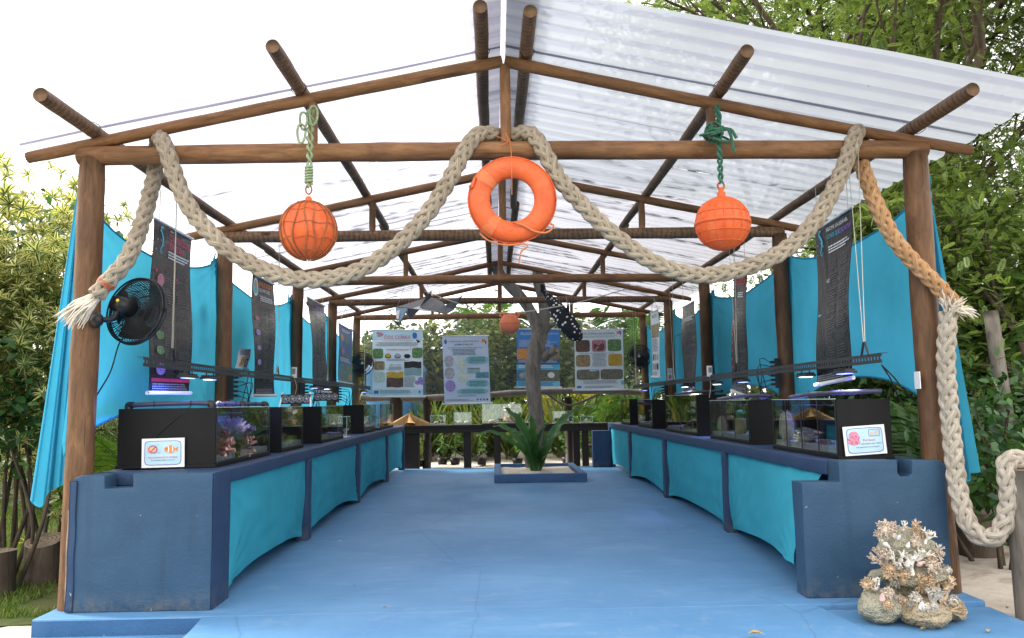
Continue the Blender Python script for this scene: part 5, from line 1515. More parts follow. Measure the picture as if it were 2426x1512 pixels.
# a plain striped reef fish
S.oval(0.66, 0.38, 0.125, 0.105, M['orange_ink'], 'fish', 2.2, 0.006); S.poly([(0.77, 0.38), (0.86, 0.29), (0.84, 0.38), (0.86, 0.47)], M['orange_ink'], 'fish', 0.0064)
S.oval(0.68, 0.275, 0.05, 0.03, M['orange_ink'], 'fin', 2, 0.0062); S.oval(0.68, 0.485, 0.05, 0.025, M['orange_ink'], 'fin', 2, 0.0062)
S.poly([(0.615, 0.28), (0.645, 0.272), (0.655, 0.38), (0.645, 0.487), (0.615, 0.48), (0.63, 0.38)], M['white'], 'stripe', 0.0072)
S.poly([(0.715, 0.285), (0.735, 0.295), (0.742, 0.38), (0.735, 0.465), (0.715, 0.475), (0.722, 0.38)], M['white'], 'stripe', 0.0072)
S.oval(0.585, 0.355, 0.012, 0.016, M['ink'], 'eye', 2, 0.0074)
S.text('NÃO ALIMENTE OS ANIMAIS.', 0.51, 0.675, 0.06, M['red_ink'], 0.70); S.text('A comidinha deles é especial.', 0.51, 0.775, 0.055, M['ink'], 0.56)
y = 6.19
S = Sheet('sign', 'white and blue sign with a pink octopus on the right aquarium', 'sign', un(1995, 1012, y=y), un(2093, 1005, y=y), un(2003, 1081, y=y), M['white'], None, 0.0, False)
S.rect(0.08, 0.09, 0.92, 0.91, M['sign_sky'], 'panel', off=0.002); S.ring(0.5, 0.5, 0.43, 0.43, 0.004, M['blue_ink'])
pk = simple('pink print', (0.66, 0.22, 0.32), 0.5, 0.12, 40); pk2 = simple('deep pink print', (0.55, 0.12, 0.20), 0.5, 0.12, 40)
for k in range(5): S.oval(0.125+0.055*k, 0.56-0.02*abs(k-2)+0.03, 0.035, 0.06, pk2 if k % 2 else pk, 'tentacle', 2.2, 0.0046+0.0003*k)
S.poly([(0.12, 0.50), (0.07, 0.42), (0.09, 0.40), (0.16, 0.48)], pk2, 'tentacle', 0.005); S.poly([(0.32, 0.48), (0.36, 0.36), (0.385, 0.37), (0.35, 0.52)], pk2, 'tentacle', 0.005)
S.oval(0.24, 0.345, 0.115, 0.17, pk, 'octopus_head', 2.3, 0.0068); S.oval(0.20, 0.37, 0.014, 0.022, M['ink'], 'eye', 2, 0.0076); S.oval(0.285, 0.345, 0.014, 0.022, M['ink'], 'eye', 2, 0.0076); S.oval(0.245, 0.425, 0.02, 0.012, M['red_ink'], 'mouth', 2, 0.0076)
S.rect(0.60, 0.14, 0.87, 0.38, M['p_sky'], 'picture', off=0.003); S.ring(0.735, 0.26, 0.135, 0.12, 0.003, M['blue_ink'], 'border', 8)
for (u, v) in ((0.68, 0.29), (0.80, 0.25)): S.oval(u, v, 0.032, 0.07, M['sand_ink'], 'hand', 2.4, 0.006)
S.text('Por favor,', 0.60, 0.54, 0.085, M['red_ink'], 0.30); S.text('NÃO BATA NO VIDRO.', 0.645, 0.645, 0.055, M['ink'], 0.50); S.text('Os peixinhos se assustam.', 0.55, 0.765, 0.06, M['ink'], 0.56)
S = Sheet('sign', 'tilted paper sign with a yellow fish pinned to the teal fabric at left', 'sign', un(568, 825, x=-3.02), un(595, 828, x=-3.02), un(558, 872, x=-3.02), M['white'], None, 0.004, False)
S.lines(0.1, 0.08, 0.9, 0.34, 4, M['blue_ink'], 3); S.oval(0.38, 0.62, 0.13, 0.2, M['p_gold'], 'picture', 2); S.oval(0.3, 0.80, 0.1, 0.12, M['p_orange'], 'picture', 2); S.ring(0.75, 0.72, 0.14, 0.22, 0.02, M['blue_ink'], 'border', 2)
S = Sheet('sign', 'small white notice on the fourth right post', 'sign', un(1580, 873, y=15.08), un(1592, 873, y=15.08), un(1581, 902, y=15.08), M['white'], None, 0.0, False)
S.lines(0.15, 0.1, 0.9, 0.4, 3, M['grey_ink'], 3); S.oval(0.5, 0.7, 0.3, 0.2, M['p_pink'], 'picture', 2)
g = thing('sign', 'small yellow and white plate on the inner side of the right front post', 'sign', (3.20, 6.02, 1.50))
box('plate', simple('yellow plate', (0.72, 0.42, 0.03), 0.5), g, 3.194, 3.202, 6.00, 6.06, 1.51, 1.62, 0.002); box('edge_strip', M['white'], g, 3.186, 3.1935, 5.985, 6.065, 1.50, 1.63, 0.002)
# ------------------------------------------------------------------ coral pieces
def coral_tree(mb, p, d, ln, r, depth, rn, fork=3, spread=0.75, seg=6):
    p = np.array(p, float); d = np.array(d, float); d /= np.linalg.norm(d)
    q = p+d*ln*0.55+0.08*ln*rand_dirs(rn, 1)[0]; e = q+d*ln*0.45+0.10*ln*rand_dirs(rn, 1)[0]
    mb.tube(np.array([p, q, e]), [r, r*0.85, r*0.62], seg)
    if depth <= 0:
        return
    for k in range(fork):
        dd = d + spread*rand_dirs(rn, 1)[0]
        dd /= np.linalg.norm(dd)
        st = q if rn.random() < 0.4 else e
        coral_tree(mb, st, dd, ln*(0.55+0.3*rn.random()), r*0.72, depth-1, rn, fork, spread, seg)
def coral_stag(p, up, h, seed, fork=3, depth=2, thick=0.085):
    mb = MB(); rn = rng(seed)
    for k in range(3):
        coral_tree(mb, np.array(p)+0.05*h*rand_dirs(rn, 1)[0], np.array(up)+0.5*rand_dirs(rn, 1)[0], h*0.42, h*thick, depth, rn, fork, 0.7)
    return mb
def coral_bush(p, up, h, seed, n=46, knob=0.10):
    """dense head of stubby fingers"""
    mb = MB(); rn = rng(seed); up = np.array(up, float); up /= np.linalg.norm(up)
    p = np.array(p, float)
    mb.ico(p+up*h*0.12, h*0.30, h*0.26, h*0.26, 2, 0.3, 3, seed)
    for k in range(n):
        d = up*0.6 + rand_dirs(rn, 1)[0]; d /= np.linalg.norm(d)
        if np.dot(d, up) < -0.2: continue
        L = h*(0.45+0.18*rn.random())
        m = p+d*L*0.55+0.03*h*rand_dirs(rn, 1)[0]
        mb.tube(np.array([p+d*h*0.12, m, p+d*L]), [h*0.05, h*knob*0.7, h*knob*0.45], 5)
        for q in range(2):
            dd = d+0.8*rand_dirs(rn, 1)[0]; dd /= np.linalg.norm(dd)
            mb.tube(np.array([m, m+dd*h*0.14]), [h*knob*0.55, h*knob*0.35], 5)
    return mb
def coral_fan(p, up, h, seed, n=22):
    """bunch of long fingers that branch at their tips"""
    mb = MB(); rn = rng(seed); up = np.array(up, float); up /= np.linalg.norm(up); p = np.array(p, float)
    for k in range(n):
        d = up+0.55*rand_dirs(rn, 1)[0]; d /= np.linalg.norm(d)
        L = h*(0.75+0.3*rn.random()); e = p+d*L*0.75
        mb.tube(np.array([p, p+d*L*0.4+0.02*h*rand_dirs(rn, 1)[0], e]), [h*0.055, h*0.06, h*0.05], 6)
        for q in range(4):
            dd = d+0.75*rand_dirs(rn, 1)[0]; dd /= np.linalg.norm(dd)
            mb.tube(np.array([e-d*0.02, e+dd*h*0.2]), [h*0.045, h*0.028], 5)
    return mb
def coral_dome(p, up, h, seed):
    mb = coral_bush(p, up, h*0.92, seed, 70, 0.13)
    return mb.ico(p, h*0.40, h*0.36, h*0.36, 3, 0.35, 5, seed)
def sea_shell(p, up, h, seed):
    """spiral cone shell"""
    up = np.array(up, float); up /= np.linalg.norm(up); p = np.array(p, float)
    a = np.cross(up, [0.2, 1, 0.3]); a /= np.linalg.norm(a); b = np.cross(up, a)
    t = np.linspace(0, 1, 60)
    ang = t*2*PI*5.2
    rad = h*0.22*(1-t)**0.85*(0.55+0.45*np.minimum(1, t*5))+0.001
    path = p + np.outer(h*0.8*t, up) + (rad*0.45*np.cos(ang))[:, None]*a + (rad*0.45*np.sin(ang))[:, None]*b
    mb = MB(); mb.tube(path, rad*0.95+0.0008, 10)
    return mb
def coral_mat(name, a, b, sc=60):
    t = NT(name); v = t.coord('Object')
    vo = t.n('ShaderNodeTexVoronoi'); vo.inputs['Scale'].default_value = sc*1.6; t.l(v, vo.inputs['Vector'])
    c = t.ramp(t.noise(v, 12, 4), [(0.3, a), (0.7, b)])
    return t.done(t.bsdf(c, 0.85, t.bump(vo.outputs['Distance'], 0.6, 0.006), 0, 0.15))
def brain_mat(name, a, b, dark, sc=85):
    t = NT(name); v = t.coord('Object')
    vo = t.n('ShaderNodeTexVoronoi'); vo.inputs['Scale'].default_value = sc
    t.l(t.mix(0.02, v, t.n('ShaderNodeTexNoise').outputs['Color'], 'ADD'), vo.inputs['Vector'])
    vd = vo.outputs['Distance']
    c = t.ramp(t.noise(v, 7, 5), [(0.3, a), (0.7, b)])
    c = t.mix(t.ramp(vd, [(0.12, 0.75), (0.42, 0.0)]), c, dark)
    hole = t.ramp(t.noise(v, 5.5, 3), [(0.66, 0.0), (0.74, 0.6)])
    c = t.mix(hole, c, tuple(q*0.5 for q in dark))
    return t.done(t.bsdf(c, 0.9, t.bump(vd, 0.9, 0.012), 0, 0.1))
M['coral_white'] = coral_mat('bleached white coral', (0.58, 0.53, 0.45), (0.72, 0.67, 0.59))
M['coral_pink'] = coral_mat('pinkish coral', (0.56, 0.45, 0.35), (0.68, 0.57, 0.46))
M['coral_tan'] = coral_mat('tan orange coral', (0.54, 0.39, 0.24), (0.66, 0.50, 0.33))
M['coral_grey'] = coral_mat('grey coral', (0.33, 0.30, 0.24), (0.48, 0.44, 0.37))
M['shell_white'] = simple('white sea shell', (0.66, 0.62, 0.57), 0.4, 0.1, 30)
M['shell_pink'] = simple('pink sea shell', (0.64, 0.42, 0.36), 0.4, 0.15, 30)
M['rock'] = brain_mat('brain coral rock', (0.27, 0.25, 0.18), (0.39, 0.36, 0.27), (0.11, 0.10, 0.07))
M['rock_warm'] = brain_mat('warm brain coral rock', (0.28, 0.22, 0.14), (0.40, 0.33, 0.22), (0.11, 0.085, 0.055), 75)

sc_ = thing('coral_sculpture', 'pile of brain coral rocks set with pale corals and shells at right front', 'sculpture', (2.68, 5.45, -0.038))
def zs(zx, zy, y): return un((2120+zx/5.04)*0.9473, (1290+zy/5.04)*0.9473, y=y)
for (zx, zy, Y, rx, ry, rz, m, sd) in ((735, 410, 5.56, 0.186, 0.15, 0.132, 'rock', 1), (805, 745, 5.54, 0.255, 0.17, 0.078, 'rock', 2), (740, 950, 5.60, 0.14, 0.12, 0.085, 'rock', 3), (400, 1135, 5.43, 0.135, 0.13, 0.112, 'rock', 4), (955, 1225, 5.34, 0.158, 0.14, 0.092, 'rock_warm', 5), (1295, 1185, 5.46, 0.095, 0.10, 0.062, 'rock_warm', 6), (640, 1090, 5.52, 0.07, 0.07, 0.05, 'rock', 7), (860, 880, 5.56, 0.17, 0.11, 0.05, 'rock', 8)):
    MB().ico(zs(zx, zy, Y), rx, ry, rz, 5, 0.20, 1.7, sd*3.3).build('rock', M[m], sc_, True)
UPV = np.array([0, -0.45, 1.0])
K = 0.00066
corals = [(470, 190, 'bush', 190, 'coral_pink', 5.44, (-0.4, -0.6, 0.7)), (420, 240, 'bush', 120, 'coral_pink', 5.44, (-0.7, -0.5, 0.3)), (560, 150, 'bush', 120, 'coral_pink', 5.46, (0, -0.5, 0.9)), (695, 185, 'stag', 110, 'coral_white', 5.46, (0, -0.2, 1)), (850, 195, 'stag', 130, 'coral_tan', 5.46, (0.1, -0.3, 1)), (860, 180, 'bush', 110, 'coral_tan', 5.46, (0.1, -0.4, 1)),
 (960, 340, 'stag', 180, 'coral_white', 5.43, (0.7, -0.3, 0.8)), (850, 330, 'bush', 100, 'coral_pink', 5.41, (0, -1, 0.4)), (855, 270, 'bush', 80, 'coral_pink', 5.42, (0, -1, 0.5)), (930, 240, 'bush', 80, 'coral_tan', 5.45, (0.6, -0.6, 0.5)),
 (620, 290, 'shell', 80, 'shell_white', 5.40, (0.2, -0.6, 0.6)), (455, 345, 'shell', 90, 'shell_white', 5.42, (0.7, -0.3, -0.6)), (750, 395, 'shell', 80, 'shell_white', 5.395, (0.1, -0.4, 0.9)),
 (470, 640, 'fan', 220, 'coral_pink', 5.42, (-0.55, -0.35, 1)), (610, 660, 'stag', 230, 'coral_white', 5.40, (-0.1, -0.35, 1)), (800, 730, 'stag', 260, 'coral_white', 5.385, (0.1, -0.3, 1)), (740, 640, 'shell', 120, 'shell_white', 5.39, (0, -0.5, 1)), (880, 620, 'shell', 100, 'shell_pink', 5.385, (0.8, -0.3, 0.5)), (640, 660, 'shell', 100, 'shell_white', 5.385, (-0.6, -0.5, 0.5)),
 (870, 560, 'stag', 190, 'coral_white', 5.41, (0.5, -0.3, 1)), (1020, 540, 'bush', 130, 'coral_tan', 5.43, (0.2, -0.6, 0.8)), (1130, 500, 'bush', 130, 'coral_pink', 5.45, (0.5, -0.5, 0.8)), (1110, 450, 'stag', 110, 'coral_white', 5.45, (0.3, -0.2, 1)), (1050, 640, 'bush', 170, 'coral_pink', 5.38, (0.2, -0.9, 0.3)), (1070, 700, 'bush', 110, 'coral_white', 5.38, (0.2, -0.9, 0.0)),
 (1220, 690, 'dome', 120, 'coral_grey', 5.42, (0.8, -0.4, 0.3)), (1265, 690, 'dome', 70, 'coral_white', 5.39, (0.8, -0.4, 0.3)), (520, 715, 'bush', 170, 'coral_tan', 5.385, (-0.1, -1, 0.3)), (690, 740, 'bush', 120, 'coral_tan', 5.375, (0, -1, 0.3)), (685, 815, 'dome', 80, 'coral_tan', 5.37, (0, -1, 0)), (590, 850, 'dome', 110, 'coral_grey', 5.39, (0, -1, 0)),
 (260, 880, 'bush', 140, 'coral_tan', 5.40, (-0.4, -0.4, 0.9)), (350, 930, 'stag', 150, 'coral_white', 5.38, (0, -0.2, 1)), (495, 980, 'dome', 130, 'coral_pink', 5.34, (0, -0.6, 0.8)), (430, 1070, 'shell', 120, 'shell_pink', 5.315, (-0.2, -0.5, 0.9)), (485, 1125, 'dome', 125, 'coral_tan', 5.32, (0, -1, 0.2)), (620, 1075, 'bush', 130, 'coral_pink', 5.38, (0, -0.8, 0.5)), (715, 1075, 'bush', 80, 'coral_tan', 5.36, (0, -0.8, 0.5)),
 (980, 960, 'fan', 200, 'coral_tan', 5.36, (-0.05, -0.35, 1)), (950, 890, 'bush', 170, 'coral_tan', 5.38, (-0.2, -0.5, 0.9)), (1060, 1110, 'fan', 190, 'coral_white', 5.29, (0.1, -0.3, 1)), (845, 1040, 'dome', 125, 'coral_white', 5.31, (0, -0.6, 0.8)), (790, 1110, 'dome', 70, 'coral_grey', 5.27, (0, -0.6, 0.8)), (930, 1180, 'shell', 120, 'shell_white', 5.24, (-0.15, -0.4, 1)), (960, 1160, 'bush', 110, 'coral_white', 5.24, (0.3, -0.6, 0.6)), (1085, 1150, 'dome', 80, 'shell_white', 5.235, (0, -1, 0.3)),
 (1190, 1100, 'stag', 300, 'coral_tan', 5.40, (0.15, -0.25, 1)), (1230, 960, 'stag', 160, 'coral_tan', 5.44, (0.3, -0.2, 1)), (1320, 1085, 'dome', 130, 'coral_white', 5.40, (0.6, -0.5, 0.6)), (1390, 1150, 'bush', 110, 'coral_tan', 5.42, (0.9, -0.4, 0.2)), (1290, 1200, 'fan', 150, 'coral_tan', 5.36, (0.9, -0.5, 0.1)), (1180, 1140, 'bush', 110, 'coral_pink', 5.34, (0.5, -0.7, 0.4))]
for k, (zx, zy, ty, h, m, Y, up) in enumerate(corals):
    p = zs(zx, zy, Y); h = h*K
    if ty == 'bush': coral_bush(p, up, h*1.05, k+10).build('coral_head', M[m], sc_, True)
    elif ty == 'stag': coral_stag(p, up, h*1.0, k+10).build('coral_branch', M[m], sc_, True)
    elif ty == 'fan': coral_fan(p, up, h, k+10).build('coral_branch', M[m], sc_, True)
    elif ty == 'dome': coral_dome(p, up, h, k+10).build('coral_head', M[m], sc_, True)
    else: sea_shell(p, up, h, k).build('sea_shell', M[m], sc_, True)

# corals inside the tanks
M['coral_lilac'] = coral_mat('lilac soft coral', (0.36, 0.30, 0.52), (0.58, 0.50, 0.72))
M['coral_rose'] = coral_mat('rose soft coral', (0.42, 0.20, 0.18), (0.60, 0.36, 0.32))
M['coral_moss'] = coral_mat('mossy coral', (0.10, 0.12, 0.05), (0.22, 0.22, 0.10))
M['coral_green'] = coral_mat('green coral', (0.06, 0.26, 0.14), (0.12, 0.42, 0.22))
def tank_coral(name, label, mb, m):
    o = mb.build(name, M[m], None, True); return tag(o, label, 'coral', 'corals inside the aquariums')
tank_coral('soft_coral', 'lilac branching coral in the middle of the long left aquarium', coral_fan((-2.34, 7.10, 1.06), (0.1, 0, 1), 0.33, 1, 40), 'coral_lilac')
tank_coral('soft_coral', 'pale lilac coral at the rear of the long left aquarium', coral_fan((-2.40, 7.42, 1.04), (0.1, 0.2, 1), 0.32, 2, 30), 'coral_lilac')
tank_coral('soft_coral', 'rose coral mound low in the long left aquarium, near its front', coral_bush((-2.36, 6.70, 1.09), (0.2, 0, 1), 0.36, 3, 110), 'coral_rose')
tank_coral('soft_coral', 'rose coral mound low in the long left aquarium, far side', coral_bush((-2.36, 7.32, 1.08), (0.2, 0, 1), 0.33, 4, 100), 'coral_rose')
tank_coral('soft_coral', 'mossy coral between the rose mounds of the long left aquarium', coral_bush((-2.33, 7.0, 1.06), (0.2, 0, 1), 0.26, 5, 80), 'coral_moss')
tank_coral('stony_coral', 'pale stony coral at the centre of the long left aquarium', coral_stag((-2.31, 7.2, 1.06), (0.1, 0, 1), 0.20, 6), 'coral_white')
tank_coral('stony_coral', 'tan coral rock in the narrow left aquarium', coral_bush((-2.36, 8.8, 1.04), (0, 0, 1), 0.22, 7, 50), 'coral_tan')
tank_coral('stony_coral', 'mossy coral rock in the third left aquarium', coral_bush((-2.36, 10.9, 1.04), (0, 0, 1), 0.26, 8, 60), 'coral_moss')
tank_coral('stony_coral', 'grey coral rock in the fourth left aquarium', coral_bush((-2.36, 14.1, 1.04), (0, 0, 1), 0.24, 9, 40), 'coral_grey')
def zt(zx, zy, x): return un((1560+zx/3.466)*0.9473, (940+zy/3.466)*0.9473, x=x)
p = zt(1445, 590, 2.75); tank_coral('stony_coral', 'tall pitted coral boulder in the large right aquarium', MB().ico((2.72, p[1], 1.17), 0.06, 0.12, 0.15, 4, 0.2, 3, 4.0), 'coral_pink')
p = zt(1620, 610, 2.75); tank_coral('stony_coral', 'pale layered coral in the middle of the large right aquarium', coral_bush((2.71, p[1], 1.08), (0, 0, 1), 0.19, 11, 60), 'coral_white')
p = zt(1640, 540, 2.8); tank_coral('stony_coral', 'flat tan table coral above the pale one at right', MB().ico((2.80, p[1], 1.14), 0.06, 0.13, 0.018, 3, 0.3, 3, 2.0), 'coral_tan')
p = zt(1760, 640, 2.72); tank_coral('stony_coral', 'low brown coral at the near corner of the large right aquarium', coral_bush((2.72, p[1], 1.04), (0, 0, 1), 0.13, 12, 50), 'coral_rose')
p = zt(1050, 480, 2.78); tank_coral('stony_coral', 'tan rock column in the second right aquarium', MB().ico((2.73, p[1], 1.12), 0.06, 0.10, 0.13, 4, 0.35, 4, 3.0), 'coral_tan'); tank_coral('stony_coral', 'green knob on the rock column of the second right aquarium', MB().ico((2.73, p[1], 1.275), 0.045, 0.06, 0.05, 3, 0.25, 5, 6.0), 'coral_green')
p = zt(885, 470, 2.78); tank_coral('stony_coral', 'pink topped rock in the second right aquarium', MB().ico((2.73, p[1], 1.12), 0.05, 0.09, 0.12, 4, 0.3, 4, 5.0), 'coral_pink')
tank_coral('stony_coral', 'mossy rock pile in the tall third right aquarium', coral_bush((2.80, 11.4, 1.06), (0, 0, 1), 0.28, 14, 70), 'coral_grey')
tank_coral('stony_coral', 'small pale rock in the fourth right aquarium', coral_bush((2.78, 14.3, 1.04), (0, 0, 1), 0.16, 15, 40), 'coral_white')

# small glass boxes
def glass_box(cx, cy, z, w, d, h, label, contents, frame=False):
    b = thing('glass_case', label, 'glass case', (cx, cy, z), 'small glass cases')
    x0, x1, y0, y1 = cx-w/2, cx+w/2, cy-d/2, cy+d/2
    box('base', M['black_panel'] if frame else M['white'], b, x0, x1, y0, y1, z+0.001, z+0.014)
    zb = z+0.0145
    for (a_, b_, c_, d_) in ((x0, x1, y0, y0+0.006), (x0, x1, y1-0.006, y1), (x0, x0+0.006, y0+0.0065, y1-0.0065), (x1-0.006, x1, y0+0.0065, y1-0.0065)):
        box('glass_pane', M['glass'], b, a_, b_, c_, d_, zb, z+h)
        box('pane_edge', M['glass_edge'] if not frame else M['black'], b, a_, b_, c_, d_, z+h+0.0005, z+h+0.006)
    for (xx, yy) in ((x0, y0), (x1, y0)):
        box('corner_strip', M['glass_edge'] if not frame else M['black'], b, xx-0.004, xx+0.004, yy-0.0045, yy-0.0005, zb, z+h)
    box('sand_bed', M['sand'], b, x0+0.007, x1-0.007, y0+0.007, y1-0.007, zb+0.0005, zb+0.02)
    for k, (dx, hh, ty, m, lab) in enumerate(contents):
        p = (cx+dx*w, cy-d*0.1, z+0.035+hh*0.2)
        mb = coral_bush(p, (0, -0.2, 1), hh, k+int(cx*10)+30, 30) if ty == 'b' else (coral_stag(p, (0, -0.2, 1), hh, k+int(cx*10)+30) if ty == 's' else MB().ico(p, hh*0.6, hh*0.5, hh*0.4, 3, 0.15, 3, k))
        o = mb.build('dried_coral' if ty != 'o' else 'sea_shell', M[m], None, True); tag(o, lab, 'coral' if ty != 'o' else 'shell', 'specimens in the glass cases')
glass_box(-2.27, 12.15, ZC, 0.12, 0.3, 0.30, 'small upright glass box on the left counter between aquariums', [(0.1, 0.10, 's', 'coral_pink', 'pinkish coral in the small upright glass box at left')])

# ------------------------------------------------------------------ back bench with its displays
bn = thing('timber_bench', 'long dark timber display bench across the back of the pavilion', 'bench', (0.2, 18.6, 0))
box('top', M['dark_wood'], bn, -2.12, 2.56, 18.36, 18.86, 0.90, 0.955, 0.01)
box('apron', M['dark_wood'], bn, -2.10, 2.54, 18.38, 18.44, 0.78, 0.8985, 0.008)
for (px, w) in ((975, 0.34), (1107, 0.17), (1178, 0.15), (1366, 0.15), (1387, 0.14), (1440, 0.16)):
    x = un(px, 1060, y=18.45)[0]; box('leg', M['dark_wood'], bn, x-w/2, x+w/2, 18.45, 18.62, -0.04, 0.8985, 0.01)
zt_ = 0.956
def bx(px): return un(px, 1000, y=18.55)[0]
glass_box(bx(1038), 18.58, zt_, 0.34, 0.28, 0.22, 'small glass case left of the middle on the back bench', [(-0.15, 0.09, 'o', 'shell_pink', 'round shell in the first small case of the back bench'), (0.18, 0.11, 's', 'coral_pink', 'branching coral in the first small case of the back bench')])
glass_box(bx(1096), 18.58, zt_, 0.40, 0.28, 0.28, 'square glass case under the lilac poster on the back bench', [(-0.2, 0.10, 'o', 'shell_white', 'white shell at the left of the square case'), (0.2, 0.09, 'o', 'shell_white', 'white shell at the right of the square case')])
glass_box(bx(1203), 18.60, zt_, 1.20, 0.40, 0.46, 'wide black edged glass case with a coral heap on the back bench', [(-0.3, 0.14, 'o', 'shell_pink', 'large pinkish shell at the left of the wide case'), (-0.02, 0.26, 'b', 'coral_tan', 'tan coral heap in the middle of the wide case'), (0.0, 0.42, 's', 'coral_white', 'tall pale coral above the heap in the wide case'), (0.13, 0.22, 'b', 'coral_pink', 'pinkish coral at the right of the heap in the wide case')], True)
glass_box(bx(1333), 18.58, zt_, 0.46, 0.28, 0.27, 'glass case right of the planter tree on the back bench', [(0.2, 0.12, 'b', 'coral_white', 'white coral in the case right of the tree')])
glass_box(bx(1388), 18.56, zt_, 0.28, 0.24, 0.15, 'smallest glass case at the right end of the back bench', [(0.0, 0.08, 'b', 'coral_white', 'white coral in the smallest case')])
# sculpted tan shell form on the bench
tn = MB()
c = np.array([bx(968), 18.58, zt_])
P = np.zeros((14, 40, 3))
for i in range(14):
    t = i/13
    for j in range(40):
        a = 2*PI*j/40
        arm = 0.5+0.5*math.cos(5*a+0.6)
        rr = (0.20+0.42*arm**2.2)*t
        z = 0.02+0.21*(1-t)**1.3+0.05*arm*(1-t)+0.05*t**3*math.sin(3*a)
        P[i, j] = c+np.array([rr*math.cos(a)*1.05, rr*math.sin(a)*0.34, z])
tn.grid(P, True); 
P2 = P.copy(); P2[:, :, 2] = zt_+0.002; tn.grid(P2[-1:].repeat(2, 0), True)
tan_m = coral_mat('tan sculpted surface', (0.40, 0.22, 0.09), (0.56, 0.35, 0.17), 40)
o = tn.build('sea_star', tan_m, None, True); tag(o, 'large tan arched sea star with drooping arms at the left end of the back bench', 'sea star')
tag(MB().ico((-2.45, 17.6, ZC+0.05), 0.13, 0.16, 0.05, 3, 0.2, 2, 3).build('sea_shell', tan_m, None, True), 'tan shell at the far end of the left counter', 'shell')

# ------------------------------------------------------------------ planter, tree, fern
pl = thing('planter', 'low blue concrete planter frame filled with sand in the middle of the floor', 'planter', (0.79, 16.0, 0))
PX0, PX1, PY0, PY1, PZ = -0.05, 1.63, 14.72, 17.35, 0.150
for k, (a_, b_, c_, d_) in enumerate(((PX0, PX1, PY0, PY0+0.14), (PX0, PX1, PY1-0.14, PY1), (PX0, PX0+0.13, PY0+0.142, PY1-0.142), (PX1-0.13, PX1, PY0+0.142, PY1-0.142))):
    rough_box(a_, b_, c_, d_, 0.001, PZ, 60+k, 0.2, 0.004).build('kerb', M['planter_blue'], pl, True)
P = np.zeros((24, 20, 3))
for i in range(24):
    for j in range(20):
        x = PX0+0.12+(PX1-PX0-0.24)*j/19; y = PY0+0.13+(PY1-PY0-0.26)*i/23
        P[i, j] = (x, y, 0.085+0.02*nz(x*3, y*3, 1.0)+0.02*math.exp(-((x-0.8)**2+(y-15.9)**2)/0.3))
MB().grid(P).build('sand_fill', M['sand'], pl, True)
bc = un(1269, 1114, z=0.13); bc[1] = 15.35; bc = np.array([un(1269, 1112, y=15.35)[0], 15.35, 0.10])
o = MB().lathe([(0.001, -0.02), (0.30, -0.02), (0.305, 0.02), (0.28, 0.045), (0.001, 0.055)], bc, 36).build('concrete_disc', M['sand'], None, True, loc=bc); tag(o, 'round sandy disc at the foot of the fern in the planter', 'disc')
def bark_mat():
    t = NT('grey bark'); v = t.coord('Object')
    f = t.noise(t.coord('Object', (9, 9, 2.0)), 1.6, 6, 0.65, 0.8)
    c = t.ramp(f, [(0.28, (0.09, 0.078, 0.062)), (0.5, (0.20, 0.175, 0.145)), (0.72, (0.33, 0.30, 0.255))])
    c = t.mix(t.ramp(t.noise(v, 2.1, 4), [(0.5, 0.0), (0.72, 0.5)]), c, (0.30, 0.29, 0.26))
    return t.done(t.bsdf(c, 0.9, t.bump(f, 0.9, 0.03), 0, 0.1))
M['bark'] = bark_mat()
def limb(parent, pts, rads, name='limb', seg=14, n=40, lump=0.12, seed=0):
    path = smooth_path(pts, n)
    rr = np.interp(np.linspace(0, 1, n), np.linspace(0, 1, len(rads)), rads)
    rr = rr*(1+lump*np.array([nz(k*0.25, seed) for k in range(n)]))
    return MB().tube(path, rr, seg).build(name, M['bark'], parent, True)
tr = thing('forked_tree', 'bare grey forked tree trunk growing through the planter to the roof', 'tree', (0.78, 16.3, 0.1))
YT = 16.3
def uT(l, y=YT): return [un(a, b, y=y) for a, b in l]
tk = limb(tr, uT([(1268, 1106), (1264, 1060), (1271, 1000), (1264, 930), (1262, 870), (1272, 815), (1280, 770)]), [0.20, 0.17, 0.155, 0.148, 0.155, 0.168, 0.14], 'trunk', seed=1)
limb(tr, uT([(1274, 800), (1268, 765), (1252, 730), (1228, 698), (1198, 668), (1172, 630), (1150, 560)]), [0.12, 0.12, 0.115, 0.115, 0.11, 0.10, 0.09], 'limb', seed=2)
limb(tr, uT([(1277, 810), (1287, 765), (1290, 735), (1284, 700), (1274, 665), (1274, 640), (1276, 628)]), [0.15, 0.13, 0.125, 0.12, 0.115, 0.11, 0.11], 'limb', seed=3)
limb(tr, [un(1285, 850, y=YT), un(1300, 838, y=YT-0.1), un(1318, 826, y=YT-0.25)], [0.10, 0.09, 0.085], 'cut_stub', n=12, seed=4)
limb(tr, [un(1288, 790, y=YT), un(1302, 775, y=YT-0.1), un(1315, 766, y=YT-0.2)], [0.07, 0.05, 0.035], 'cut_stub', n=12, seed=5)
fl_ = thing('floodlight', 'small dark floodlight on the top of the cut limb of the planter tree', 'lamp', un(1279, 632, y=16.2))
c = un(1279, 634, y=16.2); box('body', M['black'], fl_, c[0]-0.12, c[0]+0.12, c[1]-0.12, c[1]+0.1, c[2]-0.02, c[2]+0.12, 0.01); box('hood', M['black'], fl_, c[0]-0.05, c[0]+0.20, c[1]-0.10, c[1]+0.02, c[2]+0.121, c[2]+0.15, 0.006)

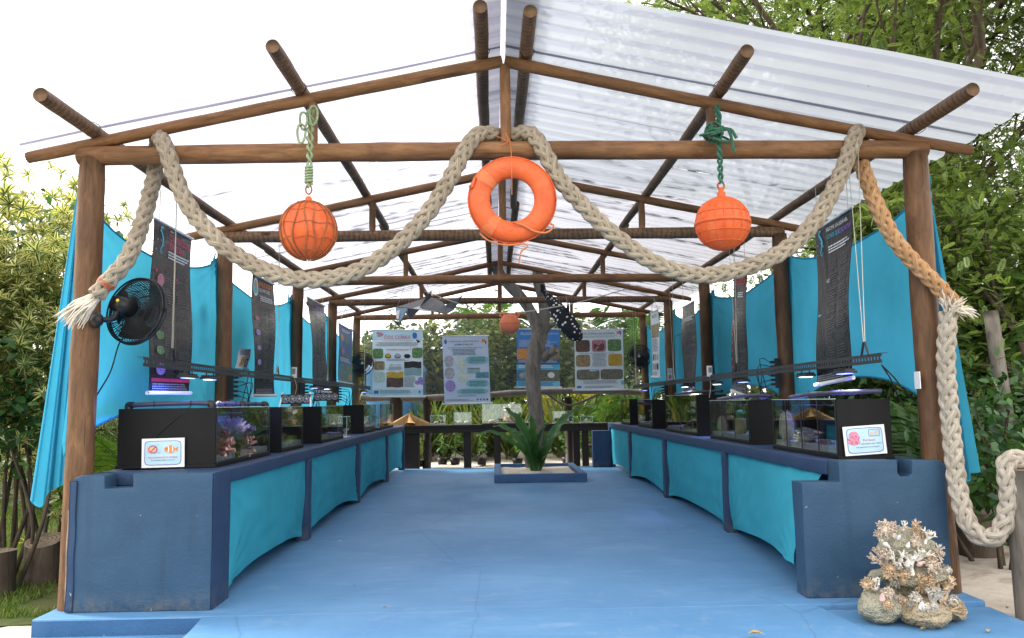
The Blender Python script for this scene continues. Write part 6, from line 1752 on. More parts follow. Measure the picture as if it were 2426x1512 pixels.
M['fern'] = leaf_mat('fern green', [(0.0, (0.065, 0.165, 0.055)), (1.0, (0.05, 0.13, 0.04))], 0.35, 0.3)
fn = thing('nest_fern', 'dark green fern with broad wavy leaves in the planter before the tree', 'plant', (bc[0], 15.4, 0.12))
def strap_leaf(parent, p0, p1, p2, w, mat, seed, name='leaf', wav=0.12, n=26, fold=0.35, nm=7):
    p0, p1, p2 = [np.array(q, float) for q in (p0, p1, p2)]
    t = np.linspace(0, 1, n)[:, None]
    c = (1-t)**2*p0+2*t*(1-t)*p1+t**2*p2
    T = np.gradient(c, axis=0); T /= np.linalg.norm(T, axis=1)[:, None]
    side = np.cross(T, np.array([0.0, -0.55, 0.85])); side /= np.linalg.norm(side, axis=1)[:, None]+1e-9
    up = np.cross(side, T)
    P = np.zeros((n, nm, 3)); uv = np.zeros((n, nm, 2))
    for i in range(n):
        tt = i/(n-1)
        ww = w*(0.14+0.86*math.sin(PI*min(1, tt**0.75*0.96+0.02))**0.8)*(1.0 if tt < 0.96 else 0.6)
        for j in range(nm):
            s = (j/(nm-1)-0.5)*2
            wv = wav*w*math.sin(tt*26+seed+(1.3 if s > 0 else 0))*abs(s)**1.5*min(1, tt*3)
            P[i, j] = c[i]+side[i]*s*ww*(1+0.08*math.sin(tt*31+seed*2+s))+up[i]*(fold*abs(s)*ww+wv)
            uv[i, j] = (j/(nm-1), tt)
    return MB().grid(P, uv=uv).build(name, mat, parent, True)
b0 = np.array([bc[0], 15.42, 0.13])
tips = [((1130, 1030), (1190, 1000), 15.0, 0.085), ((1192, 968), (1240, 985), 15.2, 0.14), ((1212, 1022), (1246, 1015), 14.75, 0.14), ((1258, 985), (1258, 1040), 14.9, 0.15), ((1300, 1002), (1278, 1020), 14.8, 0.14), ((1372, 968), (1305, 1000), 15.5, 0.12), ((1352, 1000), (1305, 1005), 15.0, 0.13), ((1240, 1000), (1252, 1035), 16.0, 0.13), ((1314, 1076), (1290, 1062), 15.0, 0.09), ((1335, 1035), (1300, 1020), 14.8, 0.11), ((1168, 1010), (1220, 1000), 15.8, 0.11)]
for k, (tp, md, Y, w) in enumerate(tips):
    bb_ = b0+np.array([0.07*math.cos(k*2.4), 0.07*math.sin(k*2.4), 0])
    lf = strap_leaf(fn, bb_, un(*md, y=(Y+15.4)/2), un(*tp, y=Y), w*0.78, M['fern'], k*1.7, wav=0.22)

# ------------------------------------------------------------------ hanging ray and whale shark
def zr4(zx, zy, y): return un((970+zx/4.757)*0.9473, (650+zy/4.757)*0.9473, y=y)
ray_ = thing('manta_model', 'grey and white fabric manta ray hung from the beams', 'model', zr4(400, 560, 13.4))
M['ray_grey'] = simple('grey ray fabric', (0.17, 0.175, 0.18), 0.8, 0.12, 8, 0.2)
M['ray_white'] = simple('white ray fabric', (0.62, 0.62, 0.60), 0.8, 0.08, 8)
M['ray_dark'] = simple('dark ray fabric', (0.045, 0.048, 0.055), 0.8, 0.2, 8)
M['ray_blue'] = simple('blue grey ray fabric', (0.20, 0.30, 0.40), 0.8, 0.15, 8)
def slab(parent, pts, mat, name, th=0.018, sub=None):
    """a cloth panel with thickness from an outline of (zx, zy, Y)"""
    top = np.array([zr4(a, b, c) for a, b, c in pts]); n = len(top)
    nrm = np.cross(top[1]-top[0], top[-1]-top[0]); nrm /= np.linalg.norm(nrm)
    c = top.mean(0)
    V = np.vstack([top, top+nrm*th, c[None], c[None]+nrm*th])
    F = [(i, (i+1) % n, 2*n) for i in range(n)]+[(n+(i+1) % n, n+i, 2*n+1) for i in range(n)]+[(i, n+i, n+(i+1) % n, (i+1) % n) for i in range(n)]
    return MB().add(V, F).build(name, mat, parent)
slab(ray_, [(380, 565, 13.35), (520, 445, 13.55), (640, 500, 13.5), (715, 570, 13.4), (765, 580, 13.3), (800, 560, 13.2), (880, 425, 12.9), (780, 590, 13.2), (690, 640, 13.2), (540, 607, 13.25)], M['ray_grey'], 'wing')
slab(ray_, [(105, 560, 13.6), (300, 500, 13.7), (500, 440, 13.8), (470, 470, 13.75), (380, 565, 13.45), (300, 580, 13.45)], M['ray_grey'], 'wing')
slab(ray_, [(380, 560, 13.34), (480, 410, 13.4), (520, 362, 13.42), (515, 450, 13.42), (470, 480, 13.4)], M['ray_dark'], 'dorsal_fin')
slab(ray_, [(300, 575, 13.42), (390, 545, 13.38), (400, 580, 13.33), (540, 608, 13.22), (310, 592, 13.38)], M['ray_white'], 'belly')
slab(ray_, [(90, 565, 13.5), (150, 575, 13.45), (270, 575, 13.35), (370, 592, 13.3), (330, 630, 13.3), (262, 700, 13.25), (225, 600, 13.3), (150, 720, 13.3), (105, 715, 13.35), (92, 620, 13.45)], M['ray_blue'], 'head')
slab(ray_, [(230, 575, 13.28), (370, 590, 13.26), (260, 700, 13.22), (230, 650, 13.25)], M['ray_dark'], 'head_lobe')
slab(ray_, [(88, 560, 13.52), (140, 590, 13.44), (125, 700, 13.32), (100, 700, 13.36)], M['ray_white'], 'head_lobe')
MB().tube(smooth_path([zr4(765, 580, 13.28), zr4(830, 510, 13.05), zr4(880, 422, 12.88)], 14), 0.012, 6).build('wing_edge', M['ray_dark'], ray_, True)
for (a, b) in (((235, 555, 13.5), (320, 190, 12.7)), ((110, 555, 13.55), (265, 130, 12.7)), ((500, 400, 13.5), (440, 200, 12.7)), ((600, 480, 13.5), (640, 170, 12.7))):
    MB().tube(np.array([zr4(*a), zr4(*b)]), 0.003, 5).build('hanging_cord', M['twine'], ray_, True)

def spot_mat():
    t = NT('spotted shark fabric')
    vo = t.n('ShaderNodeTexVoronoi'); vo.inputs['Scale'].default_value = 15.0; vo.inputs['Randomness'].default_value = 0.45
    t.l(t.coord('UV'), vo.inputs['Vector'])
    c = t.ramp(vo.outputs['Distance'], [(0.24, (0.72, 0.72, 0.70)), (0.30, (0.018, 0.02, 0.026))])
    return t.done(t.bsdf(c, 0.75, None, 0, 0.2))
M['shark'] = spot_mat()
sh = thing('whale_shark_model', 'black whale shark model with white spots hung head down beside the tree', 'model', zr4(2290, 950, 13.2))
path = smooth_path([zr4(1838, 375, 13.5), zr4(1870, 400, 13.5), zr4(1930, 470, 13.48), zr4(2010, 590, 13.42), zr4(2110, 730, 13.35), zr4(2210, 860, 13.28), zr4(2290, 945, 13.22)], 40)
rr = np.interp(np.linspace(0, 1, 40), [0, 0.12, 0.35, 0.6, 0.8, 0.93, 1.0], [0.03, 0.055, 0.13, 0.165, 0.15, 0.11, 0.05])
MB().tube(path, rr, 20).build('body', M['shark'], sh, True)
def slab_s(pts, name): 
    o = slab(sh, pts, M['shark'], name, 0.02)
slab_s([(1815, 380, 13.5), (1815, 290, 13.5), (1865, 285, 13.5), (1865, 370, 13.5), (1880, 410, 13.5), (1850, 400, 13.5)], 'tail_fin')
slab_s([(2080, 600, 13.3), (2120, 575, 13.25), (2135, 490, 13.2), (2150, 560, 13.2), (2150, 650, 13.25), (2110, 680, 13.3)], 'pectoral_fin')
slab_s([(2060, 760, 13.4), (1960, 700, 13.45), (2050, 700, 13.42), (2110, 760, 13.36)], 'pectoral_fin')
for (a, b) in (((1850, 300, 13.5), (1855, 160, 13.4)), ((2130, 500, 13.2), (2115, 420, 13.2)), ((2280, 810, 13.25), (2420, 735, 13.2))):
    MB().tube(np.array([zr4(*a), zr4(*b)]), 0.003, 5).build('hanging_cord', M['twine'], sh, True)

# ------------------------------------------------------------------ behind the bench: rail, net, pots, stool, barrel
def net_mat():
    t = NT('shade net')
    tp = t.n('ShaderNodeBsdfTransparent'); df = t.bsdf((0.16, 0.17, 0.16), 0.9, None, 0, 0.1)
    w = t.n('ShaderNodeTexWave'); w.inputs['Scale'].default_value = 26.0; w.inputs['Distortion'].default_value = 2.0; w.inputs['Detail'].default_value = 2.0; w.inputs['Detail Scale'].default_value = 0.5
    t.l(t.coord('Object', (1, 1, 0.45)), w.inputs['Vector'])
    k = t.ramp(w.outputs['Fac'], [(0.2, 0.30), (0.8, 0.44)])
    mx = t.n('ShaderNodeMixShader'); t.l(k, mx.inputs[0]); t.l(tp.outputs[0], mx.inputs[1]); t.l(df, mx.inputs[2])
    return t.done(mx.outputs[0])
M['net'] = net_mat()
P = np.zeros((20, 40, 3))
for i in range(20):
    for j in range(40):
        x = XL+0.1+(XR-XL-0.2)*j/39; z = 1.62+(3.36-1.62)*i/19
        P[i, j] = (x, 18.08+0.03*nz(x*1.5, z*1.5), z)
o = MB().grid(P).build('shade_net', M['net'], None, True); tag(o, 'sheer grey shade net stretched behind the back posters', 'net')
lr = thing('log_rail', 'weathered log rail on posts behind the back bench', 'rail', (0, 19.1, 0))
a = [un(855, 944, y=19.1), un(1040, 942, y=19.1), un(1150, 936, y=19.1), un(1350, 926, y=19.1), un(1530, 930, y=19.1)]
MB().tube(smooth_path(a, 40), 0.075*(1+0.1*np.sin(np.arange(40)*1.3)), 12).build('log', M['grey_wood'], lr, True)
for px, rr_ in ((938, 0.16), (1010, 0.10), (1345, 0.10), (1530, 0.1)):
    p = un(px, 935, y=19.12); MB().tube(np.array([(p[0], 19.12, -0.1), (p[0]+0.02, 19.12, 0.8), (p[0], 19.12, p[2]-0.06)]), [rr_, rr_*0.9, rr_*0.95], 12).build('post', M['dark_wood'], lr, True)
MB().tube(smooth_path([un(1290, 930, y=19.05), un(1345, 960, y=19.05), un(1420, 935, y=19.05)], 12), 0.03, 8).build('brace', M['grey_wood'], lr, True)
M['pot'] = simple('black nursery bag', (0.012, 0.012, 0.013), 0.5, 0.3)
M['seedling'] = leaf_mat('seedling green', [(0.0, (0.05, 0.12, 0.03)), (1.0, (0.10, 0.22, 0.05))], 0.4)
LEAF = ([(0, 0, 0), (-0.26, 0.35, 0.05), (-0.18, 0.72, 0.03), (0, 1.0, -0.04), (0.18, 0.72, 0.03), (0.26, 0.35, 0.05), (0, 0.35, 0.0), (0, 0.72, 0.0)],
        [(0, 6, 1), (1, 6, 7, 2), (2, 7, 3), (0, 5, 6), (5, 4, 7, 6), (4, 3, 7)], [(0.5, 0), (0, 0.35), (0, 0.72), (0.5, 1), (1, 0.72), (1, 0.35), (0.5, 0.35), (0.5, 0.72)])
nth = ['first', 'second', 'third', 'fourth', 'fifth', 'sixth']
for k, (px, py, h) in enumerate(((991, 1100, 0.55), (1048, 1095, 0.75), (1078, 1095, 0.8), (1141, 1095, 0.75), (1226, 1096, 0.7), (1343, 1093, 0.6))):
    p = un(px, py+6, z=-0.02); p[1] = min(p[1], 20.2)
    sd = thing('potted_seedling', 'thin seedling in a black nursery pot behind the bench, %s from the left' % nth[k], 'seedling', (p[0], p[1], -0.02), 'potted seedlings behind the bench')
    MB().lathe([(0.001, 0), (0.10, 0), (0.13, 0.16), (0.115, 0.162), (0.11, 0.13), (0.001, 0.13)], (p[0], p[1], -0.02), 16).build('pot', M['pot'], sd, True)
    st = smooth_path([(p[0], p[1], 0.1), (p[0]+0.03, p[1], 0.1+h*0.5), (p[0]-0.04+0.05*(k % 3), p[1], 0.1+h)], 12)
    MB().tube(st, 0.008, 6).build('stem', M['bark'], sd, True)
    r_ = rng(k); n = 60
    pos = st[r_.integers(3, 12, n)]+0.09*rand_dirs(r_, n); Mx = frames(pos, rand_dirs(r_, n)*[1, 1, 0.5], np.tile([0, 0, 1.0], (n, 1)), 0.10+0.08*r_.random(n))
    instanced('foliage', LEAF[0], LEAF[1], LEAF[2], Mx, M['seedling'], sd, r_.random(n))
    # little sand heap at its foot
st = thing('stool', 'small weathered wooden stool behind the right end of the bench', 'stool', un(1407, 1104, z=-0.03))
p = un(1407, 1104, z=-0.03); p[1] = 19.3
MB().lathe([(0.001, 0.38), (0.17, 0.38), (0.18, 0.40), (0.17, 0.43), (0.001, 0.43)], (p[0], p[1], 0), 24).build('seat', M['grey_wood'], st, True)
for k in range(4):
    a = PI/4+k*PI/2
    MB().tube(np.array([(p[0]+0.17*math.cos(a), p[1]+0.17*math.sin(a), -0.04), (p[0]+0.11*math.cos(a), p[1]+0.11*math.sin(a), 0.38)]), 0.02, 8).build('leg', M['grey_wood'], st, True)
br = thing('water_tank', 'blue plastic water tank beyond the log rail at left', 'water tank', (-3.0, 22.5, 0))
p0 = un(868, 850, y=22.5); p1 = un(1008, 860, y=22.5); cx = (p0[0]+p1[0])/2; rr_ = (p1[0]-p0[0])/2
MB().lathe([(rr_*0.93, 0.0), (rr_*0.96, 0.5), (rr_, 0.55), (rr_*0.97, 1.2), (rr_, 1.25), (rr_*0.99, 2.0), (rr_*1.03, 2.05), (rr_*1.03, 2.15), (rr_*0.9, 2.3), (rr_*0.3, 2.45), (0.001, 2.46)], (cx, 22.5, 0.25), 40).build('barrel', simple('blue plastic', (0.06, 0.18, 0.36), 0.45, 0.15), br, True)
box('stand', M['grey_wood'], br, cx-0.9, cx+0.9, 21.7, 23.3, -0.1, 0.249, 0.02)

# ------------------------------------------------------------------ stumps, posts, leaves on the ground
def end_grain():
    t = NT('end grain'); v = t.coord('Object')
    w = t.n('ShaderNodeTexWave'); w.wave_type = 'RINGS'; w.rings_direction = 'Z'; w.inputs['Scale'].default_value = 9.0; w.inputs['Distortion'].default_value = 3.0
    t.l(v, w.inputs['Vector'])
    c = t.ramp(w.outputs['Fac'], [(0.2, (0.17, 0.12, 0.08)), (0.8, (0.32, 0.25, 0.18))])
    c = t.mix(t.ramp(t.noise(v, 9, 5), [(0.45, 0.0), (0.7, 0.6)]), c, (0.06, 0.045, 0.035))
    return t.done(t.bsdf(c, 0.9, t.bump(t.noise(v, 20, 4), 0.5, 0.01), 0, 0.1))
M['end_grain'] = end_grain()
def stump(c, r, h, label, seed, tilt=0.0):
    s = thing('tree_stump', label, 'stump', c, 'sawn tree stumps')
    n = 28
    P = np.zeros((10, n, 3)); 
    for i in range(10):
        for j in range(n):
            a = 2*PI*j/n
            rr = r*(1.10-0.12*i/9)*(1+0.09*nz(math.cos(a)*1.6+seed, math.sin(a)*1.6, i*0.12))
            z = h*i/9 + (tilt*math.sin(a)*i/9)
            P[i, j] = (c[0]+rr*math.cos(a), c[1]+rr*math.sin(a), c[2]+z)
    uv = np.array([[(j/n*2*PI*r, h*i/9) for j in range(n+1)] for i in range(10)])
    MB().grid(P, True, uv).build('bark', M['stump'], s, True)
    top = P[-1]+np.array([0, 0, 0.001]); V = np.vstack([top, top.mean(0)[None]])
    MB().add(V, [(j, (j+1) % n, n) for j in range(n)]).build('sawn_top', M['end_grain'], s)
p = un(100, 1378, z=-0.2); stump((p[0], p[1], -0.23), 0.165, 0.42, 'brown sawn stump on the grass left of the pavilion', 1, 0.05)
p = un(-14, 1405, z=-0.2); stump((p[0], p[1], -0.23), 0.16, 0.40, 'dark stump cut by the left edge of the photo', 2)
p = un(2320, 1315, z=-0.12); stump((p[0], p[1], -0.14), 0.20, 0.46, 'dark stump behind the looped rope at right', 3, 0.02)
fp = thing('fence_post', 'thick low timber post at the right edge with the grey rope over it', 'post', (3.72, 5.62, -0.12))
zt2 = un(2410, 1112, y=5.62)[2]; xx = un(2447, 1300, y=5.62)[0]
MB().tube(np.array([(xx+0.02, 5.62, -0.15), (xx+0.01, 5.62, 0.3), (xx, 5.62, 0.7), (xx-0.005, 5.62, zt2)]), [0.155, 0.15, 0.15, 0.148], 18).build('timber', M['grey_wood'], fp, True)
MB().lathe([(0.147, 0.0), (0.12, 0.004), (0.001, 0.006)], (xx-0.005, 5.62, zt2), 18).build('sawn_top', M['end_grain'], fp)
lg = thing('leaning_pole', 'weathered grey pole leaning among the palms at right', 'pole', un(2400, 1130, y=8.6))
MB().tube(smooth_path([un(2402, 1140, y=8.6), un(2385, 1000, y=8.65), un(2365, 870, y=8.7), un(2346, 738, y=8.75)], 20), [0.075]*20, 12).build('timber', M['grey_wood'], lg, True)
sk = thing('stake', 'thin wooden stake beside the brown stump at left', 'stake', un(105, 1300, z=-0.2))
p = un(100, 1312, z=-0.2); MB().tube(np.array([(p[0], p[1], -0.22), (p[0]+0.02, p[1], 0.1), (p[0]+0.06, p[1], 0.36)]), 0.028, 8).build('timber', M['grey_wood'], sk, True)
M['dead_leaf'] = simple('dead leaf', (0.42, 0.26, 0.06), 0.7, 0.3, 20)
M['dead_leaf2'] = simple('brown dead leaf', (0.16, 0.08, 0.04), 0.8, 0.3, 20)
for k, (px, py, s_, m, z, lab) in enumerate(((1770, 1503, 0.085, 'dead_leaf', -0.012, 'curled yellow leaf at the bottom edge of the blue ramp'), (2340, 1498, 0.045, 'dead_leaf', -0.03, 'small yellow leaf on the paving below the coral sculpture'), (2178, 1492, 0.04, 'dead_leaf', -0.03, 'tiny yellow leaf left of the coral sculpture base'), (2130, 1440, 0.035, 'dead_leaf', -0.03, 'greenish leaf by the step near the coral sculpture'), (1962, 1408, 0.03, 'dead_leaf2', 0.006, 'tiny brown leaf at the foot of the right end wall'), (838, 1388, 0.03, 'dead_leaf2', 0.006, 'dark speck of leaf on the left half of the blue floor'), (802, 1283, 0.03, 'shell_white', 0.006, 'pale scrap on the blue floor near the left counter'), (905, 1440, 0.03, 'dead_leaf2', 0.004, 'brown leaf scrap low on the left half of the floor'), (2390, 1440, 0.05, 'dead_leaf2', -0.06, 'brown leaf on the sand by the right fence post'))):
    p = un(px, py, z=z); r_ = rng(k+40); a = r_.random()*6
    tv = np.array(LEAF[0])*s_*1.2; tv[:, 2] += 0.25*s_*np.abs(tv[:, 0]/s_)+0.12*s_*np.sin(tv[:, 1]/s_*2)
    V = np.stack([p[0]+tv[:, 0]*math.cos(a)-tv[:, 1]*math.sin(a), p[1]+tv[:, 0]*math.sin(a)+tv[:, 1]*math.cos(a), z+0.003+tv[:, 2]+0.01*s_], 1)
    tag(MB().add(V, LEAF[1]).build('fallen_leaf', M[m], None, True), lab, 'leaf', 'fallen leaves')
# ------------------------------------------------------------------ vegetation
M['lf_tree'] = leaf_mat('tree leaf', [(0.0, (0.06, 0.10, 0.026)), (0.5, (0.115, 0.17, 0.045)), (1.0, (0.20, 0.26, 0.085))], 0.5, 0.4)
M['lf_dark'] = leaf_mat('dark glossy leaf', [(0.0, (0.014, 0.045, 0.014)), (0.6, (0.035, 0.09, 0.025)), (1.0, (0.07, 0.15, 0.04))], 0.3, 0.3)
M['lf_var'] = leaf_mat('variegated leaf', [(0.0, (0.05, 0.10, 0.025)), (1.0, (0.14, 0.21, 0.05))], 0.36, 0.4, edge=(0.68, 0.63, 0.30))
M['lf_far'] = leaf_mat('far foliage', [(0.0, (0.030, 0.062, 0.018)), (0.6, (0.065, 0.11, 0.03)), (1.0, (0.15, 0.19, 0.06))], 0.35, 0.5)
M['lf_palm'] = leaf_mat('palm leaflet', [(0.0, (0.035, 0.085, 0.018)), (1.0, (0.085, 0.17, 0.035))], 0.4, 0.35)
M['lf_gold'] = leaf_mat('yellowing palm leaflet', [(0.0, (0.22, 0.24, 0.04)), (0.6, (0.44, 0.39, 0.06)), (1.0, (0.60, 0.46, 0.08))], 0.45, 0.4)
M['lf_lime'] = leaf_mat('lime palm leaflet', [(0.0, (0.10, 0.20, 0.02)), (1.0, (0.22, 0.36, 0.05))], 0.5, 0.4)
M['lf_strap'] = leaf_mat('strap leaf', [(0.0, (0.05, 0.10, 0.025)), (0.7, (0.11, 0.17, 0.045)), (1.0, (0.22, 0.22, 0.07))], 0.35, 0.35)
M['grass'] = leaf_mat('grass blade', [(0.0, (0.06, 0.11, 0.018)), (0.7, (0.13, 0.21, 0.035)), (1.0, (0.25, 0.27, 0.08))], 0.4, 0.5)

def twig_mat():
    t = NT('dark tree bark'); f = t.noise(t.coord('Object', (6, 6, 1.5)), 2.0, 4, 0.6)
    c = t.ramp(f, [(0.3, (0.035, 0.026, 0.018)), (0.7, (0.11, 0.085, 0.06))])
    return t.done(t.bsdf(c, 0.9, t.bump(f, 0.6, 0.02), 0, 0.1))
M['bark_dark'] = twig_mat()
# a pinnate spray: leaflets in pairs along a twig
def spray_template(n=6, ll=0.30, w=0.085):
    V = []; F = []; 
    for k in range(n):
        y = 0.12+0.80*k/(n-1)
        for s in (-1, 1):
            b = len(V); d = np.array([s*0.85, 0.5, 0.0]); d /= np.linalg.norm(d); q = np.array([-d[1], d[0], 0])*s
            l = ll*(1-0.35*abs(k/(n-1)-0.4)); p = np.array([0, y, -0.10*y*y])
            dr = np.array([0, 0, -0.06])
            V += [p, p+d*l*0.5+q*w+dr*0.3, p+d*l+dr, p+d*l*0.5-q*w+dr*0.3]
            F.append((b, b+1, b+2, b+3))
    b = len(V); V += [np.array([0, 0.9, -0.08]), np.array([-w, 1.05, -0.1]), np.array([0, 1.22, -0.14]), np.array([w, 1.05, -0.1])]; F.append((b, b+1, b+2, b+3))
    b = len(V); V += [np.array([-0.008, 0, 0]), np.array([0.008, 0, 0]), np.array([0.005, 0.95, -0.09]), np.array([-0.005, 0.95, -0.09])]; F.append((b, b+1, b+2, b+3))
    return np.array(V), F
SPRAY = spray_template()

def skeleton(rn, p, d, ln, r, depth, out, tips, up=0.15, fork=(2, 4), spread=0.65, gap=0):
    p = np.array(p, float); d = np.array(d, float); d /= np.linalg.norm(d)
    n = 5; pts = [p]
    for k in range(n):
        d = d+0.16*rand_dirs(rn, 1)[0]+np.array([0, 0, up*0.12]); d /= np.linalg.norm(d)
        pts.append(pts[-1]+d*ln/n)
    pts = np.array(pts)
    out.append((pts, np.linspace(r, r*0.62, n+1), depth))
    if depth <= 2: tips += [(q, d) for q in pts[1:]]
    if depth == 0: return
    k = rn.integers(*fork)
    for q in range(k+1):
        dd = d+spread*rand_dirs(rn, 1)[0]+np.array([0, 0, up*0.5]); dd /= np.linalg.norm(dd)
        st = pts[-1] if q < k-1 else pts[3]
        skeleton(rn, st, dd, ln*(0.62+0.2*rn.random()), r*0.60, depth-1, out, tips, up, fork, spread)

def tree(name, label, base, d, ln, r, depth, seed, leafn, size, mat, group, spread=0.65, up=0.15, cl=0.45, spray=True, cat='tree'):
    rn = rng(seed)
    t = thing(name, label, cat, base, group)
    out = []; tips = []
    skeleton(rn, base, d, ln, r, depth, out, tips, up, (2, 4), spread)
    MB().tube(out[0][0], out[0][1], 12).build('trunk', M['bark_dark'], t, True)
    mb = MB()
    for pts, rr, dp in out[1:]:
        if rr[0] > 0.006: mb.tube(pts, rr, 7 if dp >= 2 else 4, False)
    mb.build('branches', M['bark_dark'], t, True)
    P0 = np.array([q[0] for q in tips]); D0 = np.array([q[1] for q in tips])
    i = rn.integers(0, len(P0), leafn)
    pos = P0[i]+cl*rn.normal(size=(leafn, 3))*[1, 1, 0.7]
    fw = D0[i]*0.5+rand_dirs(rn, leafn)*[1, 1, 0.55]
    upv = np.tile([0, 0, 1.0], (leafn, 1))+0.5*rand_dirs(rn, leafn)
    tv = SPRAY[0] if spray else LEAF[0]; tf = SPRAY[1] if spray else LEAF[1]
    instanced('crown', tv, tf, None if spray else LEAF[2], frames(pos, fw, upv, size*(0.7+0.6*rn.random(leafn))), mat, t, rn.random(leafn))
    return t
GT = 'leafy trees on the right of the pavilion'
tree('leafy_tree', 'tall leafy tree leaning over the right eave, nearest the roof', (6.3, 11.0, -0.15), (-0.12, 0.05, 1), 4.0, 0.15, 4, 11, 10000, 0.145, M['lf_tree'], GT, 0.75, 0.2, 0.5)
tree('leafy_tree', 'leafy tree filling the upper right corner of the photo', (8.4, 9.6, -0.15), (-0.05, 0.0, 1), 4.2, 0.14, 4, 12, 13000, 0.13, M['lf_tree'], GT, 0.75, 0.2, 0.55)
tree('leafy_tree', 'leafy tree rising behind the middle of the right roof slope', (5.8, 16.0, -0.15), (0.0, 0.0, 1), 5.2, 0.16, 4, 13, 9500, 0.18, M['lf_tree'], GT, 0.75, 0.2, 0.6)
tree('leafy_tree', 'leafy tree set back between the two nearer right trees', (9.5, 15.5, -0.15), (0.0, 0.0, 1), 5.6, 0.17, 4, 14, 9500, 0.20, M['lf_tree'], GT, 0.75, 0.25, 0.7)
tree('leafy_tree', 'low branched leafy tree beside the right front curtain', (6.4, 8.8, -0.15), (0.1, 0.1, 1), 1.7, 0.11, 4, 15, 10500, 0.13, M['lf_tree'], GT, 0.8, 0.05, 0.42)
tree('leafy_tree', 'leafy tree behind the right screens seen above the fabric', (6.6, 13.2, -0.15), (0, 0, 1), 2.3, 0.13, 4, 17, 8500, 0.16, M['lf_tree'], GT, 0.8, 0.1, 0.5)

def shrub(name, label, c, rad, n, size, mat, seed, tpl=LEAF, group=None, stems=4, cat='shrub', shell=0.5):
    rn = rng(seed); c = np.array(c, float)
    s = thing(name, label, cat, (c[0], c[1], -0.2), group)
    for k in range(stems):
        e = c+rand_dirs(rn, 1)[0]*np.array(rad)*0.6
        b = np.array([c[0]+0.6*(e[0]-c[0])+0.06*rn.normal(), c[1]+0.2*rn.normal(), -0.22])
        MB().tube(smooth_path([b, (b+e)/2+0.12*rn.normal(size=3), e], 12), np.linspace(0.024, 0.009, 12), 7).build('stem', M['bark_dark'], s, True)
    d = rand_dirs(rn, n); q = rn.random(n)**shell
    # clumped, so that light and dark gaps show
    cl = rand_dirs(rn, 26)*(0.55+0.4*rn.random(26))[:, None]
    pick = cl[rn.integers(0, 26, n)]+0.30*rn.normal(size=(n, 3))
    pos = c+np.where(rn.random(n)[:, None] < 0.75, pick, d*q[:, None])*np.array(rad)
    return s, pos, rn
# rosettes of narrow yellow-edged leaves
def rosette(nl=15):
    V = []; F = []; U = []
    for k in range(nl):
        a = 2.4*k; el = 0.95-1.2*k/nl
        f = np.array([math.cos(a)*math.cos(el), math.sin(a)*math.cos(el), math.sin(el)])
        sd = np.cross(f, [0, 0, 1.0]); sd /= np.linalg.norm(sd)+1e-9; u = np.cross(sd, f); b = len(V)
        for (x, y, z) in LEAF[0]: V.append(sd*x*0.42+f*y+u*z-np.array([0, 0, 0.22*y*y]))
        F += [tuple(i+b for i in q) for q in LEAF[1]]; U += list(LEAF[2])
    return np.array(V), F, np.array(U)
ROS = rosette()
GV = 'yellow variegated shrubs at left'
for k, (c, rad, n, lab) in enumerate((((-5.15, 8.3, 2.45), (0.95, 0.8, 1.3), 780, 'tall yellow variegated shrub nearest the left front post'), ((-6.3, 8.8, 2.4), (0.9, 0.9, 1.5), 650, 'yellow variegated shrub at the left edge of the photo'), ((-4.9, 9.6, 1.0), (0.5, 0.6, 0.9), 130, 'low yellow variegated shrub behind the left curtain'), ((-5.6, 10.5, 2.7), (1.2, 0.9, 1.8), 700, 'yellow variegated shrub set back behind the taller one'))):
    s, pos, rn = shrub('variegated_shrub', lab, c, rad, n, 0.2, M['lf_var'], 30+k, group=GV)
    Mx = frames(pos, rand_dirs(rn, n)*[1, 1, 0.3], np.tile([0, 0, 1.0], (n, 1))+0.6*rand_dirs(rn, n), 0.12+0.08*rn.random(n))
    instanced('crown', ROS[0], ROS[1], ROS[2], Mx, M['lf_var'], s, rn.random(n))
for k, (c, rad, n, sz, lab) in enumerate((((-5.1, 7.6, 1.85), (0.75, 0.5, 0.5), 700, 0.13, 'dark glossy leaved shrub at left in front of the yellow one'), ((-4.6, 8.0, 1.35), (0.45, 0.4, 0.45), 350, 0.12, 'small dark leaved shrub behind the left curtain'), ((-4.9, 8.8, 3.3), (0.8, 0.6, 0.5), 260, 0.12, 'sparse climbing leaves above the variegated shrub'), ((5.3, 8.6, 1.0), (0.8, 0.7, 0.8), 900, 0.11, 'dark shrub beyond the right front screen'), ((4.6, 7.4, 0.95), (0.55, 0.5, 0.65), 520, 0.11, 'dark shrub seen under the right front screen'), ((6.9, 9.8, 0.8), (1.2, 0.8, 0.8), 1200, 0.11, 'dark understorey shrub at the right edge'), ((4.9, 10.6, 1.4), (0.8, 1.2, 1.1), 1200, 0.11, 'dark shrub outside the second right screen'))):
    s, pos, rn = shrub('broadleaf_shrub', lab, c, rad, n, sz, M['lf_dark'], 50+k, group='dark leaved shrubs')
    Mx = frames(pos, rand_dirs(rn, n)*[1, 1, 0.7]-np.array([0, 0.2, 0.25]), np.tile([0, -0.4, 1.0], (n, 1))+0.6*rand_dirs(rn, n), sz*(0.7+0.6*rn.random(n)))
    instanced('crown', LEAF[0], LEAF[1], LEAF[2], Mx, M['lf_dark'], s, rn.random(n))

tree('leafy_tree', 'slender leafy tree behind the leaning pole at right', (7.6, 11.4, -0.15), (0.0, 0.1, 1), 1.9, 0.10, 4, 19, 8500, 0.145, M['lf_tree'], GT, 0.85, 0.05, 0.5)
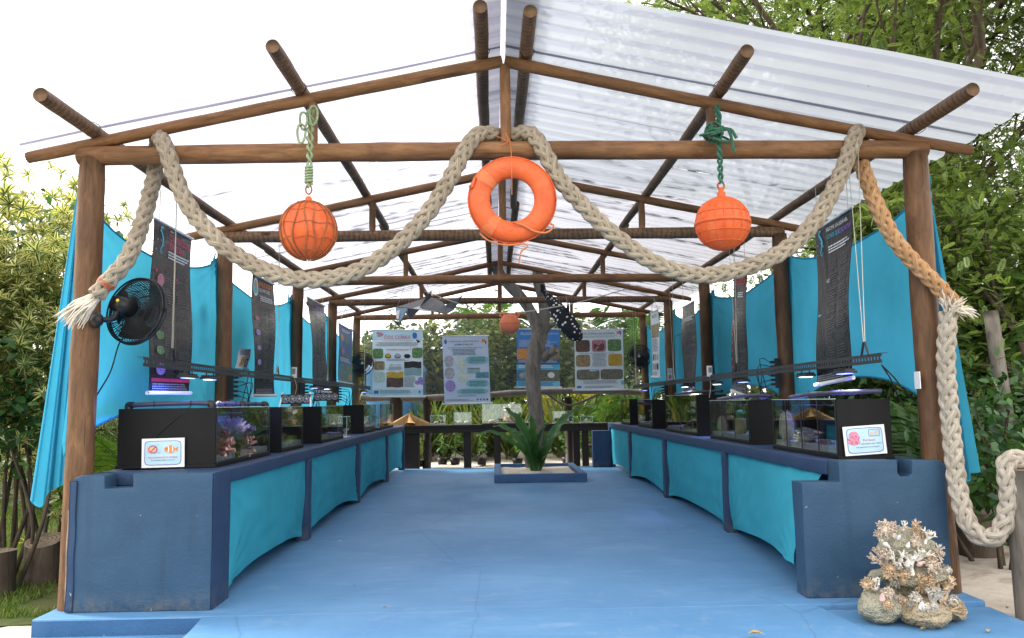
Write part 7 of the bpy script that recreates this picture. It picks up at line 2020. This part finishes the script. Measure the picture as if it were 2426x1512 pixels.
# palms: every frond is a part
def frond_mesh(nm, L, droop, nl, lw, ll, mat, seed):
    rn = rng(seed); mb = MB()
    t = np.linspace(0, 1, 16)
    rach = np.stack([L*t*(1-0.25*t*droop), np.zeros(16), L*(0.55*t-droop*0.75*t*t)], 1)
    mb.tube(rach, np.linspace(0.022, 0.004, 16), 5, False)
    for k in range(nl):
        tt = 0.12+0.86*k/(nl-1); p = np.array([np.interp(tt, t, rach[:, i]) for i in range(3)])
        l = ll*math.sin(PI*(0.12+0.80*tt))**0.7*(0.85+0.3*rn.random())
        for s in (-1, 1):
            d = np.array([0.55, s*0.85, -0.15-0.35*rn.random()]); d /= np.linalg.norm(d)
            e = p+d*l+np.array([0, 0, -0.28*l]); m = p+d*l*0.5+np.array([0, 0, 0.02])
            w = np.array([lw, 0, 0.2*lw])
            mb.add([p, m-w, e, m+w], [(0, 1, 2, 3)])
    V = np.concatenate(mb.v)
    me = bpy.data.meshes.new(nm); me.from_pydata([tuple(q) for q in V], [], mb.f)
    at = me.attributes.new('var', 'FLOAT', 'POINT'); at.data.foreach_set('value', np.clip(rn.random()*0.5+0.5*rn.random(len(V)), 0, 1).astype(np.float32))
    me.materials.append(mat); me.update()
    return me
_fr = {}
def palm(label, base, h, nf, L, droop, matk, seed, group, el=(0.1, 1.1), dens=30, trunk=True):
    rn = rng(seed)
    p = thing('palm', label, 'palm', base, group)
    base = np.array(base, float); top = base+np.array([0.12*h*rn.normal()*0.3, 0.0, h])
    if trunk: MB().tube(smooth_path([base, (base+top)/2+np.array([0.05, 0, 0]), top], 14), np.linspace(0.13, 0.085, 14)*(1 if h > 1 else 0.7), 10).build('trunk', M['bark'], p, True)
    for k in range(nf):
        key = (matk, round(L, 1), round(droop, 1), k % 3)
        if key not in _fr: _fr[key] = frond_mesh('frond', L, droop*(0.75+0.25*(k % 3)), dens, 0.018*L/1.6, 0.30*L, M[matk], k+seed)
        o = bpy.data.objects.new('frond', _fr[key])
        link(o, p, top)
        o.rotation_euler = (0.25*rn.normal(), -(el[0]+(el[1]-el[0])*rn.random()), 2*PI*k/nf+0.4*rn.normal())
GB = 'palms beyond the back of the pavilion'
def at(px, y): return un(px, 900, y=y)[0]
palm('yellowing palm seen between the two left back posters', (at(1035, 24), 24, -0.05), 0.5, 12, 2.2, 1.0, 'lf_gold', 1, GB, (0.1, 1.2))
palm('yellowing palm behind the log rail right of the bare tree', (at(1345, 23), 23, -0.05), 0.6, 11, 2.0, 1.0, 'lf_gold', 2, GB, (0.1, 1.2))
palm('green palm behind the lilac poster', (at(1160, 25), 25, -0.05), 1.0, 12, 2.6, 1.0, 'lf_lime', 3, GB, (0.1, 1.2))
palm('tall palm whose fronds show above the farthest beam', (at(1165, 29), 29, -0.05), 3.2, 14, 2.8, 1.0, 'lf_palm', 4, GB, (0.0, 1.2))
palm('tall palm behind the coral photo poster', (at(1420, 28), 28, -0.05), 3.0, 16, 3.0, 1.1, 'lf_palm', 5, GB, (0.0, 1.2))
palm('tall palm at the right end of the back wall', (at(1500, 26), 26, -0.05), 2.8, 16, 2.8, 1.1, 'lf_palm', 6, GB, (0.0, 1.2))
palm('palm in the gap right of the coral photo poster', (at(1500, 21.5), 21.5, -0.05), 0.8, 12, 2.0, 1.0, 'lf_palm', 7, GB, (0.1, 1.3))
palm('palm between the bare tree and the coral photo poster', (at(1300, 27), 27, -0.05), 2.2, 14, 2.6, 1.1, 'lf_palm', 8, GB, (0.0, 1.2))
palm('green palm behind the bleaching poster', (at(930, 26), 26, -0.05), 1.0, 12, 2.4, 1.0, 'lf_palm', 9, GB, (0.1, 1.2))
palm('lime green low palm behind the left front aquarium', (-3.95, 9.0, -0.2), 0.55, 13, 1.1, 0.9, 'lf_lime', 10, None, (0.2, 1.3))
GR = 'palms at the right of the pavilion'
palm('dark palm behind the leaning pole at right', (6.2, 10.0, -0.15), 1.3, 13, 2.2, 1.1, 'lf_palm', 11, GR, (0.0, 1.2))
palm('dark palm at the right edge above the fence post', (7.3, 10.8, -0.15), 1.9, 13, 2.4, 1.1, 'lf_palm', 12, GR, (0.0, 1.2))
palm('low dark palm under the right front screen', (4.7, 8.7, -0.15), 0.5, 11, 1.5, 1.0, 'lf_palm', 13, GR, (0.1, 1.2))

# clumps of strap leaves in the sand behind the bench
def strap_mesh():
    V = []; F = []
    for k in range(5):
        t = k/4; w = 0.035*(1-0.75*t**2)
        V += [(-w, t, -0.10*t*t), (0, t, -0.02-0.10*t*t), (w, t, -0.10*t*t)]
    for k in range(4):
        b = 3*k; F += [(b, b+1, b+4, b+3), (b+1, b+2, b+5, b+4)]
    return np.array(V), F
STR = strap_mesh()
for k, (px, Y, h, lab) in enumerate(((1012, 21.2, 1.35, 'behind the left bench leg'), (1055, 21.6, 1.5, 'left of the second bench leg'), (1118, 21.3, 1.4, 'right of the second bench leg'), (1165, 22.2, 1.6, 'behind the wide glass case'), (1210, 21.2, 1.4, 'behind the fern'), (1330, 21.6, 1.7, 'right of the bare tree'), (1395, 21.4, 1.6, 'behind the stool'), (1440, 22.3, 1.7, 'at the right end of the bench'), (985, 22.5, 1.5, 'at the left end of the bench'))):
    x = un(px, 1000, y=Y)[0]; rn = rng(70+k); n = 70
    s = thing('strap_leaf_plant', 'clump of long strap leaves in the sand ' + lab, 'plant', (x, Y, -0.05), 'strap leaved plants behind the bench')
    d = rand_dirs(rn, n)*[1, 1, 0]+np.array([0, 0, 1.0])*(0.6+1.6*rn.random(n))[:, None]
    pos = np.array([x, Y, 0.15])+rn.normal(size=(n, 3))*[0.08, 0.08, 0.12]
    upv = np.cross(np.cross(d, [0, 0, 1.0]), d)
    instanced('foliage', STR[0], STR[1], None, frames(pos, d, upv, h*(0.6+0.5*rn.random(n))), M['lf_strap'], s, rn.random(n))
    MB().tube(np.array([(x, Y, -0.1), (x, Y, 0.2), (x, Y, 0.45)]), [0.14, 0.11, 0.06], 9).build('stem', M['bark'], s, True)
s, pos, rn = shrub('broadleaf_shrub', 'light leaved young shrub beside the right end of the bench', (un(1385, 1000, y=19.6)[0], 19.6, 0.55), (0.45, 0.3, 0.45), 160, 0.15, M['seedling'], 90)
instanced('crown', LEAF[0], LEAF[1], LEAF[2], frames(pos, rand_dirs(rn, 160)*[1, 1, 0.5], np.tile([0, 0, 1.0], (160, 1)), 0.13+0.08*rn.random(160)), M['seedling'], s, rn.random(160))

M['lf_olive'] = leaf_mat('olive leaf', [(0.0, (0.05, 0.085, 0.02)), (0.6, (0.12, 0.16, 0.035)), (1.0, (0.24, 0.25, 0.06))], 0.45, 0.45)
for k, (px, Y, z, rad, n, lab) in enumerate(((905, 24.0, 2.3, (1.0, 0.7, 1.3), 1500, 'olive bushy tree behind the bleaching poster'), (1025, 23.6, 2.7, (1.1, 0.7, 1.25), 1900, 'olive bushy tree in the gap between the two left back posters'), (1185, 24.6, 2.9, (1.1, 0.7, 1.3), 1800, 'yellowish bushy tree behind the small orange buoy'), (1345, 24.0, 2.7, (0.9, 0.7, 1.4), 1500, 'olive bushy tree in the gap left of the coral photo poster'))):
    x = un(px, 850, y=Y)[0]
    s, pos, rn = shrub('bushy_tree', lab, (x, Y, z), rad, n, 0.2, M['lf_olive'], 110+k, group='bushy trees behind the net', cat='tree', stems=5)
    instanced('crown', LEAF[0], LEAF[1], LEAF[2], frames(pos, rand_dirs(rn, n)*[1, 1, 0.6]-np.array([0, 0.1, 0.3]), np.tile([0, -0.3, 1.0], (n, 1))+0.7*rand_dirs(rn, n), 0.15+0.12*rn.random(n)), M['lf_olive'], s, rn.random(n))
# background wood that reads as one mass
rn = rng(500); pos = []; var = []
def mass(x0, x1, y0, y1, ztop, n):
    for k in range(n):
        x = x0+(x1-x0)*rn.random(); y = y0+(y1-y0)*rn.random()
        zt = ztop(x)*(0.72+0.5*nz(x*0.35, y*0.3, 2.0)+0.25*nz(x*1.1, y*1.1))
        z = -0.2+zt*rn.random()**0.8
        pos.append((x, y, z)); var.append(min(1, max(0, 0.45+0.5*nz(x*0.8, y*0.8, z*0.8)+0.25*rn.normal())))
mass(-26, -4.5, 24, 31, lambda x: 4.2, 9000)
mass(-5.5, -0.8, 24.5, 28, lambda x: 5.8 if x > -3.4 else 4.2, 16000)
mass(-1.5, 6, 27, 32, lambda x: 5.2, 11000)
mass(3, 26, 21, 30, lambda x: 4.6, 13000)
mass(11, 24, 14, 22, lambda x: 4.6, 11000)
mass(-16, -8.0, 11, 24, lambda x: 3.4, 8000)
mass(5.2, 9.5, 12.0, 19, lambda x: 2.8, 9000)
mass(-7.5, -5.0, 12.5, 24, lambda x: 2.8, 5000)
pos = np.array(pos); n = len(pos)
o = instanced('background_wood', LEAF[0], LEAF[1], LEAF[2], frames(pos, rand_dirs(rn, n)*[1, 1, 0.6]-np.array([0, 0.1, 0.3]), np.tile([0, -0.3, 1.0], (n, 1))+0.7*rand_dirs(rn, n), 0.15+0.15*rn.random(n)), M['lf_far'], None, np.array(var), loc=(0, 20, 0))
tag(o, 'dense green wood closing off the view behind the pavilion', 'wood', kind='stuff')

# grass
def blades(x0, x1, y0, y1, n, zf, seed, label, hole=None):
    rn = rng(seed)
    p = np.stack([x0+(x1-x0)*rn.random(n), y0+(y1-y0)*rn.random(n)**1.6, np.zeros(n)], 1)
    keep = np.array([nz(a*0.9, b*0.9, 5.0) > -0.35 and not (hole and hole(a, b)) for a, b, _ in p]); p = p[keep]; n = len(p)
    p[:, 2] = [zf(a, b)-0.005 for a, b, _ in p]
    d = rand_dirs(rn, n)*[0.6, 0.6, 0]+np.array([0, 0, 1.0])
    tv = [(-0.07, 0, 0), (0.07, 0, 0), (0.045, 0.6, -0.03), (0, 1, -0.14), (-0.045, 0.6, -0.03)]
    o = instanced('grass', tv, [(0, 1, 2, 4), (4, 2, 3)], None, frames(p, d, rand_dirs(rn, n), 0.045+0.055*rn.random(n)), M['grass'], None, rn.random(n), loc=(0, 10, 0))
    tag(o, label, 'grass', kind='stuff')
blades(-9, -3.3, 6.5, 15, 42000, lawn_z, 1, 'short green lawn left of the pavilion', lambda a, b: b < 6.75 and a > -4.2)
blades(4.0, 9, 8.7, 14, 16000, lambda a, b: -0.13+0.05*nz(a*0.5, b*0.5, 1.0), 2, 'patchy green lawn right of the pavilion')
